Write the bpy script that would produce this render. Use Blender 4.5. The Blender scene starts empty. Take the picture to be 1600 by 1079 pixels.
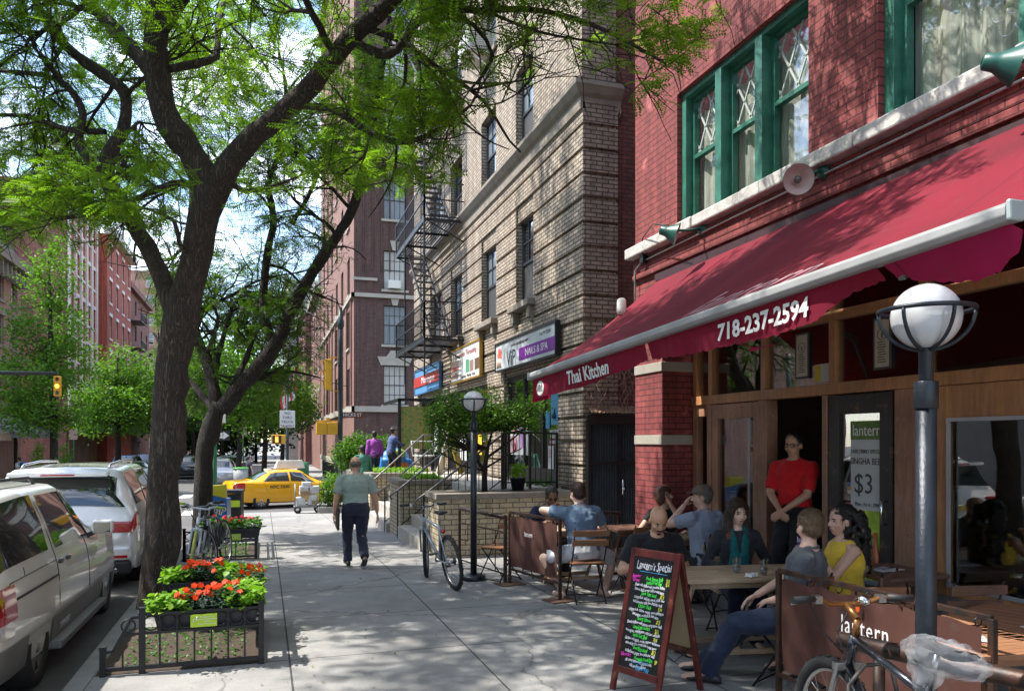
import bpy, bmesh, math, random
import numpy as np
from mathutils import Vector, Matrix
R = math.radians
sin, cos, pi = math.sin, math.cos, math.pi
scene = bpy.context.scene
col = scene.collection

# ---------------------------------------------------------------- camera
FPX, HZ, VPX, CH = 1200.0, 688.0, 412.0, 1.85      # focal length and horizon in photo pixels, eye height
PSI = math.atan((800 - VPX) / FPX)
cam = bpy.data.cameras.new('camera')
cam_o = bpy.data.objects.new('camera', cam); col.objects.link(cam_o)
cam.sensor_width = 36.0; cam.lens = 36.0 * FPX / 1600
cam.shift_y = (HZ - 539.5) / 1600
cam.clip_start = 0.05; cam.clip_end = 3000
cam_o.location = (0, 0, CH); cam_o.rotation_euler = (R(90), 0, -PSI)
scene.camera = cam_o

# ---------------------------------------------------------------- light
SE, SA = R(58), R(17)
sunv = Vector((-cos(SE) * cos(SA), cos(SE) * sin(SA), sin(SE)))
sun = bpy.data.lights.new('sun', 'SUN'); sun.energy = 2.35; sun.angle = R(0.55); sun.color = (1, .95, .87)
sun_o = bpy.data.objects.new('sun', sun); col.objects.link(sun_o)
sun_o.rotation_euler = sunv.to_track_quat('Z', 'Y').to_euler(); sun_o.location = (-20, 10, 40)
w = bpy.data.worlds.new('World'); scene.world = w; w.use_nodes = True
nt = w.node_tree; nt.nodes.clear()
out = nt.nodes.new('ShaderNodeOutputWorld'); bg = nt.nodes.new('ShaderNodeBackground'); bg2 = nt.nodes.new('ShaderNodeBackground')
sky = nt.nodes.new('ShaderNodeTexSky'); sky.sky_type = 'NISHITA'; sky.sun_disc = False
sky.sun_elevation = SE; sky.sun_rotation = math.atan2(sunv.x, sunv.y); sky.air_density = 1.0; sky.dust_density = .6
tc = nt.nodes.new('ShaderNodeTexCoord'); mp = nt.nodes.new('ShaderNodeMapping'); mp.inputs['Scale'].default_value = (1, 1, 2.6)
mp.inputs['Location'].default_value = (.35, .1, .2)
nz = nt.nodes.new('ShaderNodeTexNoise'); nz.inputs['Scale'].default_value = 2.3; nz.inputs['Detail'].default_value = 9; nz.inputs['Roughness'].default_value = .58
rp = nt.nodes.new('ShaderNodeValToRGB'); rp.color_ramp.elements[0].position = .49; rp.color_ramp.elements[1].position = .65
mx = nt.nodes.new('ShaderNodeMixShader')
nt.links.new(tc.outputs['Generated'], mp.inputs[0]); nt.links.new(mp.outputs[0], nz.inputs['Vector']); nt.links.new(nz.outputs['Fac'], rp.inputs[0])
nt.links.new(sky.outputs[0], bg.inputs[0]); bg.inputs[1].default_value = 0.115
bg2.inputs[0].default_value = (.93, .95, 1, 1); bg2.inputs[1].default_value = 0.95
nt.links.new(rp.outputs[0], mx.inputs[0]); nt.links.new(bg.outputs[0], mx.inputs[1]); nt.links.new(bg2.outputs[0], mx.inputs[2]); nt.links.new(mx.outputs[0], out.inputs[0])
scene.view_settings.view_transform = 'Standard'; scene.view_settings.look = 'None'
scene.view_settings.exposure = 2.0; scene.view_settings.gamma = 1
scene.cycles.max_bounces = 8; scene.cycles.transparent_max_bounces = 16; scene.cycles.diffuse_bounces = 4
scene.cycles.caustics_reflective = False; scene.cycles.caustics_refractive = False
scene.cycles.use_denoising = True; scene.cycles.use_adaptive_sampling = True

# ---------------------------------------------------------------- measuring: a photo pixel seen at a known plane gives a place in metres
def P(px, py, X=None, Y=None, Z=None, D=None):
    u = (px - 800) / FPX; v = (HZ - py) / FPX
    dx = sin(PSI) + u * cos(PSI); dy = cos(PSI) - u * sin(PSI)
    if D is None:
        if X is not None: D = X / dx
        elif Y is not None: D = Y / dy
        else: D = (Z - CH) / v
    return Vector((D * dx, D * dy, CH + D * v))
def gz(y):                         # the pavement falls away towards the crossing
    if y < 11: return 0.0
    if y < 30: return -0.62 * (y - 11) / 19
    return -0.62 - .2 * min(1, (y - 30) / 60)

# ---------------------------------------------------------------- materials
MATS = {}
def newmat(name):
    m = bpy.data.materials.new(name); m.use_nodes = True
    nt = m.node_tree; b = nt.nodes['Principled BSDF']; return m, nt, b
def N(nt, t, **k):
    n = nt.nodes.new(t)
    for a, v in k.items():
        if a[0] == '_': n.inputs[a[1:].replace('_', ' ')].default_value = v
        else: setattr(n, a, v)
    return n
def rgb(c): return (c[0], c[1], c[2], 1)
def mixc(nt, fac, a, b, mode='MIX'):
    n = nt.nodes.new('ShaderNodeMix'); n.data_type = 'RGBA'; n.blend_type = mode
    for i, v in ((0, fac), (6, a), (7, b)):
        if isinstance(v, (int, float)): n.inputs[i].default_value = v if i == 0 else (v, v, v, 1)
        elif isinstance(v, (tuple, list)): n.inputs[i].default_value = rgb(v)
        else: nt.links.new(v, n.inputs[i])
    return n.outputs[2]
def ramp(nt, src, p0, p1, c0=(0, 0, 0), c1=(1, 1, 1)):
    r = nt.nodes.new('ShaderNodeValToRGB'); r.color_ramp.elements[0].position = p0; r.color_ramp.elements[1].position = p1
    r.color_ramp.elements[0].color = rgb(c0); r.color_ramp.elements[1].color = rgb(c1)
    nt.links.new(src, r.inputs[0]); return r.outputs[0]
def bump(nt, b, h, s, d=.01):
    n = nt.nodes.new('ShaderNodeBump'); n.inputs['Strength'].default_value = s; n.inputs['Distance'].default_value = d
    nt.links.new(h, n.inputs['Height']); nt.links.new(n.outputs[0], b.inputs['Normal']); return n
def noise(nt, scale, detail=4, vec=None, rough=.55):
    n = N(nt, 'ShaderNodeTexNoise'); n.inputs['Scale'].default_value = scale; n.inputs['Detail'].default_value = detail; n.inputs['Roughness'].default_value = rough
    if vec is not None: nt.links.new(vec, n.inputs['Vector'])
    return n.outputs['Fac']
def tco(nt, which='Object', scale=None):
    t = N(nt, 'ShaderNodeTexCoord').outputs[which]
    if scale:
        m = N(nt, 'ShaderNodeMapping'); m.inputs['Scale'].default_value = scale; nt.links.new(t, m.inputs[0]); return m.outputs[0]
    return t
def M(name, c=(.5, .5, .5), rough=.6, metal=0, var=.18, vs=3.0, b=.0, bs=40, coat=0, sub=0, spec=.5, sheen=0, emit=0, stretch=None, c2=None):
    if name in MATS: return MATS[name]
    m, nt, p = newmat(name)
    v = tco(nt, 'Object', stretch)
    f = noise(nt, vs, 5, v)
    c2_ = c2 if c2 else tuple(x * (1 - var * 2) for x in c)
    cc = mixc(nt, ramp(nt, f, .35, .65), c2_, c)
    if not c2: cc = mixc(nt, .5, cc, tuple(min(1, x * (1 + var * .4)) for x in c))
    nt.links.new(cc, p.inputs['Base Color'])
    p.inputs['Roughness'].default_value = rough; p.inputs['Metallic'].default_value = metal
    p.inputs['Coat Weight'].default_value = coat; p.inputs['Coat Roughness'].default_value = .04
    p.inputs['Subsurface Weight'].default_value = sub
    if sub: p.inputs['Subsurface Radius'].default_value = (.012, .005, .003); p.inputs['Subsurface Scale'].default_value = 1
    p.inputs['Specular IOR Level'].default_value = spec; p.inputs['Sheen Weight'].default_value = sheen
    if emit: p.inputs['Emission Color'].default_value = rgb(c); p.inputs['Emission Strength'].default_value = emit
    if b: bump(nt, p, noise(nt, bs, 6, v, .65), b, .01)
    MATS[name] = m; return m
def brick_mat(name, c1, c2, mort, bw=.2, rh=.068, ms=.008, dirt=.35, c3=None, bstr=.5):
    if name in MATS: return MATS[name]
    m, nt, p = newmat(name)
    uv = tco(nt, 'UV')
    bt = N(nt, 'ShaderNodeTexBrick'); nt.links.new(uv, bt.inputs['Vector'])
    bt.inputs['Color1'].default_value = rgb(c1); bt.inputs['Color2'].default_value = rgb(c2); bt.inputs['Mortar'].default_value = rgb(mort)
    bt.inputs['Scale'].default_value = 1; bt.inputs['Mortar Size'].default_value = ms; bt.inputs['Mortar Smooth'].default_value = .2
    bt.inputs['Brick Width'].default_value = bw; bt.inputs['Row Height'].default_value = rh; bt.inputs['Bias'].default_value = -.1
    big = ramp(nt, noise(nt, .9, 6, uv, .65), .35, .7)
    cc = mixc(nt, big, mixc(nt, dirt, bt.outputs['Color'], tuple(x * .35 for x in c2)), bt.outputs['Color'])
    sm = ramp(nt, noise(nt, 14, 4, uv, .7), .3, .7, (.72, .72, .72), (1.12, 1.12, 1.12))
    cc = mixc(nt, 1.0, cc, sm, 'MULTIPLY')
    su = N(nt, 'ShaderNodeMapping'); su.inputs['Scale'].default_value = (2.6, .22, 1); nt.links.new(uv, su.inputs[0]); cc = mixc(nt, 1.0, cc, ramp(nt, noise(nt, 1.7, 7, su.outputs[0], .7), .34, .6, (.60, .58, .56), (1.06, 1.06, 1.06)), 'MULTIPLY')
    if c3: cc = mixc(nt, ramp(nt, noise(nt, 2.3, 3, uv), .62, .72), cc, mixc(nt, .6, bt.outputs['Color'], c3))
    nt.links.new(cc, p.inputs['Base Color']); p.inputs['Roughness'].default_value = .85
    inv = N(nt, 'ShaderNodeMath', operation='SUBTRACT'); inv.inputs[0].default_value = 1; nt.links.new(bt.outputs['Fac'], inv.inputs[1])
    add = N(nt, 'ShaderNodeMath', operation='MULTIPLY_ADD'); nt.links.new(noise(nt, 60, 4, uv), add.inputs[0]); add.inputs[1].default_value = .35; nt.links.new(inv.outputs[0], add.inputs[2])
    bump(nt, p, add.outputs[0], bstr, .008)
    MATS[name] = m; return m
def wood_mat(name, c1, c2, rough=.6, grain=(2, 40, 40), wear=None):
    if name in MATS: return MATS[name]
    m, nt, p = newmat(name)
    v = tco(nt, 'Object', grain)
    f = noise(nt, 1.6, 8, v, .7)
    cc = mixc(nt, ramp(nt, f, .3, .7), c1, c2)
    big = ramp(nt, noise(nt, 2.5, 3, tco(nt, 'Object')), .3, .75, (.7, .7, .7), (1.15, 1.15, 1.15))
    cc = mixc(nt, 1.0, cc, big, 'MULTIPLY')
    if wear: cc = mixc(nt, ramp(nt, noise(nt, 9, 8, tco(nt, 'Object'), .75), .56, .66), cc, wear)
    nt.links.new(cc, p.inputs['Base Color']); p.inputs['Roughness'].default_value = rough
    bump(nt, p, f, .25, .004); MATS[name] = m; return m
def glass_mat(name, tint=(.6, .65, .63), dark=.0, rough=0.0, fac=None):
    if name in MATS: return MATS[name]
    m, nt, p = newmat(name); nt.nodes.remove(p)
    o = nt.nodes['Material Output']
    t = N(nt, 'ShaderNodeBsdfTransparent'); t.inputs[0].default_value = rgb(tint)
    g = N(nt, 'ShaderNodeBsdfGlossy'); g.inputs['Roughness'].default_value = rough; g.inputs[0].default_value = (1, 1, 1, 1)
    lw = N(nt, 'ShaderNodeLayerWeight'); lw.inputs[0].default_value = .5; pw = N(nt, 'ShaderNodeMath', operation='POWER'); nt.links.new(lw.outputs['Facing'], pw.inputs[0]); pw.inputs[1].default_value = 3.2
    f = N(nt, 'ShaderNodeMath', operation='MULTIPLY_ADD'); nt.links.new(pw.outputs[0], f.inputs[0]); f.inputs[1].default_value = .85; f.inputs[2].default_value = .07 if fac is None else fac
    nn = N(nt, 'ShaderNodeBump'); nn.inputs['Strength'].default_value = .03; nn.inputs['Distance'].default_value = .02
    nt.links.new(noise(nt, 1.5, 2, tco(nt, 'Object')), nn.inputs['Height']); nt.links.new(nn.outputs[0], g.inputs['Normal'])
    mx = N(nt, 'ShaderNodeMixShader'); nt.links.new(f.outputs[0], mx.inputs[0]); nt.links.new(t.outputs[0], mx.inputs[1]); nt.links.new(g.outputs[0], mx.inputs[2])
    nt.links.new(mx.outputs[0], o.inputs[0]); MATS[name] = m; return m
def leaf_mat(name, c1, c2, c3=None, tr=.45):
    if name in MATS: return MATS[name]
    m, nt, p = newmat(name); o = nt.nodes['Material Output']
    g = N(nt, 'ShaderNodeNewGeometry')
    cc = mixc(nt, g.outputs['Random Per Island'], c1, c2)
    cl = ramp(nt, noise(nt, 1.1, 3, tco(nt, 'Object')), .35, .65)
    if c3: cc = mixc(nt, cl, cc, mixc(nt, .6, cc, c3))
    nt.links.new(cc, p.inputs['Base Color']); p.inputs['Roughness'].default_value = .5; p.inputs['Specular IOR Level'].default_value = .3
    t = N(nt, 'ShaderNodeBsdfTranslucent'); tc2 = mixc(nt, 1.0, cc, (1.35, 1.6, .5), 'MULTIPLY'); nt.links.new(tc2, t.inputs[0])
    mx = N(nt, 'ShaderNodeMixShader'); mx.inputs[0].default_value = tr
    nt.links.new(p.outputs[0], mx.inputs[1]); nt.links.new(t.outputs[0], mx.inputs[2]); nt.links.new(mx.outputs[0], o.inputs[0])
    MATS[name] = m; return m

# ---------------------------------------------------------------- mesh builder
class MB:
    def __init__(s): s.v = []; s.f = []; s.sm = []
    def add(s, vs, fs, smooth=False, mtx=None):
        b = len(s.v)
        if mtx is not None: vs = [mtx @ Vector(p) for p in vs]
        s.v.extend([tuple(p) for p in vs]); s.f.extend([tuple(i + b for i in f) for f in fs]); s.sm.extend([smooth] * len(fs)); return s
    def box(s, x0, x1, y0, y1, z0, z1, mtx=None):
        vs = [(x, y, z) for x in (x0, x1) for y in (y0, y1) for z in (z0, z1)]
        fs = [(0, 1, 3, 2), (4, 6, 7, 5), (0, 4, 5, 1), (2, 3, 7, 6), (0, 2, 6, 4), (1, 5, 7, 3)]
        return s.add(vs, fs, False, mtx)
    def cbox(s, c, sz, mtx=None):
        return s.box(c[0] - sz[0] / 2, c[0] + sz[0] / 2, c[1] - sz[1] / 2, c[1] + sz[1] / 2, c[2] - sz[2] / 2, c[2] + sz[2] / 2, mtx)
    def beam(s, a, b, wd=.03, hd=None, up=(0, 0, 1)):      # rectangular bar from a to b
        a = Vector(a); b = Vector(b); hd = hd or wd; d = (b - a); L = d.length; d = d.normalized(); up = Vector(up)
        if abs(d.dot(up)) > .98: up = Vector((0, 1, 0))
        x = d.cross(up).normalized(); z = x.cross(d)
        m = Matrix((x, d, z)).transposed().to_4x4(); m.translation = a
        return s.box(-wd / 2, wd / 2, 0, L, -hd / 2, hd / 2, m)
    def tube(s, pts, r, n=8, closed=False, caps=True, flat=1.0):
        pts = [Vector(p) for p in pts]; k = len(pts)
        rs = list(r) if hasattr(r, '__len__') else [r] * k
        vs = []; prev = None
        for i, p in enumerate(pts):
            if closed: t = (pts[(i + 1) % k] - pts[i - 1])
            else: t = pts[min(i + 1, k - 1)] - pts[max(i - 1, 0)]
            if t.length < 1e-9: t = Vector((0, 0, 1))
            t.normalize()
            if prev is None:
                a = Vector((0, 0, 1)) if abs(t.z) < .9 else Vector((1, 0, 0)); x = t.cross(a).normalized()
            else:
                x = prev - t * prev.dot(t)
                x = x.normalized() if x.length > 1e-6 else t.orthogonal().normalized()
            prev = x; y = t.cross(x)
            for j in range(n):
                an = 2 * pi * j / n; vs.append(p + x * cos(an) * rs[i] + y * sin(an) * rs[i] * flat)
        fs = []
        for i in range(k if closed else k - 1):
            for j in range(n):
                a = i * n + j; b = i * n + (j + 1) % n; c = ((i + 1) % k) * n + (j + 1) % n; d = ((i + 1) % k) * n + j
                fs.append((a, b, c, d))
        s.add(vs, fs, True)
        if caps and not closed:
            b = len(s.v) - k * n
            s.f.append(tuple(b + j for j in reversed(range(n)))); s.sm.append(False)
            s.f.append(tuple(b + (k - 1) * n + j for j in range(n))); s.sm.append(False)
        return s
    def lathe(s, prof, c=(0, 0, 0), n=20, axis=None, smooth=True, cap=True):   # prof: (radius, height)
        vs = []; c = Vector(c)
        q = Vector(axis).to_track_quat('Z', 'Y').to_matrix() if axis is not None else Matrix.Identity(3)
        for r_, z in prof:
            for j in range(n):
                a = 2 * pi * j / n; vs.append(c + q @ Vector((r_ * cos(a), r_ * sin(a), z)))
        fs = []
        for i in range(len(prof) - 1):
            for j in range(n): fs.append((i * n + j, i * n + (j + 1) % n, (i + 1) * n + (j + 1) % n, (i + 1) * n + j))
        s.add(vs, fs, smooth)
        b = len(s.v) - len(vs)
        if not cap: return s
        if prof[0][0] > 1e-4: s.f.append(tuple(b + j for j in reversed(range(n)))); s.sm.append(False)
        if prof[-1][0] > 1e-4: s.f.append(tuple(b + (len(prof) - 1) * n + j for j in range(n))); s.sm.append(False)
        return s
    def sphere(s, c, r, n=16, m=10, mtx=None):
        if not hasattr(r, '__len__'): r = (r, r, r)
        vs = []; fs = []
        vs.append((0, 0, -1))
        for i in range(1, m):
            ph = -pi / 2 + pi * i / m
            for j in range(n): a = 2 * pi * j / n; vs.append((cos(ph) * cos(a), cos(ph) * sin(a), sin(ph)))
        vs.append((0, 0, 1)); top = len(vs) - 1
        for j in range(n): fs.append((0, 1 + (j + 1) % n, 1 + j)); fs.append((top, 1 + (m - 2) * n + j, 1 + (m - 2) * n + (j + 1) % n))
        for i in range(m - 2):
            for j in range(n): a = 1 + i * n + j; b = 1 + i * n + (j + 1) % n; fs.append((a, b, b + n, a + n))
        mt = mtx if mtx is not None else Matrix.Identity(3)
        vs = [Vector(c) + mt @ Vector((p[0] * r[0], p[1] * r[1], p[2] * r[2])) for p in vs]
        return s.add(vs, fs, True)
    def prism(s, poly, h0, h1, axis='z', mtx=None):        # poly in the plane across the axis
        n = len(poly); vs = []
        for h in (h0, h1):
            for a, b in poly:
                vs.append({'z': (a, b, h), 'x': (h, a, b), 'y': (a, h, b)}[axis])
        fs = [tuple(reversed(range(n))), tuple(range(n, 2 * n))] + [(i, (i + 1) % n, n + (i + 1) % n, n + i) for i in range(n)]
        return s.add(vs, fs, False, mtx)
    def torus(s, c, R0, r, axis=(0, 0, 1), n=32, m=8, a0=0, a1=2 * pi):
        q = Vector(axis).to_track_quat('Z', 'Y').to_matrix(); full = abs(a1 - a0 - 2 * pi) < 1e-6
        k = n if full else n + 1
        pts = [Vector(c) + q @ Vector((R0 * cos(a0 + (a1 - a0) * i / n), R0 * sin(a0 + (a1 - a0) * i / n), 0)) for i in range(k)]
        return s.tube(pts, r, m, closed=full)
    def grid(s, rows, smooth=True, thick=None):
        b = len(s.v); nr = len(rows); nc = len(rows[0]); vs = [p for r_ in rows for p in r_]
        fs = [(i * nc + j, i * nc + j + 1, (i + 1) * nc + j + 1, (i + 1) * nc + j) for i in range(nr - 1) for j in range(nc - 1)]
        return s.add(vs, fs, smooth)
    def build(s, name, mat, parent=None, bevel=0, recalc=True, origin=None):
        me = bpy.data.meshes.new(name)
        off = Vector((0, 0, 0))
        if parent is not None and parent.get('_w'): off = world_loc(parent)
        if origin is not None: off = Vector(origin)
        me.from_pydata([(p[0] - off.x, p[1] - off.y, p[2] - off.z) for p in s.v], [], s.f)
        me.polygons.foreach_set('use_smooth', s.sm)
        if recalc or bevel:
            bm = bmesh.new(); bm.from_mesh(me)
            if recalc: bmesh.ops.recalc_face_normals(bm, faces=bm.faces)
            bm.to_mesh(me); bm.free()
        me.update()
        uvmap(me, off)
        if mat: me.materials.append(mat)
        o = bpy.data.objects.new(name, me); col.objects.link(o)
        if origin is not None: o.location = origin
        if parent is not None: o.parent = parent; 
        if parent is not None and parent.get('_w'): o['_w'] = 1
        if bevel:
            md = o.modifiers.new('bevel', 'BEVEL'); md.width = bevel; md.segments = 2; md.limit_method = 'ANGLE'; md.angle_limit = R(40)
        return o
def world_loc(o):
    v = Vector(o.location)
    while o.parent: o = o.parent; v += Vector(o.location)
    return v
def uvmap(me, off=Vector((0, 0, 0))):
    n = len(me.loops)
    if n == 0: return
    uv = me.uv_layers.new(name='UVMap')
    co = np.empty(len(me.vertices) * 3, 'f'); me.vertices.foreach_get('co', co); co = co.reshape(-1, 3) + np.array(off, 'f')
    li = np.empty(n, 'i'); me.loops.foreach_get('vertex_index', li)
    nr = np.empty(len(me.polygons) * 3, 'f'); me.polygons.foreach_get('normal', nr); nr = np.abs(nr.reshape(-1, 3))
    lt = np.empty(len(me.polygons), 'i'); me.polygons.foreach_get('loop_total', lt)
    ln = np.repeat(nr, lt, axis=0); c = co[li]
    ax = ln.argmax(1); u = np.where(ax == 0, c[:, 1], c[:, 0]); v = np.where(ax == 2, c[:, 1], c[:, 2])
    uv.data.foreach_set('uv', np.stack([u, v], 1).ravel().astype('f'))
def tag(o, label=None, cat=None, group=None, kind=None):
    if label: o['label'] = label
    if cat: o['category'] = cat
    if group: o['group'] = group
    if kind: o['kind'] = kind
    return o
def thing(name, label, cat, loc=(0, 0, 0), rotz=0, group=None, world=False):
    o = bpy.data.objects.new(name, None); col.objects.link(o); o.location = loc; o.rotation_euler = (0, 0, rotz); o.empty_display_size = .2
    tag(o, label, cat, group)
    if world: o['_w'] = 1
    return o
def sub(o):                        # lets sub-parts of a world-built part be written in world metres too
    o['_w'] = 1; return o
def copy_tree(o, parent=None):
    c = o.copy(); col.objects.link(c)
    if parent is not None: c.parent = parent
    for ch in list(o.children): copy_tree(ch, c)
    return c
def raw_mesh(name, V, F, mat, parent=None, smooth=False, loc=None):     # numpy: F is (n,3) or (n,4)
    me = bpy.data.meshes.new(name); V = np.asarray(V, 'f'); F = np.asarray(F, 'i'); k = F.shape[1]
    me.vertices.add(len(V)); me.vertices.foreach_set('co', V.ravel())
    me.loops.add(F.size); me.loops.foreach_set('vertex_index', F.ravel())
    me.polygons.add(len(F)); me.polygons.foreach_set('loop_start', np.arange(0, F.size, k, dtype='i'))
    if smooth: me.polygons.foreach_set('use_smooth', np.ones(len(F), bool))
    me.update(calc_edges=True); me.validate()
    me.materials.append(mat)
    o = bpy.data.objects.new(name, me); col.objects.link(o)
    if parent is not None: o.parent = parent
    if loc is not None: o.location = loc
    return o
def text(s, size, mat, parent, mtx, name='lettering', ext=.001, sx=1.0, shear=0, align='CENTER', space=1.0, bold=0, warp=None):
    cu = bpy.data.curves.new('t', 'FONT'); cu.body = s; cu.size = size; cu.extrude = ext; cu.align_x = align; cu.align_y = 'CENTER'
    cu.resolution_u = 2; cu.shear = shear; cu.space_character = space; cu.offset = bold
    o = bpy.data.objects.new('t', cu); col.objects.link(o)
    me = bpy.data.meshes.new_from_object(o.evaluated_get(bpy.context.evaluated_depsgraph_get()))
    bpy.data.objects.remove(o); bpy.data.curves.remove(cu)
    me.transform(Matrix.Diagonal((sx, 1, 1, 1)))
    if warp:
        for v in me.vertices: v.co = warp(v.co)
    else: me.transform(mtx)
    if parent is not None and parent.get('_w'):
        me.transform(Matrix.Translation(-world_loc(parent)))
    me.materials.clear(); me.materials.append(mat)
    ob = bpy.data.objects.new(name, me); col.objects.link(ob)
    if parent is not None:
        ob.parent = parent
        if parent.get('_w'): ob['_w'] = 1
    return ob
def frame(o, x, y):                # matrix: origin, text direction, up direction
    x = Vector(x).normalized(); y = Vector(y); y = (y - x * y.dot(x)).normalized(); z = x.cross(y)
    m = Matrix((x, y, z)).transposed().to_4x4(); m.translation = Vector(o); return m
def remesh(mb, voxel, smooth=6, fac=.5, disp=0, dsc=.1):        # one continuous skin round a set of overlapping solids
    me = bpy.data.meshes.new('r'); me.from_pydata(mb.v, [], mb.f)
    bm = bmesh.new(); bm.from_mesh(me); bmesh.ops.recalc_face_normals(bm, faces=bm.faces); bm.to_mesh(me); bm.free()
    o = bpy.data.objects.new('r', me); col.objects.link(o)
    md = o.modifiers.new('a', 'REMESH'); md.mode = 'VOXEL'; md.voxel_size = voxel
    if smooth: s = o.modifiers.new('b', 'SMOOTH'); s.iterations = smooth; s.factor = fac
    if disp:
        t = bpy.data.textures.new('clouds', 'CLOUDS'); t.noise_scale = dsc
        d = o.modifiers.new('c', 'DISPLACE'); d.texture = t; d.strength = disp; d.mid_level = .5
    r = bpy.data.meshes.new_from_object(o.evaluated_get(bpy.context.evaluated_depsgraph_get()))
    bpy.data.objects.remove(o); bpy.data.meshes.remove(me)
    r.polygons.foreach_set('use_smooth', [True] * len(r.polygons)); return r
def mesh_obj(name, me, mat, parent=None):
    me.materials.clear(); me.materials.append(mat); o = bpy.data.objects.new(name, me); me.name = name; col.objects.link(o)
    if parent is not None: o.parent = parent
    return o
rnd = random.Random(7)
# ================================================================ materials of the setting
def YX(px, X): return P(px, 600, X=X).y
XR, XS, XB, YB = 4.75, 5.2, 5.0, 11.72        # restaurant wall, its shopfront, tan building, its near corner
def paving_mat():
    m, nt, p = newmat('pavement concrete')
    v = tco(nt, 'Object'); sp = N(nt, 'ShaderNodeSeparateXYZ'); nt.links.new(v, sp.inputs[0])
    lines = []
    for ax, off in ((0, .2), (1, .62)):
        a = N(nt, 'ShaderNodeMath', operation='ADD'); nt.links.new(sp.outputs[ax], a.inputs[0]); a.inputs[1].default_value = 153 - off
        b_ = N(nt, 'ShaderNodeMath', operation='MODULO'); nt.links.new(a.outputs[0], b_.inputs[0]); b_.inputs[1].default_value = 1.53
        c_ = N(nt, 'ShaderNodeMath', operation='LESS_THAN'); nt.links.new(b_.outputs[0], c_.inputs[0]); c_.inputs[1].default_value = .016
        lines.append(c_.outputs[0])
    mxm = N(nt, 'ShaderNodeMath', operation='MAXIMUM'); nt.links.new(lines[0], mxm.inputs[0]); nt.links.new(lines[1], mxm.inputs[1])
    base = mixc(nt, ramp(nt, noise(nt, .55, 6, v, .6), .3, .7), (.20, .197, .190), (.345, .338, .325))
    base = mixc(nt, ramp(nt, noise(nt, 3.2, 7, v, .75), .42, .66), base, mixc(nt, .5, base, (.16, .155, .15)))
    base = mixc(nt, 1.0, base, ramp(nt, noise(nt, 90, 3, v, .7), .3, .7, (.8, .8, .8), (1.12, 1.12, 1.12)), 'MULTIPLY')
    vo = N(nt, 'ShaderNodeTexVoronoi'); vo.inputs['Scale'].default_value = 2.6; nt.links.new(v, vo.inputs['Vector'])
    spot = ramp(nt, vo.outputs['Distance'], .045, .06, (1, 1, 1), (0, 0, 0)); base = mixc(nt, mixc(nt, 1.0, spot, .5, 'MULTIPLY'), base, (.07, .065, .06))
    vc = N(nt, 'ShaderNodeTexVoronoi', feature='DISTANCE_TO_EDGE'); vc.inputs['Scale'].default_value = .33; av = N(nt, 'ShaderNodeVectorMath', operation='MULTIPLY_ADD'); nn = N(nt, 'ShaderNodeTexNoise'); nn.inputs['Scale'].default_value = 2.5; nn.inputs['Detail'].default_value = 8; nt.links.new(v, nn.inputs['Vector'])
    nt.links.new(nn.outputs['Color'], av.inputs[0]); av.inputs[1].default_value = (.55, .55, .55); nt.links.new(v, av.inputs[2]); nt.links.new(av.outputs[0], vc.inputs['Vector']); base = mixc(nt, ramp(nt, vc.outputs['Distance'], .0, .006, (.75, .75, .75), (0, 0, 0)), base, (.08, .075, .07))
    v2 = N(nt, 'ShaderNodeTexVoronoi'); v2.inputs['Scale'].default_value = 5.5; nt.links.new(v, v2.inputs['Vector']); base = mixc(nt, ramp(nt, v2.outputs['Distance'], .05, .08, (.55, .55, .55), (0, 0, 0)), base, (.13, .12, .115))
    base = mixc(nt, mxm.outputs[0], base, (.05, .048, .045))
    nt.links.new(base, p.inputs['Base Color']); p.inputs['Roughness'].default_value = .85
    h = N(nt, 'ShaderNodeMath', operation='SUBTRACT'); nt.links.new(noise(nt, 120, 4, v), h.inputs[0]); nt.links.new(mxm.outputs[0], h.inputs[1])
    bump(nt, p, h.outputs[0], .35, .006); return m
paving = paving_mat()
asphalt = M('asphalt', (.11, .107, .103), .88, var=.3, vs=1.3, b=.8, bs=130)
soil = M('soil', (.062, .042, .029), .95, var=.4, vs=16, b=1, bs=45)
kerb_m = M('kerb stone', (.25, .245, .235), .8, var=.25, vs=4, b=.5, bs=60)
stone = M('pale stone', (.36, .33, .28), .8, var=.16, vs=3, b=.4, bs=40)
cast = M('cast stone', (.25, .215, .175), .85, var=.28, vs=5, b=.6, bs=50)
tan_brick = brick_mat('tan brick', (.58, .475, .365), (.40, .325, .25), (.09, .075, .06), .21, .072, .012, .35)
tan_dark = brick_mat('tan brick shaded', (.40, .31, .235), (.28, .22, .17), (.08, .065, .055), .21, .072, .012, .35)  # darker copy of the tan brick, the side's shade put into its colour
cream_brick = brick_mat('cream glazed brick', (.66, .56, .38), (.57, .48, .32), (.16, .13, .10), .23, .083, .009, .28, c3=(.42, .30, .10))
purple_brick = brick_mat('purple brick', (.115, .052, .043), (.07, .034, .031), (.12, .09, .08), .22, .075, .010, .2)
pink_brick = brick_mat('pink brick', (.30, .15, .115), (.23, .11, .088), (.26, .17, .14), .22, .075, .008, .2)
red_paint_brick = brick_mat('red painted brick', (.33, .070, .066), (.26, .053, .053), (.10, .022, .025), .215, .074, .007, .3, c3=(.50, .16, .15), bstr=.8)
brown_brick = brick_mat('red brown brick', (.22, .085, .055), (.14, .05, .038), (.06, .035, .03), .21, .072, .009, .35)
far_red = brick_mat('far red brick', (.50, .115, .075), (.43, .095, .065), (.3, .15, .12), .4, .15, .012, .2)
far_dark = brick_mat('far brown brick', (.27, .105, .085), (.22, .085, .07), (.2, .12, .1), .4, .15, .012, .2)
far_pink = brick_mat('far pink brick', (.46, .26, .21), (.40, .22, .17), (.36, .25, .2), .4, .15, .012, .2)
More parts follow.
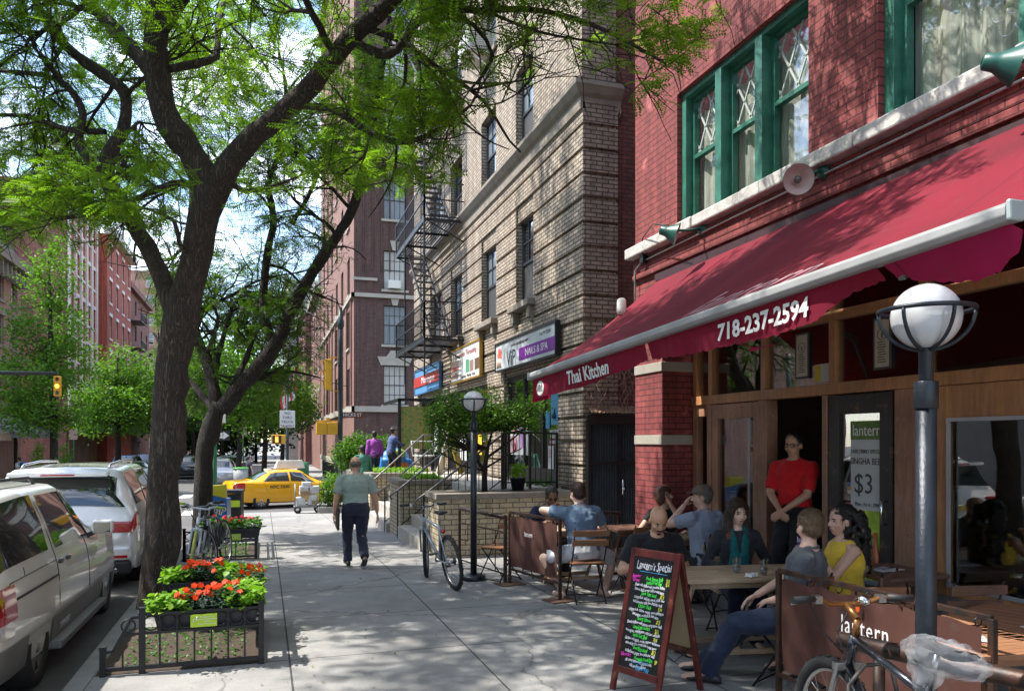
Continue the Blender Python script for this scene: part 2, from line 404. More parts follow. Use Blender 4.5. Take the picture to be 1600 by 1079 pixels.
white_trim = M('white trim', (.72, .69, .64), .7, var=.1, b=.2)
slate = M('slate', (.06, .075, .08), .6, var=.2, vs=6)
black_iron = M('black iron', (.014, .014, .016), .42, .3, var=.3, vs=8, b=.25, bs=60)
rust_iron = M('worn black steel', (.022, .02, .02), .45, .4, var=.3, vs=14, c2=(.075, .035, .022), b=.25, bs=50)
dark_frame = M('dark window frame', (.025, .03, .035), .45)
pane = M('window glass', (.012, .016, .02), .04, spec=1.0, coat=1, var=.1)
pane_blind = M('window with blind', (.42, .43, .40), .35, var=.12, vs=2.5, coat=1)
pane_curt = M('window with curtain', (.20, .24, .27), .3, var=.35, vs=3, coat=1, stretch=(5, 5, .4))
green_paint = M('green window paint', (.035, .17, .12), .5, var=.25, vs=7, b=.5, bs=40, c2=(.018, .105, .075))
wood_front = wood_mat('shopfront wood', (.56, .275, .11), (.32, .15, .065), .5, (18, 18, 2), wear=(.32, .21, .14))
wood_old = wood_mat('worn door wood', (.46, .255, .155), (.27, .135, .085), .6, (14, 14, 2), wear=(.36, .25, .19))
door_black = wood_mat('black door paint', (.03, .024, .02), (.018, .015, .014), .45, (12, 12, 2), wear=(.13, .075, .04))
shop_glass = glass_mat('shop glass', (.86, .9, .88), fac=.12)
clear_glass = glass_mat('clear glass', (.93, .95, .95))

# ================================================================ ground
def strip(name, x0, x1, y0, y1, dz, mat, thick=0, nx=2, step=2.0, f=gz):
    ys = [y0]
    while ys[-1] < y1 - 1e-6: ys.append(min(y1, ys[-1] + (step if ys[-1] < 60 else 40)))
    b = MB(); xs = [x0 + (x1 - x0) * i / nx for i in range(nx + 1)]
    b.grid([[(x, y, f(y) + dz) for x in xs] for y in ys], smooth=False)
    if thick:
        n = len(ys)
        for x in (x0, x1): b.grid([[(x, y, f(y) + dz) for y in ys], [(x, y, f(y) + dz - thick) for y in ys]], False)
        for y in (y0, y1): b.grid([[(x, y, f(y) + dz) for x in xs], [(x, y, f(y) + dz - thick) for x in xs]], False)
    o = b.build(name, mat); return tag(o, kind='structure')
KX = -1.42
strip('road', -260, 260, -40, 1500, -.14, asphalt, nx=12)
SW = strip('pavement', KX + .15, 9, -14, 26.6, 0, paving, thick=.3)
strip('kerb', KX, KX + .147, -14, 26.6, .004, kerb_m, thick=.3, nx=1)
strip('pavement_across', KX, 60, 41, 700, -.01, paving, thick=.3)
strip('pavement_opposite', -40, -10.5, 41, 700, -.01, paving, thick=.3)
strip('pavement_opposite', -40, -10.5, -14, 26.6, -.01, paving, thick=.3)
# tree pits: soil showing in the pavement
def pit(x0, x1, y0, y1):
    b = MB(); n = 14
    rows = [[(x0 + (x1 - x0) * i / n, y0 + (y1 - y0) * j / n, gz(y0 + (y1 - y0) * j / n) + .006 + (.03 * rnd.random() if 0 < i < n and 0 < j < n else 0)) for i in range(n + 1)] for j in range(n + 1)]
    b.grid(rows); return tag(b.build('soil', soil), kind='structure')
pit(KX + .16, -.02, 6.74, 8.34); pit(KX + .16, -.12, 13.2, 15.9)
# crossing stripes and lane lines far off
paint = M('road paint', (.62, .62, .6), .8, var=.2, vs=8)
cw = MB()
for i in range(9):
    x = -9.6 + i * .98
    cw.box(x, x + .5, 27.6, 30.4, gz(29) - .14 + .004, gz(29) - .14 + .012)
    cw.box(x, x + .5, 38.2, 40.6, gz(39) - .14 + .004, gz(39) - .14 + .012)
tag(cw.build('crossing_stripes', paint), kind='structure')

# ================================================================ facade tools
def fX(X0): return lambda u, z, d: (X0 + d, u, z)          # wall facing the street on our side (u runs along the street)
def fY(Y0): return lambda u, z, d: (u, Y0 + d, z)          # wall facing the camera
def fL(X0): return lambda u, z, d: (X0 - d, u, z)          # wall of the far side of the street
def fbox(mb, f, u0, u1, z0, z1, d0, d1):
    vs = [f(u, z, d) for u in (u0, u1) for z in (z0, z1) for d in (d0, d1)]
    return mb.add(vs, [(0, 1, 3, 2), (4, 6, 7, 5), (0, 4, 5, 1), (2, 3, 7, 6), (0, 2, 6, 4), (1, 5, 7, 3)])
def wall(mb, f, u0, u1, z0, z1, ops=(), dep=.25, d0=0):
    us = sorted({u0, u1, *[o[0] for o in ops if u0 < o[0] < u1], *[o[1] for o in ops if u0 < o[1] < u1]})
    zs = sorted({z0, z1, *[o[2] for o in ops if z0 < o[2] < z1], *[o[3] for o in ops if z0 < o[3] < z1]})
    for a, b in zip(us, us[1:]):
        for c, d in zip(zs, zs[1:]):
            m_, n_ = (a + b) / 2, (c + d) / 2
            if any(o[0] < m_ < o[1] and o[2] < n_ < o[3] for o in ops): continue
            mb.add([f(a, c, d0), f(b, c, d0), f(b, d, d0), f(a, d, d0)], [(0, 1, 2, 3)])
    for a, b, c, d in [o[:4] for o in ops]:
        a, b = max(a, u0), min(b, u1); c, d = max(c, z0), min(d, z1)
        if a >= b or c >= d: continue
        for q in (((a, c), (b, c)), ((b, c), (b, d)), ((b, d), (a, d)), ((a, d), (a, c))):
            mb.add([f(*q[0], d0), f(*q[1], d0), f(*q[1], d0 + dep), f(*q[0], d0 + dep)], [(0, 1, 2, 3)])
def window(par, f, a, b, c, d, dep=.18, cols=3, rows=2, split=True, fm=None, pm=None, lab=None, sill=None, lower=None, fw=.06, two=None):
    fm = fm or dark_frame; pm = pm or pane
    m = MB(); t = .05; D0, D1 = dep - .03, dep + .02
    for q in ((a, a + fw, c, d), (b - fw, b, c, d), (a + fw, b - fw, c, c + fw), (a + fw, b - fw, d - fw, d)): fbox(m, f, *q, D0, D1)
    mid = (c + d) / 2
    if split: fbox(m, f, a + fw, b - fw, mid - .025, mid + .03, D0 + .003, D1)
    def munt(z0, z1, cc, rr):
        for i in range(1, cc): u = a + fw + (b - a - 2 * fw) * i / cc; fbox(m, f, u - .012, u + .012, z0, z1, D0 + .008, D1)
        for j in range(1, rr): z = z0 + (z1 - z0) * j / rr; fbox(m, f, a + fw, b - fw, z - .012, z + .012, D0 + .008, D1 - .002)
    if split:
        munt(mid + .03, d - fw, cols, rows)
        if lower: munt(c + fw, mid - .025, *lower)
    else: munt(c + fw, d - fw, cols, rows)
    wf = m.build('window', fm, par, recalc=True)
    if lab: wf['label'] = lab
    pmb = MB(); fbox(pmb, f, a + .01, b - .01, (mid if two else c + .01), d - .01, dep, dep + .015); pmb.build('pane', pm, wf)
    if two: pmb = MB(); fbox(pmb, f, a + .01, b - .01, c + .01, mid - .003, dep + .001, dep + .016); pmb.build('pane', two, wf)
    if sill is not None: s_ = MB(); fbox(s_, f, a - .12, b + .12, c - .14, c - .002, -.1, dep - .04); s_.build('sill', sill, wf, bevel=.01)
    return wf
# ================================================================ tan brick building with shops
tb = thing('tan_building', 'tan brick apartment building with grooved lower courses and shops below', 'building', (XB, YB, 0), world=True)
YE = 26.6; LZ = 7.62                                        # far end, ledge height
F = fX(XB); cols_ = [(YX(833, XB), YX(806, XB)), (YX(775, XB), YX(752, XB)), (YX(722, XB), YX(704, XB)), (YX(690, XB), YX(672, XB))]
ops = []
for k, z in enumerate((4.62, 7.72, 10.8, 13.9, 17.0, 20.1)):
    for a, b in cols_: ops.append((a, b, z, z + 1.75))
shop_ops = [(YX(872, XB), YX(787, XB), 1.02, 3.22), (YX(762, XB), YX(700, XB), 1.02, 3.2), (YX(690, XB), YX(655, XB), 1.02, 3.2)]
m = MB(); wall(m, F, YB, YE, LZ + .02, 24, ops, .25)
wall(m, F, YB, YE, 0, LZ + .02, ops[:4] + shop_ops, .3, d0=.05)
wall(m, fX(13), YB, YE, 0, 24); wall(m, fY(YE), XB, 13, -1, 24)
m.build('wall', tan_brick, tb)
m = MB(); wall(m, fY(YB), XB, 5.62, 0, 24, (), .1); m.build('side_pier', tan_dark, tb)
m = MB(); wall(m, fY(YB + .12), 5.62, 13, 2.45, 24); wall(m, fX(5.62), YB, YB + .12, 0, 24); m.build('side_wall', brown_brick, tb)
m = MB(); z = .25; cz = .403                                # grooved courses: proud slabs between recessed joints
while z < LZ - .35:
    z1 = z + cz - .055
    segs = [(YB - .04, YE)]
    for a, b, c, d in ops[:4] + shop_ops:
        if c < z1 and d > z:
            ns = []
            for s0, s1 in segs:
                if b <= s0 or a >= s1: ns.append((s0, s1)); continue
                if a > s0: ns.append((s0, a - .001))
                if b < s1: ns.append((b + .001, s1))
            segs = ns
    for s0, s1 in segs:
        if s1 - s0 > .02: fbox(m, F, s0, s1, z, z1, 0, .049)
    z += cz
m.build('grooved_courses', tan_brick, tb, bevel=.006)
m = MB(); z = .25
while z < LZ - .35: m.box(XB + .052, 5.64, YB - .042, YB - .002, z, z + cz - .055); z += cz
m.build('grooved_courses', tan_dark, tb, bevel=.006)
m = MB()                                                     # ledge
prof = [(0, LZ - .32), (-.04, LZ - .30), (-.04, LZ - .1), (-.1, LZ - .05), (-.17, LZ + .06), (-.17, LZ + .13), (.0, LZ + .2)]
rows = []
for d, z in prof: rows.append([(XB + d, YE, z), (XB + d, YB + d, z), (5.7, YB + d, z)])
m.grid(rows, False); m.build('ledge', cast, tb)
m = MB(); fbox(m, F, YB, YE, 24, 24.5, -.3, .3); m.box(XB, 13, YB, YE, 23.9, 24.0); m.build('cornice', cast, tb)
for k, (a, b, c, d) in enumerate(ops):
    ci = k % 4; fl = k // 4
    if ci == 3 and fl > 3: continue
    ws = window(tb, F, a, b, c, d, .17, 3, 2, True, dark_frame, pane_curt if (k % 3) else pane, two=(M('dark insect screen', (.05, .05, .048), .6) if (ci + fl) % 3 != 2 else pane))
    if fl == 0 and ci < 3:
        s = MB(); fbox(s, F, a - .12, b + .14, c - .13, c - .002, -.16, .15)
        for u in (a - .03, b - .12): fbox(s, F, u, u + .15, c - .36, c - .132, -.10, .045); fbox(s, F, u, u + .15, c - .44, c - .362, -.05, .045)
        s.build('sill', cast, ws, bevel=.012)
    elif fl > 1 or ci > 1:
        s = MB(); fbox(s, F, a - .08, b + .08, c - .12, c - .002, -.07, .15); s.build('sill', cast, ws)
# shopfronts of the tan building
posters = [M('poster pink', (.62, .35, .42), .4), M('poster white', (.65, .66, .66), .4), M('poster blue', (.08, .32, .55), .4), M('poster yellow', (.75, .52, .05), .4), M('poster mauve', (.45, .25, .55), .4), M('poster teal', (.15, .5, .5), .4)]
def shopfront(f, a, b, c, d, n, doorat=None):
    m = MB(); D = .14
    for q in ((a, a + .07, c, d), (b - .07, b, c, d), (a + .07, b - .07, c, c + .3), (a + .07, b - .07, d - .1, d)): fbox(m, f, *q, D - .05, D + .03)
    for i in range(1, n): u = a + (b - a) * i / n; fbox(m, f, u - .04, u + .04, c + .3, d - .1, D - .045, D + .03)
    fr = m.build('shop_window', black_iron, tb)
    g = MB(); fbox(g, f, a + .02, b - .02, c + .1, d - .02, D, D + .01); g.build('pane', shop_glass, fr)
    inn = MB(); fbox(inn, f, a - .3, b + .3, c - .01, d + .1, D + 1.6, D + 1.65); fbox(inn, f, a - .3, b + .3, c - .04, c, D + .05, D + 1.6)
    inn.build('shop_interior', M('dim shop interior', (.16, .17, .15), .8, var=.4, vs=2), fr)
    return fr
a, b, c, d = shop_ops[0]; sf = shopfront(F, a, b, c, d, 3)
r2 = random.Random(3)
def poster(f, par, u0, u1, z0, z1, mt, dd=.125, nm='poster'): q = MB(); fbox(q, f, u0, u1, z0, z1, dd, dd + .004); return q.build(nm, mt, par)
u = lambda px: YX(px, XB)
poster(F, sf, u(816), u(789), 1.55, 2.5, posters[1]); poster(F, sf, u(809), u(804), 1.7, 2.3, posters[4], .12); poster(F, sf, u(799), u(792), 2.1, 2.4, posters[0], .12); poster(F, sf, u(800), u(790), 1.6, 1.95, posters[0], .12)
q = MB(); q.torus((XB + .115, u(796), 2.12), .09, .02, (1, 0, 0), 16, 6); q.torus((XB + .115, u(796), 1.72), .08, .02, (1, 0, 0), 16, 6); q.build('poster_emblem', M('dark rose ink', (.35, .05, .09), .5), sf)
poster(F, sf, u(862), u(851), 2.15, 2.72, posters[2]); poster(F, sf, u(849), u(843), 2.08, 2.4, posters[2])
q = MB(); q.lathe([(.0, 0), (.05, .01), (.06, .05), (.015, .13), (.02, .2)], (XB + .12, u(857), 2.25), 12); q.build('poster_bottle', M('navy ink', (.01, .03, .1), .4), sf)
poster(F, sf, u(855), u(847), 1.3, 1.75, posters[1]); poster(F, sf, u(870), u(866), 1.5, 1.8, posters[1])
wht = M('white lettering', (.8, .8, .8), .5, var=.03)
for i, s in enumerate(('EYEBROW THREADING', 'WAXING SPECIALS', 'MANICURE PEDICURE')):
    text(s, .085, wht, sf, frame((XB + .12, u(856.5), 2.02 - i * .1), (0, -1, 0), (0, 0, 1)), sx=.55)
text('53', .22, M('pink ink', (.7, .1, .2), .5), sf, frame((XB + .115, u(851), 1.6), (0, -1, 0), (0, 0, 1)), sx=.7)
a, b, c, d = shop_ops[1]; sf2 = shopfront(F, a, b, c, d, 3)
poster(F, sf2, u(745), u(738), 1.5, 2.0, posters[3]); poster(F, sf2, u(722), u(712), 1.2, 1.9, posters[1])
a, b, c, d = shop_ops[2]; sf3 = shopfront(F, a, b, c, d, 2)
poster(F, sf3, u(679), u(668), 1.5, 2.6, posters[1])
# flat signs over the shops
def flat_sign(label, px0, px1, z0, z1, dproj, face, rim, name='shop_sign'):
    y0, y1 = u(px1), u(px0)
    t = thing(name, label, 'sign', (XB - dproj, (y0 + y1) / 2, z0), world=True)
    m = MB(); fbox(m, F, y0, y1, z0, z1, -dproj + .02, -.045); m.build('panel', face, t)
    m = MB()
    for q in ((y0 - .04, y1 + .04, z0 - .04, z0), (y0 - .04, y1 + .04, z1, z1 + .04), (y0 - .04, y0, z0, z1), (y1, y1 + .04, z0, z1)): fbox(m, F, *q, -dproj, -.043)
    m.build('frame', rim, t); return t, y0, y1
t, y0, y1 = flat_sign('white and purple VIP nails and spa sign', 783, 878, 3.38, 3.93, .14, M('sign silver', (.55, .60, .63), .35, var=.2, vs=2), black_iron)
L = y1 - y0; lx = XB - .124
def lt(tt, s, size, y, z, mt, par, **k): return text(s, size, mt, par, frame((lx, y, z), (0, -1, 0), (0, 0, 1)), **k)
m = MB(); fbox(m, F, y0 + .02, y0 + L * .56, 3.45, 3.70, -.123, -.121); m.build('purple_band', M('purple vinyl', (.20, .015, .30), .4), t)
ink = M('black ink', (.02, .02, .025), .5)
lt(t, 'ViP', .46, y0 + L * .70, 3.55, ink, t, sx=1.0); lt(t, 'NAILS & SPA', .2, y0 + L * .28, 3.57, wht, t, sx=1.15)
lt(t, 'www.vipnailspa.com', .1, y0 + L * .55, 3.82, ink, t, sx=1.3); lt(t, '718.797.2210', .09, y0 + L * .15, 3.82, ink, t, sx=1.2)
q = MB(); red = M('coral ink', (.75, .12, .07), .5)
for i in range(5): q.sphere((XB - .122, y1 - .28 + .07 * cos(i * 1.25), 3.7 + .09 * sin(i * 1.25)), (.004, .09, .07), 12, 6)
q.build('flower_emblem', red, t); q = MB()
for i in range(4): q.tube([(XB - .126, y1 - .12 - i * .09, 3.42), (XB - .126, y1 - .2 - i * .05, 3.62)], .018, 6)
q.build('hand_emblem', M('skin ink', (.75, .48, .36), .5), t)
t, y0, y1 = flat_sign('gold framed eyebrow threading sign with photos', 711, 756, 3.42, 4.25, .12, M('sign white', (.68, .68, .64), .4, var=.06), M('gold frame', (.42, .24, .04), .4, .4)); lx = XB - .105; L = y1 - y0
lt(t, 'Eyebrows Threading', .19, y0 + L * .47, 4.08, M('maroon ink', (.35, .03, .06), .5), t, sx=1.35)
lt(t, 'Threading  Waxing  Facial', .12, y0 + L * .4, 3.5, ink, t, sx=1.2)
for (s0, s1, c_, z0, z1) in ((.02, .16, 4, 3.58, 3.85), (.2, .32, 1, 3.58, 3.85), (.34, .46, 5, 3.58, 3.9), (.72, .98, 0, 3.85, 3.98), (.72, .98, 2, 3.7, 3.83), (.72, .98, 1, 3.5, 3.66)):
    m = MB(); fbox(m, F, y0 + L * s0, y0 + L * s1, z0, z1, -.104, -.101); m.build('sign_photo', [M('photo skin', (.55, .36, .27), .5), M('photo brown', (.28, .18, .14), .5), M('photo red', (.45, .12, .1), .5), M('x', (.1, .3, .2)), M('photo hair', (.12, .07, .05), .5), M('photo green', (.08, .3, .18), .5)][c_], t)
t, y0, y1 = flat_sign('blue and red wine shop sign, smallest of the wall signs', 653, 692, 3.4, 4.15, .12, M('sign blue', (.10, .27, .50), .4, var=.15), M('blue rim', (.05, .12, .25), .4)); L = y1 - y0
m = MB(); fbox(m, F, y0 + .02, y1 + .03, 3.62, 3.95, -.125, -.101); m.build('red_band', M('sign red', (.42, .03, .03), .4), t); lx = XB - .127
lt(t, 'Montague', .3, y0 + L * .42, 3.78, wht, t, sx=1.7)
# air conditioner high on the wall
ac = thing('air_conditioner', 'white air conditioner on brackets high on the tan wall', 'air conditioner', (XB, u(752), 9.0), world=True)
ya, yb = u(771), u(752); acm = M('ac white', (.62, .61, .56), .5, var=.08)
zt = P(771, 45, X=XB).z - .55
m = MB(); m.box(XB - .62, XB + .1, ya, yb - .15, zt - .02, zt + .5); m.build('case', acm, ac, bevel=.02)
m = MB()
for i in range(9): m.box(XB - .56, XB - .02, ya - .012, ya - .001, zt + .06 + i * .045, zt + .08 + i * .045)
m.build('grille', M('ac grille', (.3, .3, .28), .6), ac)
m = MB(); m.beam((XB - .5, ya + .1, zt - .03), (XB, ya + .1, zt - .35), .03); m.beam((XB - .5, yb - .3, zt - .03), (XB, yb - .3, zt - .35), .03); m.build('bracket', acm, ac)
# ---------------------------------------------------------------- fire escape
fe = thing('fire_escape', 'black iron fire escape with slatted balconies and ladders', 'fire escape', (XB, 21.7, 4.5), world=True)
fy0, fy1, fx = 19.55, 24.0, XB - 1.05
for k, z in enumerate((4.5, 7.6, 10.7, 13.8, 16.9)):
    m = MB(); n = 15
    for i in range(n):
        x = fx + (XB - .02 - fx) * i / (n - 1); ys = (fy0, fy1) if x > fx + .0 else (fy0, fy1)
        if k and .30 < i / n < .8: m.box(x, x + .03, fy0, fy0 + 2.9, z, z + .02)
        else: m.box(x, x + .03, fy0, fy1, z, z + .02)
    for y in (fy0, fy0 + 1.4, fy0 + 2.9, fy1): m.beam((fx - .02, y, z - .03), (XB, y, z - .03), .04, .06)
    m.beam((fx, fy0, z - .02), (fx, fy1, z - .02), .03, .1); m.build('balcony_floor', black_iron, fe)
    m = MB(); zt = z + .95
    for zz in (zt, z + .5, z + .06):
        m.beam((fx, fy0, zz), (fx, fy1, zz), .028); m.beam((fx, fy0, zz), (XB, fy0, zz), .028); m.beam((fx, fy1, zz), (XB, fy1, zz), .028)
    nb = 34
    for i in range(nb + 1): y = fy0 + (fy1 - fy0) * i / nb; m.beam((fx, y, z), (fx, y, zt), .012)
    for i in range(1, 8):
        x = fx + (XB - fx) * i / 8
        for y in (fy0, fy1): m.beam((x, y, z), (x, y, zt), .012)
    for y in (fy0, fy1): m.beam((fx, y, z - .05), (fx, y, zt), .035)
    m.build('balcony_railing', black_iron, fe)
    m = MB()
    for y in (fy0 + .02, fy0 + 2.9, fy1): m.beam((fx + .05, y, z - .04), (XB, y, z - .55), .03)
    m.build('balcony_bracket', black_iron, fe)
    if k < 4:
        m = MB()
        for x in (fx + .32, fx + .80): m.beam((x, fy0 + .5, z), (x, fy1 - .35, z + 3.1), .03, .08)
        for i in range(13):
            t_ = (i + .5) / 13; y = fy0 + .5 + (fy1 - .85 - fy0) * t_; m.box(fx + .32, fx + .80, y - .09, y + .09, z + 3.1 * t_ - .01, z + 3.1 * t_ + .01)
        m.build('stair', black_iron, fe)
m = MB()
for y in (fy1 + .2, fy1 + .6): m.beam((XB - .15, y, 5), (XB - .15, y, 20), .035)
for i in range(48): m.beam((XB - .15, fy1 + .2, 5.1 + i * .31), (XB - .15, fy1 + .6, 5.1 + i * .31), .025)
m.build('drop_ladder', black_iron, fe)
m = MB()
for x, y in ((fx, fy0), (fx, fy0 + 2.9)): m.beam((x, y, 3.5), (x, y, 17), .035)
m.build('post', black_iron, fe)

# ================================================================ alley gate between the buildings
ag = thing('alley_gate', 'dark corrugated metal gate between the tan and red buildings', 'gate', (5.5, YB - .1, 0), world=True)
gx0, gx1, gy = P(922, 700, Y=YB - .1).x, 6.15, YB - .1
m = MB(); n = 44
pts = [(gx0 + (gx1 - gx0) * i / n, gy + (.03 if i % 2 else 0)) for i in range(n + 1)]
m.grid([[(x, y, .02) for x, y in pts], [(x, y, 2.12) for x, y in pts]], False); m.build('corrugated_panel', M('gate paint', (.045, .055, .065), .4, .2, var=.35, vs=9, b=.3), ag)
m = MB(); m.box(gx0 - .02, gx1, gy - .05, gy + .05, 2.12, 2.28); m.box(gx0 - .05, gx0, gy - .04, gy + .05, 0, 2.2); m.box(gx0, gx1, gy - .025, gy - .005, 1.45, 1.5); m.box((gx0 + gx1) / 2 - .02, (gx0 + gx1) / 2 + .02, gy - .03, gy - .01, .02, 2.12)
m.build('frame', black_iron, ag); m = MB(); m.lathe([(.012, 0), (.012, .25)], ((gx0 + gx1) / 2 + .05, gy - .04, .95), 8); m.sphere(((gx0 + gx1) / 2 + .05, gy - .05, 1.05), .03, 10, 6); m.build('handle', M('chrome', (.7, .7, .7), .2, 1), ag)
m = MB(); n = 30
m.grid([[(gx0 + (gx1 - gx0) * i / n, gy - .06, 2.30 + .02 * (i % 2)) for i in range(n + 1)], [(gx0 + (gx1 - gx0) * i / n, gy + .1, 2.42 + .02 * (i % 2)) for i in range(n + 1)]], False)
m.build('corrugated_hood', M('rusty sheet', (.22, .13, .08), .8, var=.4, vs=8), ag)
wr = MB(); rr = random.Random(5)
for i in range(26):
    x = rr.uniform(gx0 + .05, gx1 - .05); p = [(x, gy - .05, 2.4)]
    for j in range(6): x += rr.uniform(-.1, .1); p.append((x, gy - .03 + rr.uniform(-.02, .04), 2.4 + (j + 1) * .11 + rr.uniform(-.05, .05)))
    wr.tube(p, .004, 4)
wr.torus((gx0 + .42, gy + .02, 2.95), .13, .008, (0, 1, 0)); wr.torus((gx0 + .5, gy + .02, 2.9), .13, .008, (0, 1, 0))
tag(wr.build('dry_vine', M('dry vine', (.30, .19, .16), .9)), 'dry brown vine tangled on the brick above the alley gate', 'vine')

# ================================================================ terrace, planters and steps
TZ = 1.0
paving_t = M('terrace concrete', (.40, .37, .33), .85, var=.15, vs=3, b=.3)
def planter_wall(lab, x0, x1, y0, y1, z, zb=None, green=True):
    t = thing('brick_planter', lab, 'planter', ((x0 + x1) / 2, y0, gz(y0)), world=True)
    m = MB(); zb = gz(y1) - .2 if zb is None else zb; m.box(x0, x1, y0, y1, zb, z - .1); m.build('wall', cream_brick, t)
    m = MB(); c = .2
    m.box(x0 - .05, x1 + .05, y0 - .05, y0 + c, z - .098, z); m.box(x0 - .05, x1 + .05, y1 - c, y1 + .05, z - .098, z); m.box(x0 - .05, x0 + c, y0 + c, y1 - c, z - .098, z); m.box(x1 - c, x1 + .05, y0 + c, y1 - c, z - .098, z)
    m.build('coping', cast, t, bevel=.012)
    m = MB(); m.box(x0 + c, x1 - c, y0 + c, y1 - c, z - .097, z - .03); m.build('soil', soil, t)
    return t
PY = 12.05
pw1 = planter_wall('long cream brick planter holding the round bushy shrub', 2.66, 4.98, PY, 12.85, TZ)
pw2 = planter_wall('cream brick planter between the two flights of steps', 2.70, 3.85, 15.9, 17.3, 1.03)
pw3 = planter_wall('cream brick planter beyond the far flight of steps', 2.70, 4.6, 20.7, 23.2, .98)
t = thing('terrace', 'raised concrete terrace in front of the tan building shops', 'terrace', (4.5, 12.85, 0), world=True)
m = MB(); m.box(4.0, XB + .2, 12.86, 20.68, -.5, TZ - .004); m.build('slab', paving_t, t)
m = MB(); m.box(2.7, XB + .2, 23.22, 26.5, -.9, .66); m.build('slab', paving_t, t)
def flight(lab, y0, y1, n=5):
    t = thing('steps', lab, 'steps', (2.7, y0, gz(y0)), world=True)
    z0 = gz((y0 + y1) / 2); m = MB()
    for i in range(n): m.box(2.62 + i * .28, 4.0 + .02 * (i + 1), y0 + .002 * i, y1 - .002 * i, -.6 if i == 0 else z0 + (TZ - z0) * i / n - .02, z0 + (TZ - .004 - z0) * (i + 1) / n - .001 * i)
    m.build('stair_treads', paving_t, t, bevel=.012); return t
flight('near flight of concrete steps up to the terrace', 12.9, 15.86); flight('far flight of concrete steps beyond the brick planter', 17.34, 20.66)
def handrail(lab, y, x0=2.62, x1=4.1):
    t = thing('handrail', lab, 'handrail', (x0, y, gz(y)), world=True); zb = gz(y)
    m = MB(); top = [(x0 - .12, y, zb + .80), (x0 - .16, y, zb + .86), (x0 - .1, y, zb + .92), (x0, y, zb + .98), (x1, y, TZ + 1.0), (x1 + .5, y, TZ + 1.0)]
    m.tube(top, .02, 8); m.build('top_rail', M('worn grey steel', (.16, .15, .15), .35, .6, var=.3), t)
    m = MB(); m.beam((x0, y, zb), (x0, y, zb + .96), .03); m.beam((x1, y, TZ), (x1, y, TZ + 1), .03); m.beam((x0, y, zb + .22), (x1, y, TZ + .2), .02)
    m.build('post', black_iron, t); m = MB()
    for i in range(1, 12):
        s = i / 12; m.beam((x0 + (x1 - x0) * s, y, zb + .22 + (TZ - .02 - zb) * s), (x0 + (x1 - x0) * s, y, zb + .97 + (TZ + .02 - zb) * s), .012)
    m.build('baluster', black_iron, t)
handrail('steel handrail on the near side of the near steps', 13.05); handrail('steel handrail beside the middle brick planter', 15.75)
handrail('steel handrail on the near side of the far steps', 17.5); handrail('steel handrail at the far end of the far steps', 20.5)
def railing(lab, a, b, z, h=.95, name='railing', nb=12):
    a = Vector(a); b = Vector(b); t = thing(name, lab, 'railing', (a.x, a.y, z), world=True); m = MB()
    A = lambda s, zz: (a.x + (b.x - a.x) * s, a.y + (b.y - a.y) * s, z + zz)
    m.beam(A(0, h), A(1, h), .03, .03); m.beam(A(0, .12), A(1, .12), .025)
    for s in (0, .5, 1): m.beam(A(s, 0), A(s, h + .01), .04)
    m.build('rail_frame', black_iron, t); m = MB()
    for i in range(1, nb * 2): m.beam(A(i / nb / 2, .12), A(i / nb / 2, h), .014)
    m.build('baluster', black_iron, t); return t
railing('black iron railing on the long planter in front of the nail salon', (3.95, 12.75, 0), (4.96, 12.75, 0), TZ, .98, nb=5)
railing('black iron railing along the terrace edge by the shop windows', (4.05, 13.1, 0), (4.05, 12.9, 0), TZ, .98, nb=1)

# ================================================================ purple corner building across the side street
XP, YP = 4.85, 44.0
pb = thing('purple_brick_building', 'tall purple brown brick corner building with pale stone bands', 'building', (XP, YP, gz(YP)), world=True)
FY, FX_ = fY(YP), fX(XP); zb = gz(YP) - .2
wx0, wx1 = P(599, 600, Y=YP).x, P(635, 600, Y=YP).x
rowz = [P(600, 632, Y=YP).z, P(600, 538, Y=YP).z, P(600, 452, Y=YP).z, P(600, 342, Y=YP).z]
while rowz[-1] < 32: rowz.append(rowz[-1] + 3.9)
opsY = [(wx0, wx1, z, z + 2.25) for z in rowz]
for dx in (4.6, 9.2): opsY += [(wx0 + dx, wx1 + dx, z, z + 2.25) for z in rowz]
opsX = [(YP + 2.2 + i * 3.9, YP + 3.6 + i * 3.9, z, z + 2.25) for i in range(6) for z in rowz]
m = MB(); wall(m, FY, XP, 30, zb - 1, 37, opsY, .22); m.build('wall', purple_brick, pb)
m = MB(); wall(m, FX_, YP, YP + 26, zb - 1, 37, opsX, .22); m.build('street_wall', pink_brick, pb)  # paler copy of the corner brick, sunlight on this face put into its colour
m = MB()
def band(z0, z1, pr): fbox(m, FY, XP - pr, 30, z0, z1, -pr, .02); fbox(m, FX_, YP - pr, YP + 26, z0, z1, -pr, .02)
z1_ = P(547, 640, Y=YP).z; z2_ = P(547, 460, Y=YP).z; z3_ = P(547, 435, Y=YP).z
band(z1_ - .1, z1_ + .22, .14); band(z2_ - .1, z2_ + .12, .16); band(zb + 1.2, zb + 1.5, .1); m.build('stone_band', stone, pb)
m = MB(); fbox(m, FY, XP - .1, wx0 - .35, z3_ - .05, z3_ + .1, -.1, .02); band(36.6, 37.4, .4)
for z in rowz[3:8]: fbox(m, FY, wx0 - 2.1, wx0 - 1.9, z, z + .2, -.06, .02)
m.build('stone_trim', stone, pb)
m = MB()
for zc in (rowz[3] - 1, ):
    for i in range(4): fbox(m, FY, XP + .5 + i * .5, XP + .56 + i * .5, z3_ + .5, 36.5, -.05, .02)
m.build('brick_pilaster', purple_brick, pb)
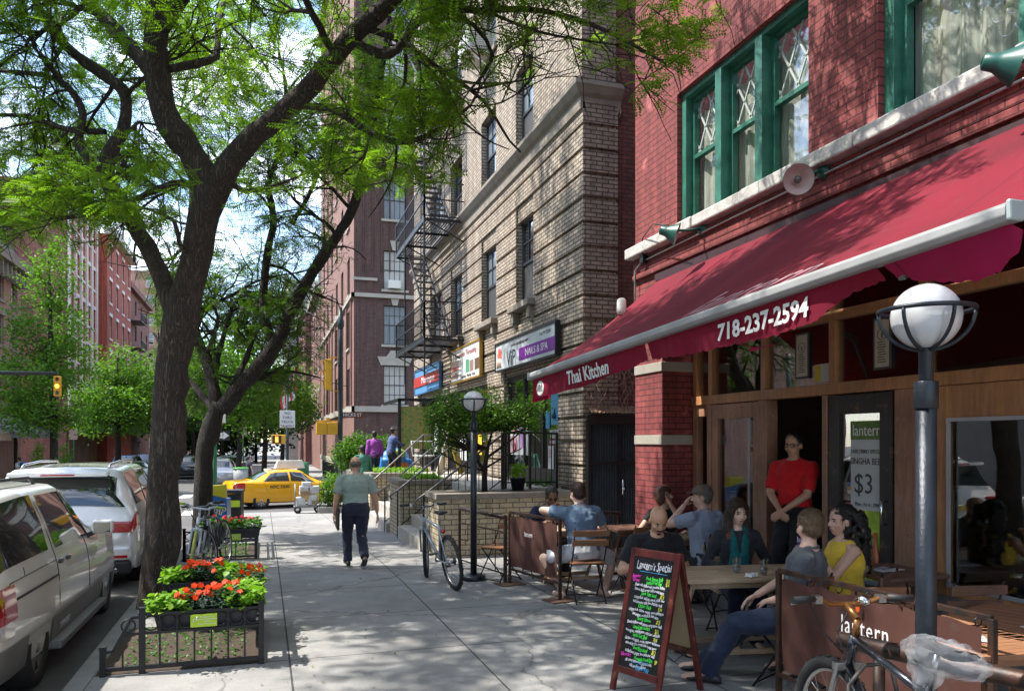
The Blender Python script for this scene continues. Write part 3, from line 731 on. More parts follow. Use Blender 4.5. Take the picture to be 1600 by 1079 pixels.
for k, (a, b, c, d) in enumerate(opsY[:len(rowz)]):
    pm_ = [pane_blind, pane_curt, pane_blind, pane_curt, pane][k % 5]
    wf = window(pb, FY, a, b, c, d, .15, 4, 2, True, dark_frame, pm_, sill=stone, lower=(4, 1 if k else 2))
    s = MB(); mid = (a + b) / 2; wv = .28
    if k == 0: s.add([FY(a - .15, d + .002, -.06), FY(b + .15, d + .002, -.06), FY(b + .35, d + .5, -.06), FY(mid + .5, d + .5, -.06), FY(mid + .25, d + .85, -.06), FY(mid - .25, d + .85, -.06), FY(mid - .5, d + .5, -.06), FY(a - .35, d + .5, -.06)], [tuple(range(8))]); s.add([FY(a - .15, d + .002, 0.01), FY(b + .15, d + .002, .01), FY(b + .35, d + .5, .01), FY(a - .35, d + .5, .01)], [(0, 1, 2, 3)])
    else: s.prism([(mid - .14, 0), (mid + .14, 0), (mid + wv, .55), (mid - wv, .55)], 0, .06, 'y', Matrix.Translation((0, YP - .06, d + .002)))
    s.build('keystone', stone, wf)
wmesh = None
for k, (a, b, c, d) in enumerate(opsX):
    if c > 30 or a > YP + 22: continue
    window(pb, FX_, a, b, c, d, .15, 3, 2, True, dark_frame, pane, sill=stone)
wac = MB(); z = rowz[2]; wac.box(wx0 + .25, wx0 + .95, YP - .3, YP + .1, z + .05, z + .5); wac.build('window_air_conditioner', acm, pb, bevel=.02)
m = MB(); 
for i in range(9): fbox(m, FX_, YP + 1.0 + i * 3.9 / 1.5, YP + 1.3 + i * 3.9 / 1.5, z1_ + .3, z2_ - .2, -.09, .02)
m.build('brick_pilaster', pink_brick, pb)
m = MB(); m.box(XP - .06, XP + .1, YP + .5, YP + 26, zb, zb + 1.15); m.build('plinth', stone, pb)

# further buildings of our side
def block(name, lab, X0, Y0, Y1, h, mat, trim, side=1, nf=6, nc=4, wpitch=None, fcam=None, dep=12, zg=-.95, corn=.5, wh=1.7, ww=1.1, trimw=True, camcols=0):
    f = fX(X0) if side > 0 else fL(X0)
    t = thing(name, lab, 'building', (X0, Y0, gz(Y0) - .14), world=True)
    fh = (h - 4.2) / (nf - 1); os_ = []
    for i in range(nc):
        yc = Y0 + (Y1 - Y0) * (i + .5) / nc
        for k in range(nf - 1): z = 3.8 + fh * k + .9; os_.append((yc - ww / 2, yc + ww / 2, z, z + wh))
    m = MB(); wall(m, f, Y0, Y1, zg, h, os_, .2); m.box(X0 if side > 0 else X0 - dep, X0 + dep if side > 0 else X0, Y1 - .01, Y1, zg, h)
    xb = X0 + side * dep; xa, xc = sorted((X0, xb)); fc = fY(Y0); oc = []
    for i in range(camcols):
        xx = X0 + side * (1.6 + i * 3)
        for k in range(nf - 1): z = 3.8 + fh * k + .9; oc.append((xx - ww / 2, xx + ww / 2, z, z + wh))
    wall(m, fc, xa, xc, zg, h, oc, .2); m.box(xa, xc, Y0, Y1, h - .02, h); m.build('wall', mat, t)
    m = MB(); fbox(m, f, Y0 - corn * .3, Y1, h - .1, h + .5, -corn, .1); fbox(m, f, Y0, Y1, 3.7, 4.0, -.12, .05); m.build('cornice', trim, t)
    for k, (a, b, c, d) in enumerate(os_):
        wf = window(t, f, a, b, c, d, .14, 1, 1, True, trim if trimw else dark_frame, pane, fw=.07)
        if trimw: s = MB(); fbox(s, f, a - .15, b + .15, d + .002, d + .3, -.07, .02); fbox(s, f, a - .15, b + .15, c - .18, c - .002, -.07, .02); s.build('lintel', trim, wf)
    for a, b, c, d in oc: window(t, fc, a, b, c, d, .14, 1, 1, True, trim if trimw else dark_frame, pane, fw=.07)
    return t
block('brick_building', 'pink brick building with finialled gable beyond the purple building', 4.85, 71, 84, 15.5, pink_brick, stone, 1, 4, 4, camcols=1)
gb = block('grey_apartment_building', 'pale grey apartment tower far down the right side of the street', 3.2, 110, 140, 24, M('pale render', (.42, .40, .37), .8), white_trim, 1, 7, 5, camcols=2)
b3 = block('brick_building', 'dark brown brick building before the grey apartment tower', 4.4, 88, 106, 16, far_dark, stone, 1, 5, 4, camcols=1)
m = MB()
for x in (5.0, 7.2): m.box(x - .35, x + .35, 70.6, 71.3, 15.5, 17.5); m.lathe([(.3, 0), (.42, .3), (.2, .55), (.3, .9), (.0, 1.3)], (x, 70.95, 17.5), 12)
m.build('finial', stone, bpy.data.objects['brick_building'])
# far side of the street
mb_ = block('mansard_building', 'low pink building with bracketed cornice and slate mansard roof', -14.2, 41.5, 54.2, 12.0, far_pink, cast, -1, 4, 5, corn=.7)
m = MB(); m.add([(-14.3, 41.5, 12.5), (-14.3, 54.2, 12.5), (-15.3, 54.2, 16), (-15.3, 41.5, 16), (-26, 54.2, 12.5), (-25, 54.2, 16), (-26, 41.5, 12.5), (-25, 41.5, 16)], [(0, 1, 2, 3), (1, 4, 5, 2), (0, 3, 7, 6), (3, 2, 5, 7)]); m.build('mansard_roof', slate, mb_)
m = MB()
for i in range(16): fbox(m, fL(-14.2), 42 + i * .78, 42.2 + i * .78, 11.1, 11.88, -.5, .02)
m.build('cornice_bracket', cast, mb_)
b2 = block('red_brick_building', 'tall red brick building with white pilasters and blank brown side wall', -14.2, 66, 76.5, 21.5, far_red, white_trim, -1, 6, 5, corn=.6)
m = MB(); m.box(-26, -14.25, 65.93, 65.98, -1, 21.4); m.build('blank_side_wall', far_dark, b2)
m = MB()
for i in range(6): fbox(m, fL(-14.2), 66 + i * 2.02, 66.45 + i * 2.02, 4.2, 21.2, -.16, .02)
m.build('white_pilaster', white_trim, b2)
b4 = block('red_brick_building', 'bright red brick building with ornate white window surrounds', -13.4, 77, 90, 20.5, far_red, white_trim, -1, 6, 4, corn=.7, wh=2.0, camcols=0)
b5 = block('dark_red_building', 'dark red brick tenement with iron balconies on its front', -14.0, 91, 108, 18.5, far_dark, far_dark, -1, 6, 4, trimw=False)
m = MB()
for z in (6, 9, 12, 15):
    m.box(-14, -12.8, 93, 97, z, z + .06); m.box(-12.85, -12.8, 93, 97, z + .9, z + .96)
    for i in range(14): m.box(-12.84, -12.81, 93 + i * .3, 93.03 + i * .3, z, z + .9)
m.build('iron_balcony', black_iron, b5)
block('pink_building', 'pink brick building closing the far end of the left side', -11.5, 125, 150, 27, far_pink, white_trim, -1, 9, 6, camcols=3)
# the opposite side facing the restaurant: seen only in the shop glass
ob = thing('bank_building', 'grey stone bank with round columns, seen reflected in the shop window', 'building', (-14.2, -10, 0), world=True)
m = MB(); m.box(-24, -15.6, -16, 26.0, -.2, 9.8); m.build('wall', M('bank granite', (.30, .29, .28), .8, var=.2, b=.3), ob)
for i in range(5):
    y = -9 + i * 4.6; m = MB(); m.lathe([(.75, 0), (.75, .25), (.6, .4), (.52, 9.3), (.68, 9.5), (.68, 9.8)], (-14.9, y, -.1), 24); m.build('column', M('bank granite', ()), ob)
m = MB(); m.box(-15.7, -14.1, -16, 26, 9.7, 10.6); m.build('entablature', M('bank granite', ()), ob)
m = MB()
for i in range(7): y = -11.3 + i * 4.6; m.box(-15.62, -15.58, y - .9, y + .9, 1, 7.5)
m.build('dark_window', pane, ob)
# ================================================================ restaurant building
rb = thing('red_painted_building', 'red painted brick restaurant building with green lattice windows', 'building', (XR, 9.3, 0), world=True)
F4 = fX(XR); F5 = fX(XS); YL = 9.30; YR_ = -4.0
g1 = (5.86, YX(1058, XR) , 4.40, 6.02); g2 = (2.55, YX(1372, XR), 4.40, 6.25)
m = MB(); wall(m, F4, YR_, YL, 3.86, 12, [g1, g2], .24)
wall(m, F4, 8.58, YL, -.1, 3.86, (), .1)
m.box(XR, XS + .1, 8.575, 8.58, -.1, 3.9); m.box(XR + .002, 13, YL, YL + .01, -.1, 12); m.box(XR + .01, XS + .3, YR_, 8.575, 3.858, 3.87)
m.build('wall', red_paint_brick, rb)
m = MB(); rr = random.Random(2); y = YL + .04
while y > YR_:
    y2 = max(YR_, y - rr.uniform(.9, 1.7)); e = rr.uniform(0, .02)
    m.box(XR - .13 - e, XR + .12, y2 + .006, y, 4.27 - e * .5, 4.40); y = y2
m.build('stone_sill', M('white washed stone', (.58, .55, .52), .85, var=.35, vs=9, b=1, bs=25), rb, bevel=.018)
m = MB(); m.box(XR - .05, XR - .001, YR_, YL, 3.98, 4.05); m.box(XR - .035, XR - .001, YR_, YL, 4.06, 4.26); m.build('corbel_course', red_paint_brick, rb, bevel=.008)
m = MB()
for z in (2.72, 1.80): m.box(XR - .02, XS + .002, 8.56, YL + .001, z, z + .12)
m.build('stone_band', stone, rb, bevel=.006)
m = MB(); m.box(XR - .035, XR - .002, YR_, 8.7, 3.86, 3.95); m.build('flashing', M('dark flashing', (.05, .02, .025), .5), rb)
def lattice_window(f, a, b, c, d, n, lab):
    dp = .2; m = MB(); ft = .12
    fbox(m, f, a, b, c, c + .06, .04, dp + .06); fbox(m, f, a, b, d - .07, d, .06, dp + .06)
    fbox(m, f, a, a + .07, c + .06, d - .07, .06, dp + .06); fbox(m, f, b - .1, b, c + .06, d - .07, .06, dp + .06)
    pw = (b - a - .17) / n
    for i in range(1, n): u_ = a + .07 + pw * i; fbox(m, f, u_ - ft / 2, u_ + ft / 2, c + .06, d - .07, .03, dp + .06)
    w_ = m.build('lattice_window', green_paint, rb, bevel=.006); w_['label'] = lab
    g = MB(); fbox(g, f, a + .05, b - .05, c + .03, d - .03, dp + .025, dp + .032); g.build('pane', pane_thin, w_)
    for i in range(n):
        u0 = a + .07 + pw * i + (ft / 2 if i else 0); u1 = a + .07 + pw * (i + 1) - (ft / 2 if i < n - 1 else 0); mid = c + (d - c) * .52
        s = MB(); q = .045
        fbox(s, f, u0, u0 + q, c + .06, d - .07, dp - .05, dp + .02); fbox(s, f, u1 - q, u1, c + .06, d - .07, dp - .05, dp + .02)
        for z in (c + .06, mid - .03, d - .07 - q): fbox(s, f, u0 + q, u1 - q, z, z + q, dp - .048, dp + .02)
        s.build('sash', green_paint, w_)
        s = MB(); z0, z1 = mid + .015, d - .115; U0, U1 = u0 + q, u1 - q; W = U1 - U0; H = z1 - z0; st = W / 1.5
        def seg(A, B): 
            s.beam(f(A[0], A[1], dp + .005), f(B[0], B[1], dp + .005), .014, .02)
        k = -6
        for k in range(-8, 9):                    # diagonals clipped to the sash
            for sg in (1, -1):
                slope = 1.75 * sg; zc0 = z0 + k * st * 1.75 * .66
                ptsl = []
                for uu in (U0, U1):
                    zz = zc0 + slope * (uu - (U0 if sg > 0 else U1)) * 1
                    ptsl.append((uu, zz))
                (ua, za), (ub, zb_) = ptsl
                def clip(u_, z_): return u_, z_
                if max(za, zb_) <= z0 or min(za, zb_) >= z1: continue
                dz = zb_ - za
                t0, t1 = 0, 1
                for lim, hi in ((z0, False), (z1, True)):
                    tt = (lim - za) / dz
                    if (dz > 0) != hi: t0 = max(t0, tt)
                    else: t1 = min(t1, tt)
                if t1 > t0: seg((ua + (ub - ua) * t0, za + dz * t0), (ua + (ub - ua) * t1, za + dz * t1))
        s.build('diamond_lattice', M('pale lead lattice', (.42, .47, .44), .6), w_)
    cu = MB(); nn = 60
    cu.grid([[f(a + .1 + (b - a - .2) * i / nn, z, dp + .07 + .025 * sin(i * 1.3)) for i in range(nn + 1)] for z in (c + .02, d - .25)])
    cu.build('curtain', curtain, w_)
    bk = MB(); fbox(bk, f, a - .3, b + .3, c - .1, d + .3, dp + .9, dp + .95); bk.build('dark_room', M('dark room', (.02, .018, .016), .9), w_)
    return w_
def trans_mat(name, c, alpha):
    m, nt, p = newmat(name); p.inputs['Base Color'].default_value = rgb(c); p.inputs['Roughness'].default_value = .9
    mp_ = tco(nt, 'Object', (1, 9, .7)); r = ramp(nt, noise(nt, 3, 4, mp_), .3, .7, (alpha * .5,) * 3, (min(1, alpha * 1.3),) * 3)
    nt.links.new(r, p.inputs['Alpha']); return m
curtain = trans_mat('lace curtain', (.75, .72, .62), .95)
pane_thin = glass_mat('window glass thin', (.93, .95, .95))
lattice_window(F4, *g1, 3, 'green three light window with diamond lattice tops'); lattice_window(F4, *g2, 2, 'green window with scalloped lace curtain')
m = MB()
for j in range(9):
    for i in range(9):
        y0_ = 3.1 + i * .12 + (.06 if j % 2 else 0); m.torus((XR + .21 + .01, y0_, 4.75 + j * .13), .06, .005, (1, 0, 0), 10, 4, pi, 2 * pi)
m.build('scallop_lace', M('white lace', (.7, .7, .7), .8), rb)
# shopfront
SF = thing('shopfront', 'brown wooden restaurant shopfront with transom windows and doors', 'shopfront', (XS, 5, 0), world=True)
v_ = lambda px: YX(px, XS)
FL = .2; T0, T1, U0_, U1_ = 2.29, 2.40, 3.0, 3.09
m = MB()
fbox(m, F5, YR_, 8.57, T0, T1, -.04, .08); fbox(m, F5, YR_, 8.57, U0_, U1_, -.03, .07); fbox(m, F5, YR_, 8.57, 3.7, 3.86, -.05, .07)
m.build('transom_rail', wood_front, SF, bevel=.006)
ver = [8.5, v_(1113), v_(1196), v_(1304), v_(1446), v_(1640), 2.2, 0.6, -1.2]
m = MB()
for i, y in enumerate(ver):
    fbox(m, F5, y - .04, y + .045, T1 + .002, U0_ - .002, -.032, .06); fbox(m, F5, y - .04, y + .045, U1_ + .002, 3.698, -.032, .06)
m.build('transom_mullion', wood_front, SF, bevel=.005)
m = MB(); fbox(m, F5, YR_, 8.55, T1, 3.7, .02, .028); m.build('transom_glass', shop_glass, SF)
# frames below the transom
a0, a1 = v_(1113), 8.55
m = MB(); fbox(m, F5, a1 - .10, a1, 0, T0 - .002, -.03, .06); fbox(m, F5, a0 - .03, a0 + .06, 0, T0 - .003, -.04, .08); fbox(m, F5, a0 + .06, a1 - .10, 0, .6, -.01, .05); fbox(m, F5, a0 + .06, a1 - .1, 2.15, T0 - .002, -.01, .05)
m.build('side_light', wood_old, SF, bevel=.005)
def framed(nm, y0, y1, z0, z1, b_, tp, bt, mt, par=SF, dd=(-.03, .03), glass=shop_glass):
    m = MB(); d0, d1 = dd
    fbox(m, F5, y0, y0 + b_, z0, z1, d0, d1); fbox(m, F5, y1 - b_, y1, z0, z1, d0, d1)
    fbox(m, F5, y0 + b_, y1 - b_, z0, z0 + bt, d0 + .002, d1); fbox(m, F5, y0 + b_, y1 - b_, z1 - tp, z1, d0 + .002, d1)
    o = m.build(nm, mt, par, bevel=.005)
    g = MB(); fbox(g, F5, y0 + b_ - .01, y1 - b_ + .01, z0 + bt - .01, z1 - tp + .01, 0, .008); g.build('pane', glass, o); return o
d1_ = framed('wooden_door', v_(1190), v_(1116), FL, T0 - .01, .12, .17, .5, wood_old); d1_['label'] = 'worn brown wooden door with tall glass'
m = MB(); q0 = v_(1176); m.box(XS - .035, XS - .031, q0, q0 + .045, .7, 2.1); m.build('metal_edge', M('grey edge strip', (.33, .33, .34), .4, .5), d1_)
m = MB(); fbox(m, F5, v_(1203), v_(1190), 0, T0 - .003, -.045, .1); fbox(m, F5, v_(1297), v_(1290), FL, T0 - .003, -.045, .1); m.build('door_post', wood_old, SF, bevel=.005)
bd = framed('black_door', v_(1399), v_(1297), FL, T0 - .012, .15, .18, .36, door_black); bd['label'] = 'black framed glass door with a beer poster'
m = MB(); yy = v_(1390); m.tube([(XS - .03, yy, 1.12), (XS - .09, yy, 1.12), (XS - .09, yy, 1.32), (XS - .03, yy, 1.32)], .011, 8); m.build('handle', M('chrome', ()), bd)
m = MB(); fbox(m, F5, v_(1462), v_(1403), 0, T0 - .003, -.04, .09); m.build('wood_pier', wood_old, SF, bevel=.006)
bwn = framed('large_window', v_(1600) - .35, v_(1462), .62, T0 - .004, .14, .26, .07, wood_front, glass=shop_glass); bwn['label'] = 'large wood framed shop window'
m = MB(); e0, e1 = v_(1600) - .21, v_(1462) - .14
for q in ((e0, e0 + .03, .69, 2.03), (e1 - .03, e1, .69, 2.03), (e0 + .03, e1 - .03, 2.0, 2.03), (e0 + .03, e1 - .03, .69, .72)): fbox(m, F5, *q, -.045, -.03)
m.build('steel_bead', M('steel bead', (.42, .42, .44), .4, .3), bwn)
m = MB(); fbox(m, F5, YR_, v_(1462), 0, .618, -.02, .1); m.build('base_panel', M('grey base panel', (.22, .215, .21), .6, var=.3, vs=4, b=.2), SF)
m = MB(); fbox(m, F5, YR_, v_(1600) - .36, .62, T0 - .003, -.03, .03); m.build('end_panel', wood_front, SF)
m = MB(); fbox(m, F5, v_(1403), v_(1113), -.02, FL - .004, -.32, .2); m.build('door_step', kerb_m, SF, bevel=.01)
# poster on the door
lt2 = lambda s_, size, y, z, mt, par, dd=.03, **k: text(s_, size, mt, par, frame((XS - dd, y, z), (0, -1, 0), (0, 0, 1)), **k)
py0, py1 = v_(1383), v_(1331); dp_ = -.012
m = MB(); fbox(m, F5, py0, py1, 1.1, 2.02, dp_, dp_ + .004); m.build('door_poster', M('poster grey', (.58, .62, .62), .5, var=.1), bd)
m = MB(); fbox(m, F5, py0, py1, 1.86, 2.03, dp_ - .004, dp_ - .001); m.build('poster_header', M('poster green', (.12, .24, .04), .5, var=.4, vs=12), bd)
m = MB(); fbox(m, F5, py0, py1, .60, 1.22, dp_ - .004, dp_ - .001); m.build('poster_base', M('poster lime', (.62, .72, .07), .5, var=.4, vs=5, c2=(.16, .36, .03)), bd)
pc = (py0 + py1) / 2
lt2('lantern', .15, pc, 1.94, wht, bd, .018, sx=.82); dki = M('poster ink', (.06, .06, .06), .5)
lt2('EARLYBIRD SPECIAL', .052, pc, 1.75, dki, bd, .014, sx=.85); lt2('SINGHA BEER', .085, pc, 1.66, dki, bd, .014, sx=.8); lt2('$3', .26, pc + .04, 1.45, dki, bd, .014, sx=.9)
lt2('Mon - Fri 4 - 7PM', .05, pc, 1.27, dki, bd, .014, sx=.8); lt2('no doggy bag', .04, pc, 1.0, dki, bd, .018, sx=.8)
m = MB(); m.lathe([(.05, 0), (.055, .05), (.05, .2), (.018, .3), (.018, .4), (.0, .4)], (XS - .02, py0 + .09, .63), 12); bo = m.build('poster_bottle', M('bottle orange', (.40, .09, .02), .4), bd); 
st = v_(1327)
for z, mt, h in ((1.43, M('card blue', (.05, .2, .5), .4), .035), (1.395, M('card orange', (.7, .3, .05), .4), .03), (1.36, M('card white', (.7, .7, .7), .4), .03)):
    m = MB(); fbox(m, F5, st - .03, st + .02, z, z + h, -.003, -.001); m.build('card_sticker', mt, bd)
m = MB(); fbox(m, F5, st - .065, st + .035, 1.14, 1.28, -.004, -.001); m.build('red_sticker', M('sticker red', (.5, .02, .05), .4), bd)
lt2('ZAGAT', .045, st - .015, 1.25, wht, bd, .005, sx=.8); lt2('RATED', .045, st - .015, 1.205, wht, bd, .005, sx=.8); lt2('2013', .03, st - .015, 1.165, wht, bd, .005, sx=.8)
# papers in the transom
for px, nm in ((1253, 'framed notice in the transom left of the post'), (1378, 'framed notice in the transom behind the lamp globe')):
    y = v_(px); t = thing('framed_notice', nm, 'notice', (XS, y, 2.6), world=True)
    m = MB(); fbox(m, F5, y - .085, y + .085, 2.5, 2.92, .0, .012); m.build('backing', M('notice paper', (.50, .47, .36), .7, var=.15, vs=20), t)
    m = MB()
    for q in ((y - .1, y - .085, 2.48, 2.94), (y + .085, y + .1, 2.48, 2.94), (y - .085, y + .085, 2.48, 2.5), (y - .085, y + .085, 2.92, 2.94)): fbox(m, F5, *q, -.004, .014)
    m.build('frame', dki, t); m = MB()
    for i in range(9): fbox(m, F5, y - .05 + .01 * (i % 3), y + .05 - .01 * (i % 2), 2.54 + i * .022, 2.55 + i * .022, -.003, -.001)
    m.sphere((XS - .002, y, 2.78), (.003, .012, .03), 8, 5); m.torus((XS - .002, y, 2.79), .05, .004, (1, 0, 0), 14, 4); m.build('printed_lines', M('notice ink', (.16, .13, .10), .7), t)
y = v_(1283); m = MB(); fbox(m, F5, y - .12, y + .10, 2.42, 2.6, .004, .012); yn = m.build('yellow_notice', M('notice white', (.5, .5, .45), .6), SF)
m = MB(); fbox(m, F5, y + .01, y + .095, 2.43, 2.59, .001, .0035); m.build('yellow_notice', M('notice yellow', (.55, .42, .03), .6), SF)
y = v_(1171); m = MB(); fbox(m, F5, y - .06, y + .02, 1.8, 2.05, -.005, -.001); m.build('door_sticker', M('sticker pale', (.55, .5, .5), .5, var=.3, vs=20), d1_)
m = MB(); fbox(m, F5, y - .06, y + .03, 1.72, 1.78, -.005, -.001); m.build('door_sticker', M('sticker orange', (.55, .16, .03), .5), d1_)
# interior
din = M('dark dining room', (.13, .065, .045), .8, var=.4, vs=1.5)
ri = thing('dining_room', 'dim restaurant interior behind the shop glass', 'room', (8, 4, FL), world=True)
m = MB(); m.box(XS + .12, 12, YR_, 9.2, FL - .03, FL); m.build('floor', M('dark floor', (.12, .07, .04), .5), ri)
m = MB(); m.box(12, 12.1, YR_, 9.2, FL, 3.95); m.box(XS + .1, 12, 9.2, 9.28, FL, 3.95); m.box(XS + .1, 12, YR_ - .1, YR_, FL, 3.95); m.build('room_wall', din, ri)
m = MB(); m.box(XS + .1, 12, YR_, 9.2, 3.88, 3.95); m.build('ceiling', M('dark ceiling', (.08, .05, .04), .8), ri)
sh = thing('back_bar', 'back bar shelves with rows of bottles inside the doorway', 'shelf', (8.4, 8.6, FL), world=True)
m = MB()
for z in (1.1, 1.5, 1.9, 2.3): m.box(7.6, 9.2, 9.0, 9.19, z, z + .03)
m.box(7.3, 9.6, 8.2, 8.55, FL, 1.2); m.build('shelf_board', M('shelf wood', (.10, .05, .03), .5), sh)
for i in range(18):
    x = 7.65 + (i % 9) * .16; z = 1.53 + (i // 9) * .4; m = MB(); m.lathe([(.035, 0), (.035, .16), (.013, .22), (.013, .28)], (x, 9.1, z), 8)
    m.build('bottle', [M('bottle green', (.03, .12, .03), .1), M('bottle amber', (.25, .10, .02), .1), M('bottle clear', (.4, .42, .4), .1)][i % 3], sh)
# ---------------------------------------------------------------- awning
def fabric(name, c, tr=.25):
    m, nt, p = newmat(name); o = nt.nodes['Material Output']
    f = noise(nt, 1.2, 5, tco(nt, 'Object')); cc = mixc(nt, ramp(nt, f, .3, .7), tuple(x * .62 for x in c), c); sp = N(nt, 'ShaderNodeSeparateXYZ'); nt.links.new(tco(nt, 'Object'), sp.inputs[0])
    ma = N(nt, 'ShaderNodeMath', operation='PINGPONG'); nt.links.new(sp.outputs[1], ma.inputs[0]); ma.inputs[1].default_value = .58; cc = mixc(nt, ramp(nt, ma.outputs[0], .0, .014), tuple(x * .45 for x in c), cc); cc = mixc(nt, ramp(nt, noise(nt, 7, 7, tco(nt, 'Object'), .75), .58, .72), cc, tuple(x * .55 + .03 for x in c))
    nt.links.new(cc, p.inputs['Base Color']); p.inputs['Roughness'].default_value = .85; 
    bump(nt, p, noise(nt, 3, 3, tco(nt, 'Object', (3, 1, 1))), .3, .03)
    t = N(nt, 'ShaderNodeBsdfTranslucent'); nt.links.new(mixc(nt, 1.0, cc, (2.2, 2, 2.2), 'MULTIPLY'), t.inputs[0]); mx = N(nt, 'ShaderNodeMixShader'); mx.inputs[0].default_value = tr
    nt.links.new(p.outputs[0], mx.inputs[1]); nt.links.new(t.outputs[0], mx.inputs[2]); nt.links.new(mx.outputs[0], o.inputs[0]); return m
crim = fabric('crimson canvas', (.235, .003, .022), .26); crim2 = fabric('faded crimson canvas', (.30, .005, .04), .35)
AL, AR = P(832, 588, D=9.1), P(1580, 333, D=3.25)
aw = thing('awning', 'crimson canvas awning with grey front bar over the restaurant', 'awning', (XR, 5.4, 3.9), world=True)
WL, WR = Vector((XR - .06, 8.56, 3.84)), Vector((XR - .06, 2.0, 3.92))
def aws(s, t):                                     # s along the street, t from wall to bar
    a = WL.lerp(WR, s); b = AL.lerp(AR, s); p = a.lerp(b, t); p.z -= .06 * sin(pi * t) + .012 * sin(pi * s * 3) * t + .007 * sin(s * 46 + 2 * sin(t * 4)) * sin(pi * t) * (1 + sin(s * 17)); return p
m = MB(); m.grid([[aws(i / 160, j / 20) for i in range(161)] for j in range(21)]); cvs = m.build('canvas', crim, aw)
md = cvs.modifiers.new('s', 'SOLIDIFY'); md.thickness = .004
bar = (AR - AL).normalized(); m = MB(); outd = Vector((-1, 0, 0)); outd = (outd - bar * outd.dot(bar)).normalized(); upd = outd.cross(bar); upd = upd if upd.z > 0 else -upd
pr = [(-.02, -.042), (.04, -.042), (.06, -.018), (.056, .024), (.026, .044), (-.02, .04)]
rows = [[AL + bar * L_ + outd * a + upd * b for a, b in pr + pr[:1]] for L_ in (0, (AR - AL).length + .02)]
m.grid(rows, False); m.add([p for p in rows[0][:-1]], [tuple(range(6))]); m.add([p for p in rows[1][:-1]], [tuple(range(6))]); m.build('front_bar', M('grey aluminium', (.36, .36, .365), .45, .3, var=.15, vs=6), aw, bevel=.006)
m = MB()
for e in (AL - bar * .012, AR + bar * .035): m.beam(e - bar * .012 + outd * .02, e + bar * .012 + outd * .02, .085, .09, up=upd)
m.build('bar_end_cap', M('end cap grey', (.36, .42, .43), .5), aw, bevel=.01)
m = MB()
for s in (.12, .88):
    a = aws(s, .03) - Vector((0, 0, .2)); c_ = aws(s, .93) - Vector((0, 0, .14)); k = a.lerp(c_, .5) + Vector((0, .5 if s > .5 else -.5, -.05)); m.beam(a, k, .04, .06); m.beam(k, c_, .035, .05)
m.build('folding_arm', M('arm grey', (.12, .12, .12), .4, .3), aw)
def s_at(px):
    lo, hi = 0.0, 1.0
    for _ in range(40):
        mdl = (lo + hi) / 2; p = AL.lerp(AR, mdl); d_ = p.x * sin(PSI) + p.y * cos(PSI); x = 800 + FPX * (p.x * cos(PSI) - p.y * sin(PSI)) / d_
        if x < px: lo = mdl
        else: hi = mdl
    return lo
HT = [(s_at(px), h, sw) for px, h, sw in ((832, .22, .02), (900, .22, .03), (985, .16, .03), (1010, .13, .04), (1040, .16, .03), (1100, .185, .03), (1200, .20, .03), (1270, .18, .04), (1320, .08, .04), (1370, .05, .05), (1385, .05, .1), (1430, .12, .12), (1490, .16, .14), (1530, .15, .14), (1565, .09, .12), (1590, .02, .08))]
def hang(s):                                        # depth and inward swing of the valance along the bar
    return float(np.interp(s, [q[0] for q in HT], [q[1] for q in HT])), float(np.interp(s, [q[0] for q in HT], [q[2] for q in HT]))
rows = []; NS = 260; rr = random.Random(9)
hv = [hang(i / NS) for i in range(NS + 1)]
for j in range(9):
    row = []
    for i in range(NS + 1):
        s = i / NS; h, sw = hv[i]; q = j / 8; fr = (rr.uniform(-.012, .006) if (j == 8 and s > .42) else 0)
        wv = .018 * sin(s * 55 + 2 * sin(s * 13)) * q
        p = AL.lerp(AR, s) + Vector((0, 0, -.045)) - outd * (sw * q + wv) + Vector((0, 0, -h * q + fr)); row.append(p)
    rows.append(row)
m = MB(); k1, k2 = int(NS * s_at(1008)), int(NS * s_at(1378))
m.grid([r_[:k1 + 1] for r_ in rows]); m.grid([r_[k1 + 2:k2] for r_ in rows]); vl = m.build('valance', crim2, aw)
m = MB(); m.grid([r_[k2 + 1:] for r_ in rows]); vt = m.build('torn_valance', fabric('torn pink canvas', (.48, .02, .13), .5), aw)
m = MB(); p0 = AL + Vector((.02, .03, -.05)); m.grid([[p0 + Vector((.25 * i / 6, .05 * sin(i * 1.4), -.0 + .0 * i)) - Vector((0, 0, q * (.26 - .012 * i))) + Vector((0, .03 * sin(i * 2 + q * 2), 0)) for i in range(7)] for q in (0, .5, 1)]); m.build('end_flap', crim2, aw)
p0 = AL.lerp(AR, .65) + Vector((.1, 0, -.2)); m = MB(); m.tube([p0 + Vector((.01 * i, -.05 * i, -.03 * sin(i * .5) - .01 * i)) for i in range(8)], .004, 5); m.sphere(p0 + Vector((0, -.2, -.08)), (.02, .05, .012), 8, 6); m.build('loose_thread', vt.data.materials[0], aw)
m = MB(); e_ = YX(965, 3.9); m.lathe([(.05, 0), (.06, .05), (.055, .18), (.03, .2)], aws(.04, .35) + Vector((-.0, .1, 0)), 10); m.build('fabric_end_roll', white_trim, aw)
def on_valance(s_c, dz):
    p = AL.lerp(AR, s_c); return p
def vtext(s_, size, s_c, dz, sx, shear=0, off=.03):
    h, sw = hang(s_c); L_ = (AR - AL).length
    def wp(co):
        s = s_c + co.x / L_; hh, sw2 = hang(max(0, min(1, s))); q = (dz - co.y) / hh
        wv = .018 * sin(s * 55 + 2 * sin(s * 13)) * q
        return AL.lerp(AR, s) + Vector((0, 0, -.045)) - outd * (sw2 * q + wv - .012 - co.z) + Vector((0, 0, -hh * q))
    return text(s_, size, wht, aw, None, sx=sx, shear=shear, warp=wp, bold=.004)
vtext('Thai Kitchen', .19, s_at(917), .105, 1.05); vtext('718-237-2594', .152, s_at(1184), .10, 1.1, .22)
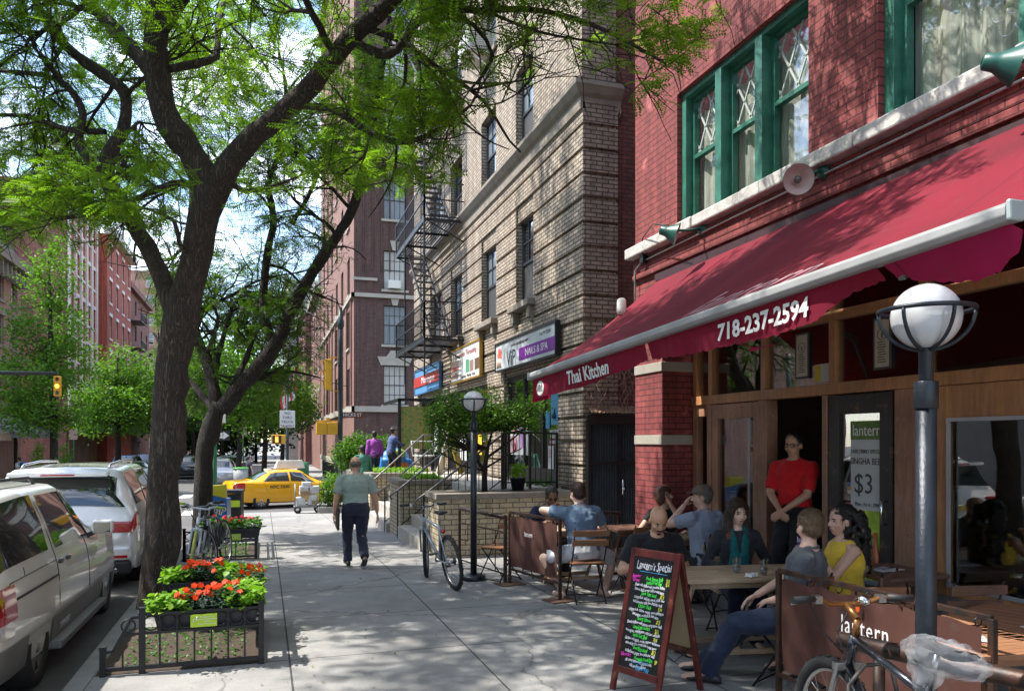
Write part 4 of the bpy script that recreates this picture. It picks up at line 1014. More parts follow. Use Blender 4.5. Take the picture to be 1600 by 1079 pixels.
s_c = s_at(844); m = MB(); m.sphere(AL.lerp(AR, s_c) + Vector((0, 0, -.165)) + outd * .0, (.006, .12, .085), 24, 10); m.build('number_oval', wht, aw)
text('101', .13, dki, aw, frame(AL.lerp(AR, s_c) + Vector((-.008, 0, -.165)) + outd * .004, bar, (0, 0, 1)), sx=1.0)
s_c = s_at(1100)
def slope(co): p = aws(s_c + co.x / (AR - AL).length, .80 - co.y / 2.2); return p + Vector((-.5, 0, .86)) * (.006 + co.z)
text('lantern', .62, M('faded white lettering', (.42, .22, .25), .8), aw, None, sx=.80, warp=slope, shear=.3)
# gooseneck lamps and conduit
lamp_green = M('lamp green', (.02, .10, .085), .35, var=.2); lamp_in = M('lamp shade inside', (.55, .40, .38), .5)
def gooseneck(lab, mp_, tip, ax, sc=1.0):
    t = thing('wall_lamp', lab, 'wall lamp', mp_, world=True, group='gooseneck lamps above the awning'); mp_ = Vector(mp_); tip = Vector(tip); ax = Vector(ax).normalized()
    m = MB(); m.lathe([(.0, 0), (.075, 0), (.075, .03), (.05, .06), (.02, .07)], mp_, 18, axis=(-1, 0, 0)); m.build('mount', lamp_green, t)
    m = MB(); m.tube([mp_ + Vector((-.05, 0, 0)), mp_.lerp(tip, .6) + Vector((0, 0, .02)), tip - ax * .17], .014, 8); m.build('arm', lamp_green, t)
    m = MB(); r_ = .13 * sc; pf = [(.03, -.20), (.05, -.19), (.055, -.13), (.07, -.10), (r_ * .85, -.03), (r_, .0)]
    n = 24; m.lathe([(a * 1, b) for a, b in pf], tip, n, axis=ax, cap=False); s = m.build('lamp_shade', lamp_green, t, recalc=False)
    m = MB(); m.lathe([(r_ - .002, -.002), (r_ * .82, -.032), (.06, -.10), (.03, -.11), (.0, -.11)], tip, n, axis=ax, cap=False); m.build('shade_lining', lamp_in, t)
    m = MB(); m.sphere(tip - ax * .05, .035, 12, 8); m.build('bulb', M('clear bulb', (.12, .1, .1), .1), t); return t
wp_ = lambda px, py, dx=0: P(px, py, X=XR + dx)
gooseneck('green wall lamp with round shade facing down, middle of the three', wp_(1290, 268, -.02), P(1248, 280, X=XR - .38), (-.5, -.85, -.25))
gooseneck('green wall lamp nearest the tan building', wp_(1100, 358, -.02), P(1058, 366, X=XR - .40), (.9, -.55, -.35))
gooseneck('large green wall lamp beside the lace curtain window', wp_(1640, 95, -.02), P(1590, 103, X=XR - .36), (.8, -.6, -.3), 1.0)
m = MB(); m.tube([(XR - .06, YL - .1, 3.0), (XR - .06, YL - .1, 4.1), (XR - .06, YL - .3, 4.18), (XR - .06, 7, 4.19), (XR - .06, YR_, 4.2)], .012, 8)
tag(m.build('conduit', M('conduit grey', (.45, .43, .42), .4, .5)), 'thin grey metal conduit running under the white stone sill', 'pipe')
m = MB(); a = P(1005, 405, X=XR - .08); m.tube([P(1045, 352, X=XR - .3), P(1020, 350, X=XR - .3), P(1004, 372, X=XR - .15), a, P(1012, 405, X=XR - .05)], .008, 6); m.cbox((XR - .07, a.y, a.z), (.08, .09, .1))
tag(m.build('cable', black_iron), 'black cable looping to a grey junction box at the corner', 'cable')
# ================================================================ street furniture
def P0(px, py, z=0): return P(px, py, Z=z)
globe_m = M('opal globe', (.62, .63, .64), .12, var=.06, coat=.6)
globe_dirty = M('opal globe dirty', (.60, .61, .64), .15, var=.2, vs=3, coat=.6)
lamp_blue = M('lamp post black paint', (.018, .024, .034), .35, .3, var=.35, vs=10, b=.3, bs=50)
def globe_lamp(lab, x, y, r=.137, top=2.52, gm=None):
    t = thing('globe_lamp', lab, 'street lamp', (x, y, gz(y)), group='globe lamps standing on the pavement')
    cz = top - r; m = MB(); m.lathe([(.16, 0), (.16, .05), (.10, .07), (.052, .075)], n=20); m.build('base', lamp_blue, t)
    m = MB(); m.lathe([(.043, .07), (.043, cz - r - .22)], n=18); m.build('pole', lamp_blue, t)
    m = MB(); m.lathe([(.05, 0), (.05, .12)], (0, 0, cz - r - .26), 18); m.lathe([(.03, 0), (.03, .2), (.06, .225)], (0, 0, cz - r - .2), 18); m.build('collar', lamp_blue, t, bevel=.004)
    m = MB(); m.sphere((0, 0, cz), r, 32, 20); m.build('globe', gm or globe_m, t)
    m = MB(); rr_ = r * 1.32; m.torus((0, 0, cz + r * .18), rr_, .011, n=40, m=6)
    m.build('cage_ring', lamp_blue, t); m = MB()
    for k in range(6):
        a = k * pi / 3 + .3; pts = []
        for j in range(11):
            q = j / 10 * pi / 2; pts.append((rr_ * cos(q) * cos(a), rr_ * cos(q) * sin(a), cz + r * .18 - (r * 1.22) * sin(q)))
        m.tube(pts, .0085, 6)
    m.build('cage_rib', lamp_blue, t); return t
pl = P(740, 905, Z=0); globe_lamp('round globe lamp on a thin black pole behind the bicycle near the steps', pl.x, pl.y, top=2.51)
pr_ = P(1447, 600, D=3.36); globe_lamp('large close globe lamp on a thick blue black pole beside the long banner', pr_.x, pr_.y, r=.143, top=2.535, gm=globe_dirty)

# ---------------------------------------------------------------- chairs and tables
slat_w = wood_mat('bistro slat wood', (.32, .15, .07), (.20, .085, .04), .5, (14, 2, 14)); slat_d = wood_mat('dark bistro slat', (.21, .11, .07), (.13, .065, .045), .5, (14, 2, 14)); slat_x = wood_mat('bistro slat wood x', (.32, .15, .07), (.20, .085, .04), .5, (2, 14, 14))
grey_wood = wood_mat('weathered table wood', (.54, .40, .26), (.36, .24, .15), .6, (2, 30, 14), wear=(.60, .48, .34))
CG = 'folding bistro chairs at the pavement tables'; TG = 'slatted folding tables outside the restaurant'
def make_chair(lab, loc, rot, wood=None):
    wood = wood or slat_x; t = thing('bistro_chair', lab, 'chair', loc, rot, CG)
    for i in range(6):
        pass
    m = MB()
    for i in range(6): m.box(-.2, .2, -.17 + i * .064, -.115 + i * .064, .44, .458)
    m.build('seat', wood, t, bevel=.004)
    for z, y in ((.80, -.232), (.69, -.196)):
        m = MB(); m.box(-.215, .215, y - .011, y + .011, z - .035, z + .035); m.build('back_slat', wood, t, bevel=.005)
    for s in (-1, 1):
        m = MB(); x = s * .19; m.tube([(x, .21, 0), (x, -.03, .36), (x, -.165, .60), (x, -.235, .86)], .009, 6); m.build('leg', black_iron, t)
        m = MB(); x = s * .172; m.tube([(x, -.24, 0), (x, .17, .435)], .009, 6); m.build('leg', black_iron, t)
    m = MB()
    for q in (((-.19, .19, .03), (.19, .19, .03)), ((-.172, -.22, .025), (.172, -.22, .025)), ((-.19, -.10, .43), (.19, -.10, .43)), ((-.172, .165, .43), (.172, .165, .43))): m.tube(q, .007, 6)
    m.build('crossbar', black_iron, t); return t
def make_table(lab, loc, rot, lx=.7, ly=.7, h=.74, wood=None, n=9):
    wood = wood or grey_wood; t = thing('folding_table', lab, 'table', loc, rot, TG)
    m = MB(); g = .006; w_ = (ly - .08) / n
    for i in range(n): m.box(-lx / 2 + .04, lx / 2 - .04, -ly / 2 + .04 + i * w_ + g / 2, -ly / 2 + .04 + (i + 1) * w_ - g / 2, h - .022, h)
    for s in (-1, 1): m.box(s * lx / 2 - (.04 if s > 0 else 0), s * lx / 2 + (.04 if s < 0 else 0), -ly / 2, ly / 2, h - .03, h + .001); m.box(-lx / 2 + .04, lx / 2 - .04, s * ly / 2 - (.038 if s > 0 else 0), s * ly / 2 + (.038 if s < 0 else 0), h - .03, h)
    m.box(-lx / 2 + .05, lx / 2 - .05, -ly / 2 + .07, -ly / 2 + .1, h - .085, h - .03); m.box(-lx / 2 + .05, lx / 2 - .05, ly / 2 - .1, ly / 2 - .07, h - .085, h - .03)
    m.build('tabletop', wood, t, bevel=.003)
    for s in (-1, 1):
        x = s * (lx / 2 - .1)
        for q in (-1, 1):
            m = MB(); m.beam((x + q * .011, -q * (ly / 2 - .06), 0), (x + q * .011, q * (ly / 2 - .1), h - .035), .02, .045); m.build('leg', wood, t, bevel=.003)
    m = MB()
    for y, z in ((-ly / 2 + .14, .12), (ly / 2 - .14, .12)): m.beam((-lx / 2 + .1, y, z), (lx / 2 - .1, y, z), .02, .04)
    m.build('crossbar', wood, t); return t
g = np.random.default_rng(12); lv = 520; LX = g.uniform(-1.1, 4.6, lv); LY = g.uniform(2.5, 16, lv)
T_near = make_table('weathered slatted table with two water glasses where four people sit', (3.86, 5.60, 0), R(-10), 1.2, .68)
T_far = make_table('wooden table with a plate between the two men by the small banner', (3.78, 9.12, 0), R(4), .8, .62)
T_far2 = make_table('bare dark table right of the two men by the gate', (4.42, 8.95, 0), R(0), .5, .62, wood=slat_d)
T_wall = make_table('small table by the wall between the woman in black and the man in the cap', (4.62, 7.92, 0), R(8), .55, .5)
T_door = make_table('dark table with a folded napkin behind the woman in yellow', (4.82, 4.98, 0), R(0), .6, .62, h=.80, wood=slat_d)
T_right = make_table('reddish brown slatted table with cutlery at the right edge', (4.42, 3.52, 0), R(-72), .75, 1.0, wood=wood_mat('red slat table', (.38, .19, .10), (.25, .115, .06), .5, (2, 26, 14)))
T_long = make_table('slatted table just behind the long banner', (3.85, 3.28, 0), R(-6), .62, .6, wood=wood_mat('red slat table', (), ()))
make_chair('wooden bistro chair the man in white shorts sits on', (3.56, 8.22, 0), R(-8)); make_chair('bistro chair under the man in the navy polo shirt', (3.62, 9.95, 0), R(184), slat_d)
make_chair('empty bistro chair left of the small banner', (2.98, 9.75, 0), R(120)); make_chair('empty wooden bistro chair left of the man in the black tee shirt', (4.02, 7.6, 0), R(70))
make_chair('second empty chair near the bare dark table', (4.25, 8.35, 0), R(15))
make_chair('bistro chair under the bald man', (3.40, 6.40, 0), R(186), slat_d); make_chair('weathered chair under the woman with the teal scarf', (4.22, 6.28, 0), R(165), grey_wood)
make_chair('bistro chair under the man in the grey tee shirt', (3.78, 4.86, 0), R(28)); make_chair('dark bistro chair under the woman in the yellow top', (4.42, 4.88, 0), R(30), slat_d)
make_chair('bistro chair under the man in the cap', (4.64, 7.38, 0), R(14), slat_d); make_chair('bistro chair under the woman in the black top', (4.70, 8.42, 0), R(165), slat_d)
make_chair('empty bistro chair with light wooden slats behind the long banner', (4.02, 4.05, 0), R(168)); make_chair('dark empty bistro chair beside the large window', (4.82, 4.35, 0), R(-10), slat_d)
# table things
wg = glass_mat('drinking glass', (.9, .92, .93))
def tumbler(lab, x, y, z, lvl=.06):
    t = thing('water_glass', lab, 'glass', (x, y, z), group='water glasses on the weathered table'); m = MB(); m.lathe([(.028, .0), (.036, .125)], n=20, cap=False); m.lathe([(.026, .008), (.034, .125)], n=20, cap=False); m.lathe([(.0, .0), (.028, .0)], n=20, cap=False); m.build('glass_wall', wg, t)
    m = MB(); m.lathe([(.0, .01), (.026, .01), (.030, lvl)], n=16); m.build('water', glass_mat('water', (.75, .8, .82)), t)
    m = MB()
    for i in range(3): m.cbox((.008 * (i - 1), .006 * (i % 2), .03 + .014 * i), (.018, .018, .018), Matrix.Rotation(i, 4, 'Z'))
    m.build('ice', M('ice', (.6, .62, .64), .1), t)
p_ = P(1151, 893, Z=.745); tumbler('water glass in front of the woman with the teal scarf', p_.x, p_.y, .742); p_ = P(1190, 897, Z=.745); tumbler('water glass beside the crumpled napkin, behind the grey shoulder', p_.x + .02, p_.y, .742)
nap_m = M('white napkin', (.70, .70, .70), .9, var=.06, b=.3)
def napkin(lab, x, y, z, rot, sx=.2, sy=.16, cut=True, crum=0):
    t = thing('napkin', lab, 'napkin', (x, y, z), rot); m = MB(); r_ = random.Random(int(x * 100)); n = 10
    rows = [[(-sx / 2 + sx * i / n, -sy / 2 + sy * j / n, .006 + (r_.uniform(0, crum) if 0 < i < n and 0 < j < n else 0) + .003 * sin(i)) for i in range(n + 1)] for j in range(n + 1)]
    m.grid(rows, crum < .01); o = m.build('cloth', nap_m, t); md = o.modifiers.new('s', 'SOLIDIFY'); md.thickness = .004
    if cut:
        m = MB(); m.beam((-.08, .02, .014), (.08, .0, .014), .008, .003); m.beam((-.08, -.03, .014), (.085, -.02, .014), .006, .003); m.cbox((.085, .0, .014), (.04, .018, .003)); m.build('cutlery', M('cutlery steel', (.25, .25, .26), .25, .9), t)
p_ = P(1175, 900, Z=.745); napkin('crumpled white napkin between the two water glasses', p_.x, p_.y, .742, .3, .11, .07, False, .03)
p_ = P(1397, 858, Z=.80); napkin('folded napkin with cutlery on the dark table by the door', 4.80, 5.0, .802, .2, .26, .17)
napkin('napkin with cutlery on the reddish table by the right edge', 4.38, 3.30, .742, -.3, .26, .17); napkin('long napkin with cutlery on the table behind the banner', 3.72, 3.35, .742, -.7, .3, .15)
t = thing('food_plate', 'oval plate of food between the two men', 'plate', (3.74, 9.0, .742)); m = MB(); m.lathe([(.0, .004), (.08, .004), (.14, .02), (.145, .022), (.08, 0.0)], n=26); m.build('dish', white_trim, t)
m = MB(); r_ = random.Random(4)
for i in range(14): m.sphere((r_.uniform(-.07, .07), r_.uniform(-.06, .06), .025 + r_.uniform(0, .02)), (.022, .018, .014), 8, 5)
m.build('food', M('noodle food', (.45, .25, .08), .6, var=.4, vs=20), t)
# ---------------------------------------------------------------- banners
banner_m = fabric('brown banner cloth', (.09, .032, .023), .1)
def banner(lab, a, b, word_at, size, flame=True, hh=.93, feet=True):
    a = Vector(a); b = Vector(b); t = thing('cafe_barrier', lab, 'barrier', (a.x, a.y, 0), world=True)
    d = (b - a).normalized(); nrm = Vector((d.y, -d.x, 0)); nrm = nrm if nrm.x < 0 else -nrm; L = (b - a).length
    m = MB(); Z = lambda p, z: Vector((p.x, p.y, z))
    m.beam(Z(a, .02), Z(a, hh), .035); m.beam(Z(b, .02), Z(b, hh), .035); m.beam(Z(a, hh), Z(b, hh), .03, .035); m.beam(Z(a, .2), Z(b, .2), .022, .03); m.build('steel_frame', rust_iron, t, bevel=.003)
    if feet:
        for p in (a, b):
            m = MB(); m.box(-.17, .17, -.13, .13, .0, .014, Matrix.Translation((p.x, p.y, .001)) @ Matrix.Rotation(.2, 4, 'Z')); m.build('foot_plate', M('rusty plate', (.14, .075, .05), .8, var=.4, vs=10), t)
    rows = []; n = 60
    for j in range(15):
        z = hh - .05 - (hh - .30) * j / 14; rows.append([Z(a.lerp(b, .03 + .94 * i / n), z + (.008 * sin(i * .52) if j == 0 else 0)) + nrm * (.012 + .014 * sin(i * .43 + .6 * sin(j * .3)) * (.4 + j / 14)) for i in range(n + 1)])
    m = MB(); m.grid(rows); c = m.build('cloth', banner_m, t)
    m = MB()
    for i in range(7): m.torus(Z(a.lerp(b, .05 + .9 * i / 6), hh - .03), .026, .004, (d.x, d.y, 0), 10, 4)
    m.build('tie', black_iron, t)
    o = a + (b - a) * word_at; o.z = hh - .235
    tx = text('lantern', size, wht, t, frame(o + nrm * .042, d, (0, 0, 1)), sx=.72, space=1.12)
    if flame:
        f = MB(); f.prism([(-.006, -.04), (.012, -.03), (.015, -.008), (.002, .045), (-.004, .02), (-.016, -.01), (-.014, -.03)], 0, .003, 'z'); f.v = [tuple(frame(o + nrm * .044 + d * (-size * .28) + Vector((0, 0, size * .85)), d, (0, 0, 1)) @ Vector(q)) for q in f.v]
        f.build('flame_emblem', M('flame orange', (.8, .12, .02), .5), t)
    return t
ba, bb = P0(1217, 891, .93), P0(1551, 966, .93)
banner('long brown cloth banner lettered lantern with an orange flame, nearest the camera', (ba.x, ba.y, 0), (bb.x, bb.y, 0), .50, .16)
banner('small brown cloth banner lettered lantern in the sun before the two men', (3.02, 9.43, 0), (3.26, 8.28, 0), .45, .085, False, .93)
# low rails round the seating
def cafe_rail(lab, a, b, h=.80):
    a = Vector(a); b = Vector(b); t = thing('cafe_railing', lab, 'railing', (a.x, a.y, 0), world=True); A = lambda s, z: a.lerp(b, s) + Vector((0, 0, z)); m = MB()
    m.tube([A(0, h), A(1, h)], .028, 10); m.beam(A(0, 0), A(0, h), .035); m.beam(A(1, 0), A(1, h), .04); m.build('top_rail', rust_iron, t)
    m = MB(); m.beam(A(0, .12), A(1, .12), .016); m.beam(A(0, .66), A(1, .66), .016)
    n = 5
    for i in range(n + 1): m.beam(A(i / n, .12 if i % 2 == 0 else .42), A(i / n, .66), .012)
    for i in range(0, n, 2): m.beam(A(i / n, .42), A((i + 1) / n, .42), .012)
    m.build('lattice_bar', rust_iron, t); return t
cafe_rail('black steel rail behind the globe lamp and the bicycle', (2.72, 10.9, 0), (2.98, 9.5, 0), .86)
cafe_rail('black steel rail in front of the corrugated gate', (3.9, 10.1, 0), (4.72, 9.75, 0), .84)
# big pipe rail on the right
a, b = P0(1311, 998, .78), P0(1600, 1062, .78); t = thing('bike_rack', 'thick black steel pipe rail the nearest bicycle is locked to', 'bike rack', (a.x, a.y, 0), world=True)
dd = (b - a).normalized(); m = MB(); e = b + dd * .8; m.tube([a, e], .045, 16); m.build('pipe', rust_iron, t, bevel=.008)
m = MB()
for q in (.22, 1.5): p = a + dd * q; m.lathe([(.03, 0), (.03, .75)], (p.x + .0, p.y, 0), 12); m.lathe([(.08, 0), (.08, .015)], (p.x, p.y, 0), 14)
m.build('leg', rust_iron, t)
# ---------------------------------------------------------------- sandwich board
red_frame = wood_mat('mahogany board frame', (.15, .028, .022), (.08, .014, .012), .35, (14, 14, 2), wear=(.24, .08, .05)); chalk = M('chalkboard', (.012, .013, .014), .35, var=.4, vs=4)
fl, fr = P0(960, 1074), P0(1003, 1100); tl, tr_ = P0(1012, 864, 1.03), P0(1052, 873, 1.03)
p1 = P0(957, 1076); p2 = p1 + Vector((.36, -.93, 0))
wdir = (p2 - p1).normalized(); wdt = .42; p2 = p1 + wdir * wdt
bk_ = Vector((-wdir.y, wdir.x, 0)); bk_ = bk_ if bk_.x > 0 else -bk_
sb = thing('sandwich_board', 'mahogany framed chalkboard with coloured handwritten menu', 'sandwich board', ((p1 + p2) / 2), world=True)
Hh = 1.03; lean = .25; top1 = p1 + bk_ * lean + Vector((0, 0, Hh)); top2 = p2 + bk_ * lean + Vector((0, 0, Hh)); q1 = p1 + bk_ * 2 * lean; q2 = p2 + bk_ * 2 * lean
up1 = (top1 - p1).normalized()
m = MB(); fn = wdir.cross(up1); fn = fn if fn.dot(-bk_) > 0 else -fn
for a, b in ((p1, top1), (p2, top2)): m.beam(a, b, .045, .028, up=fn)
A = lambda s, q: (p1.lerp(p2, s)) + up1 * q; Lh = (top1 - p1).length
m.beam(A(0, Lh - .03), A(1, Lh - .03), .028, .06, up=up1); m.beam(A(0, .16), A(1, .16), .028, .05, up=up1); ff = m.build('front_frame', red_frame, sb, bevel=.004)
m = MB(); m.add([A(.03, .18), A(.97, .18), A(.97, Lh - .05), A(.03, Lh - .05)], [(0, 1, 2, 3)]); cb = m.build('chalkboard', chalk, sb); md = cb.modifiers.new('s', 'SOLIDIFY'); md.thickness = .008
m = MB(); fn2 = -fn; ub = (top1 - q1).normalized(); B = lambda s, q: q1.lerp(q2, s) + ub * q
for a, b in ((q1, top1), (q2, top2)): m.beam(a - Vector((0, 0, 0)), b + bk_ * .012, .045, .028, up=bk_)
m.beam(B(0, .3), B(1, .3), .028, .045, up=ub); m.beam(B(0, Lh - .03) + bk_ * .02, B(1, Lh - .03) + bk_ * .02, .026, .05, up=ub); m.build('rear_frame', red_frame, sb, bevel=.004)
m = MB(); m.add([B(.03, .3), B(.97, .3), B(.97, Lh - .05), B(.03, Lh - .05)], [(0, 1, 2, 3)]); bb_ = m.build('rear_panel', M('plain tan panel', (.42, .31, .18), .6, var=.1), sb); md = bb_.modifiers.new('s', 'SOLIDIFY'); md.thickness = .008
chk = {'w': M('chalk white', (.75, .75, .78), .8, emit=0), 'g': M('chalk green', (.08, .85, .10), .8), 'p': M('chalk pink', (.85, .05, .5), .8), 'b': M('chalk blue', (.08, .45, .85), .8), 'y': M('chalk yellow', (.75, .8, .08), .8)}
def cline(s_, size, q, c, x=.5, sx=.8, sh=.15, bold=.0006):
    sx *= .72
    fm = frame(A(x, q) + fn * .012, wdir, up1); k = q * 173
    text(s_, size, chk[c], sb, None, sx=sx, shear=sh, name='chalk_writing', bold=bold, ext=.0005, warp=lambda co: fm @ Vector((co.x + .0022 * sin(co.y * 160 + k + co.x * 40), co.y * (1 + .22 * sin(co.x * 75 + k)) + .0035 * sin(co.x * 31 + k * 2) + .02 * co.x, co.z)))
q = Lh - .12; cline("Lantern's Special", .085, q, 'w', .52, .8)
m = MB(); m.beam(A(.22, q - .045) + fn * .013, A(.84, q - .045) + fn * .013, .006, .002); m.beam(A(.4, .235) + fn * .013, A(.72, .255) + fn * .013, .012, .002); m.build('chalk_underline', chk['b'], sb)
lines = [('p', 'Appetizer', .17, 'g', 'Fresh Shrimp Rolls', .58, '$12'), ('p', 'Entrees:', .17, 'g', 'Seafood Pad Thai', .58, '$16'), ('w', 'Fresh rolls stuffed with noodles, shrimp', .5), ('w', 'lettuce, basil, served with peanut sauce', .5),
         ('g', 'Duck Yum Salad', .5, '$13'), ('w', 'Crispy duck, shallots, onions, chilli, lime', .52), ('w', 'and cucumber with lime dressing, basil', .5), ('g', 'Chicken Duck', .45, '$14'), ('w', 'Crispy duck, cashew, mango, onion, pineapple', .5), ('w', 'bell pepper, scallions in chilli sauce', .5),
         ('g', 'Panang Salmon', .48, '$15'), ('w', 'Chunky salmon with panang curry sauce, basil', .5), ('g', 'Lime Larb Salmon', .46, '$15'), ('w', 'lemongrass, shrimp paste, mint and coriander', .5), ('g', 'Garlic Soft Shell', .45, '$16'), ('w', 'Sauteed with garlic, onion, peppers and lemon', .52), ('w', 'with sticky rice, served with house sauce', .5),
         ('g', 'Beef Rice Salad', .5, '$12'), ('w', 'Grilled beef, ginger, lime juice and chilli', .5), ('p', 'Side orders', .2, 'g', 'Pineapple Fried Rice', .6, '$9'), ('w', 'All dishes served with jasmine rice', .5), ('w', 'tofu, pork or chicken', .5)]
q -= .085
for ln in lines:
    if ln[0] == 'p': cline(ln[1], .036, q, 'p', ln[2]); cline(ln[4], .036, q - .004, 'g', ln[5]); cline(ln[6], .038, q - .002, 'y', .88)
    elif ln[0] == 'g': cline(ln[1], .038, q, 'g', ln[2]); cline(ln[3], .040, q - .002, 'y', .80)
    else: cline(ln[1], .030, q, 'w', ln[2], .82)
    q -= .0305
cline('Thank You', .05, .205, 'b', .6)
m = MB(); m.tube([A(.98, .35) - fn * .02, A(.9, .3).lerp(B(.9, .3), .5) - Vector((0, 0, .05)), B(.98, .35)], .003, 5); m.build('chain', black_iron, sb)
# ---------------------------------------------------------------- tree guards with flower boxes
def guard(lab, x0, x1, y0, y1, h=.47, slope_left=False, zf=None):
    t = thing('tree_guard', lab, 'tree guard', (x0, y0, gz(y0)), world=True, group='black iron guards round the tree pits'); G = lambda x, y, z: Vector((x, y, gz(y) + z))
    m = MB(); xs = x0 + (.28 if slope_left else 0)
    posts = [(xs, y0, h + .04), (x1, y0, h + .04), (x1, y1, h + .04)] + ([(x0, y0, .22)] if slope_left else [(x0, y0, h + .04)]) + [(x0 if not slope_left else xs, y1, h + .04)]
    for x, y, hh in posts: m.beam(G(x, y, -.02), G(x, y, hh), .045); m.cbox(G(x, y, hh + .008), (.052, .052, .016))
    m.build('post', black_iron, t, bevel=.003); m = MB()
    def run(a, b, n, rings=True):
        m.beam(G(*a, h), G(*b, h), .03, .022); m.beam(G(*a, .05), G(*b, .05), .03, .03); m.beam(G(*a, h - .15), G(*b, h - .15), .022, .02)
        a = Vector((*a, 0)); b = Vector((*b, 0)); dr = (b - a).normalized()
        for i in range(1, n): p = a.lerp(b, i / n); m.beam(G(p.x, p.y, .05), G(p.x, p.y, h - .15), .014)
        for i in range(n): p = a.lerp(b, (i + .5) / n); m.torus(G(p.x, p.y, h - .075), .056, .007, (-dr.y, dr.x, 0), 16, 5)
        for i in range(1, n): p = a.lerp(b, i / n); m.beam(G(p.x, p.y, h - .15), G(p.x, p.y, h), .012)
    run((xs, y0), (x1, y0), 7); run((x1, y0), (x1, y1), int((y1 - y0) / .13))
    if slope_left:
        m.beam(G(x0, y0, .19), G(x0 + .07, y0, .19), .022, .022); m.beam(G(x0 + .07, y0, .19), G(xs - .07, y0, h - .02), .022, .022); m.beam(G(xs - .07, y0, h - .02), G(xs, y0, h - .02), .022); m.beam(G(x0, y0, .05), G(xs, y0, .05), .03, .03); m.beam(G(x0 + .14, y0, .05), G(x0 + .14, y0, .3), .012); m.beam(G(x0 + .13, y0, h - .15), G(xs, y0, h - .15), .02); m.torus(G(xs - .1, y0, h - .085), .05, .007, (0, 1, 0), 16, 5)
    run((xs, y1), (x1, y1), 7)
    m.build('ironwork', black_iron, t); return t
GY0, GY1 = 6.72, 8.34
guard('near black iron tree guard with stepped end and ring frieze', KX + .22, -.02, GY0, GY1, slope_left=True)
guard('far black iron tree guard behind the parked bicycles', KX + .22, -.12, 13.2, 15.9)
def label_plate(lab, c, nrm=(0, -1, 0)):
    t = thing('green_plate', lab, 'sign', c, world=True); c = Vector(c); m = MB(); m.cbox(c, (.20, .006, .10)); m.build('plate', M('lime plate', (.42, .58, .02), .5, var=.08), t)
    for i in range(4): text(['Montague Street', 'Business Improvement', 'District', 'Please curb your dog'][i], .016, wht, t, frame(c + Vector((.025, -.005, .03 - i * .018)), (1, 0, 0), (0, 0, 1)), ext=.0004)
    m = MB(); m.tube([c + Vector((-.085, -.005, -.01)), c + Vector((-.07, -.005, .02)), c + Vector((-.06, -.005, -.005)), c + Vector((-.05, -.005, .035))], .004, 5); m.build('mark', wht, t)
lime = leaf_mat('lime leaves', (.13, .29, .02), (.26, .42, .05), (.09, .22, .02), .35); dleaf = leaf_mat('dark flower leaves', (.012, .045, .018), (.025, .085, .03), None, .2); mleaf = leaf_mat('mid green leaves', (.04, .14, .02), (.08, .22, .03), None, .3)
def orange_m(nm, c, c2): return leaf_mat(nm, c, c2, None, .25)
org = orange_m('orange petals', (.85, .10, .015), (.75, .05, .01)); redp = orange_m('red petals', (.6, .02, .03), (.45, .01, .06)); boxm = M('black planter box', (.012, .014, .022), .45)
def leafset(pts, dirs, size, fold=.25, width=.75, seed=1):   # heart shaped leaves of four triangles each
    g = np.random.default_rng(seed); n = len(pts); pts = np.asarray(pts, float); d = np.asarray(dirs, float)
    d /= np.linalg.norm(d, axis=1, keepdims=True) + 1e-9; up = g.normal(0, .35, (n, 3)) + [0, 0, 1]; s = np.cross(d, up); s /= np.linalg.norm(s, axis=1, keepdims=True) + 1e-9; u = np.cross(s, d)
    sz = (size * g.uniform(.7, 1.25, n))[:, None]; w_ = sz * width * .5
    V = np.stack([pts, pts + d * sz * .12 + s * w_ * .8 + u * sz * fold * .4, pts + d * sz * .45 + s * w_ + u * sz * fold * .5, pts + d * sz - u * sz * .1, pts + d * sz * .45 - s * w_ + u * sz * fold * .5, pts + d * sz * .12 - s * w_ * .8 + u * sz * fold * .4, pts + d * sz * .45], 1)
    b = np.arange(n)[:, None, None] * 7; F = b + np.array([[0, 1, 6], [1, 2, 6], [2, 3, 6], [3, 4, 6], [4, 5, 6], [5, 0, 6]])[None]
    return V.reshape(-1, 3), F.reshape(-1, 3)
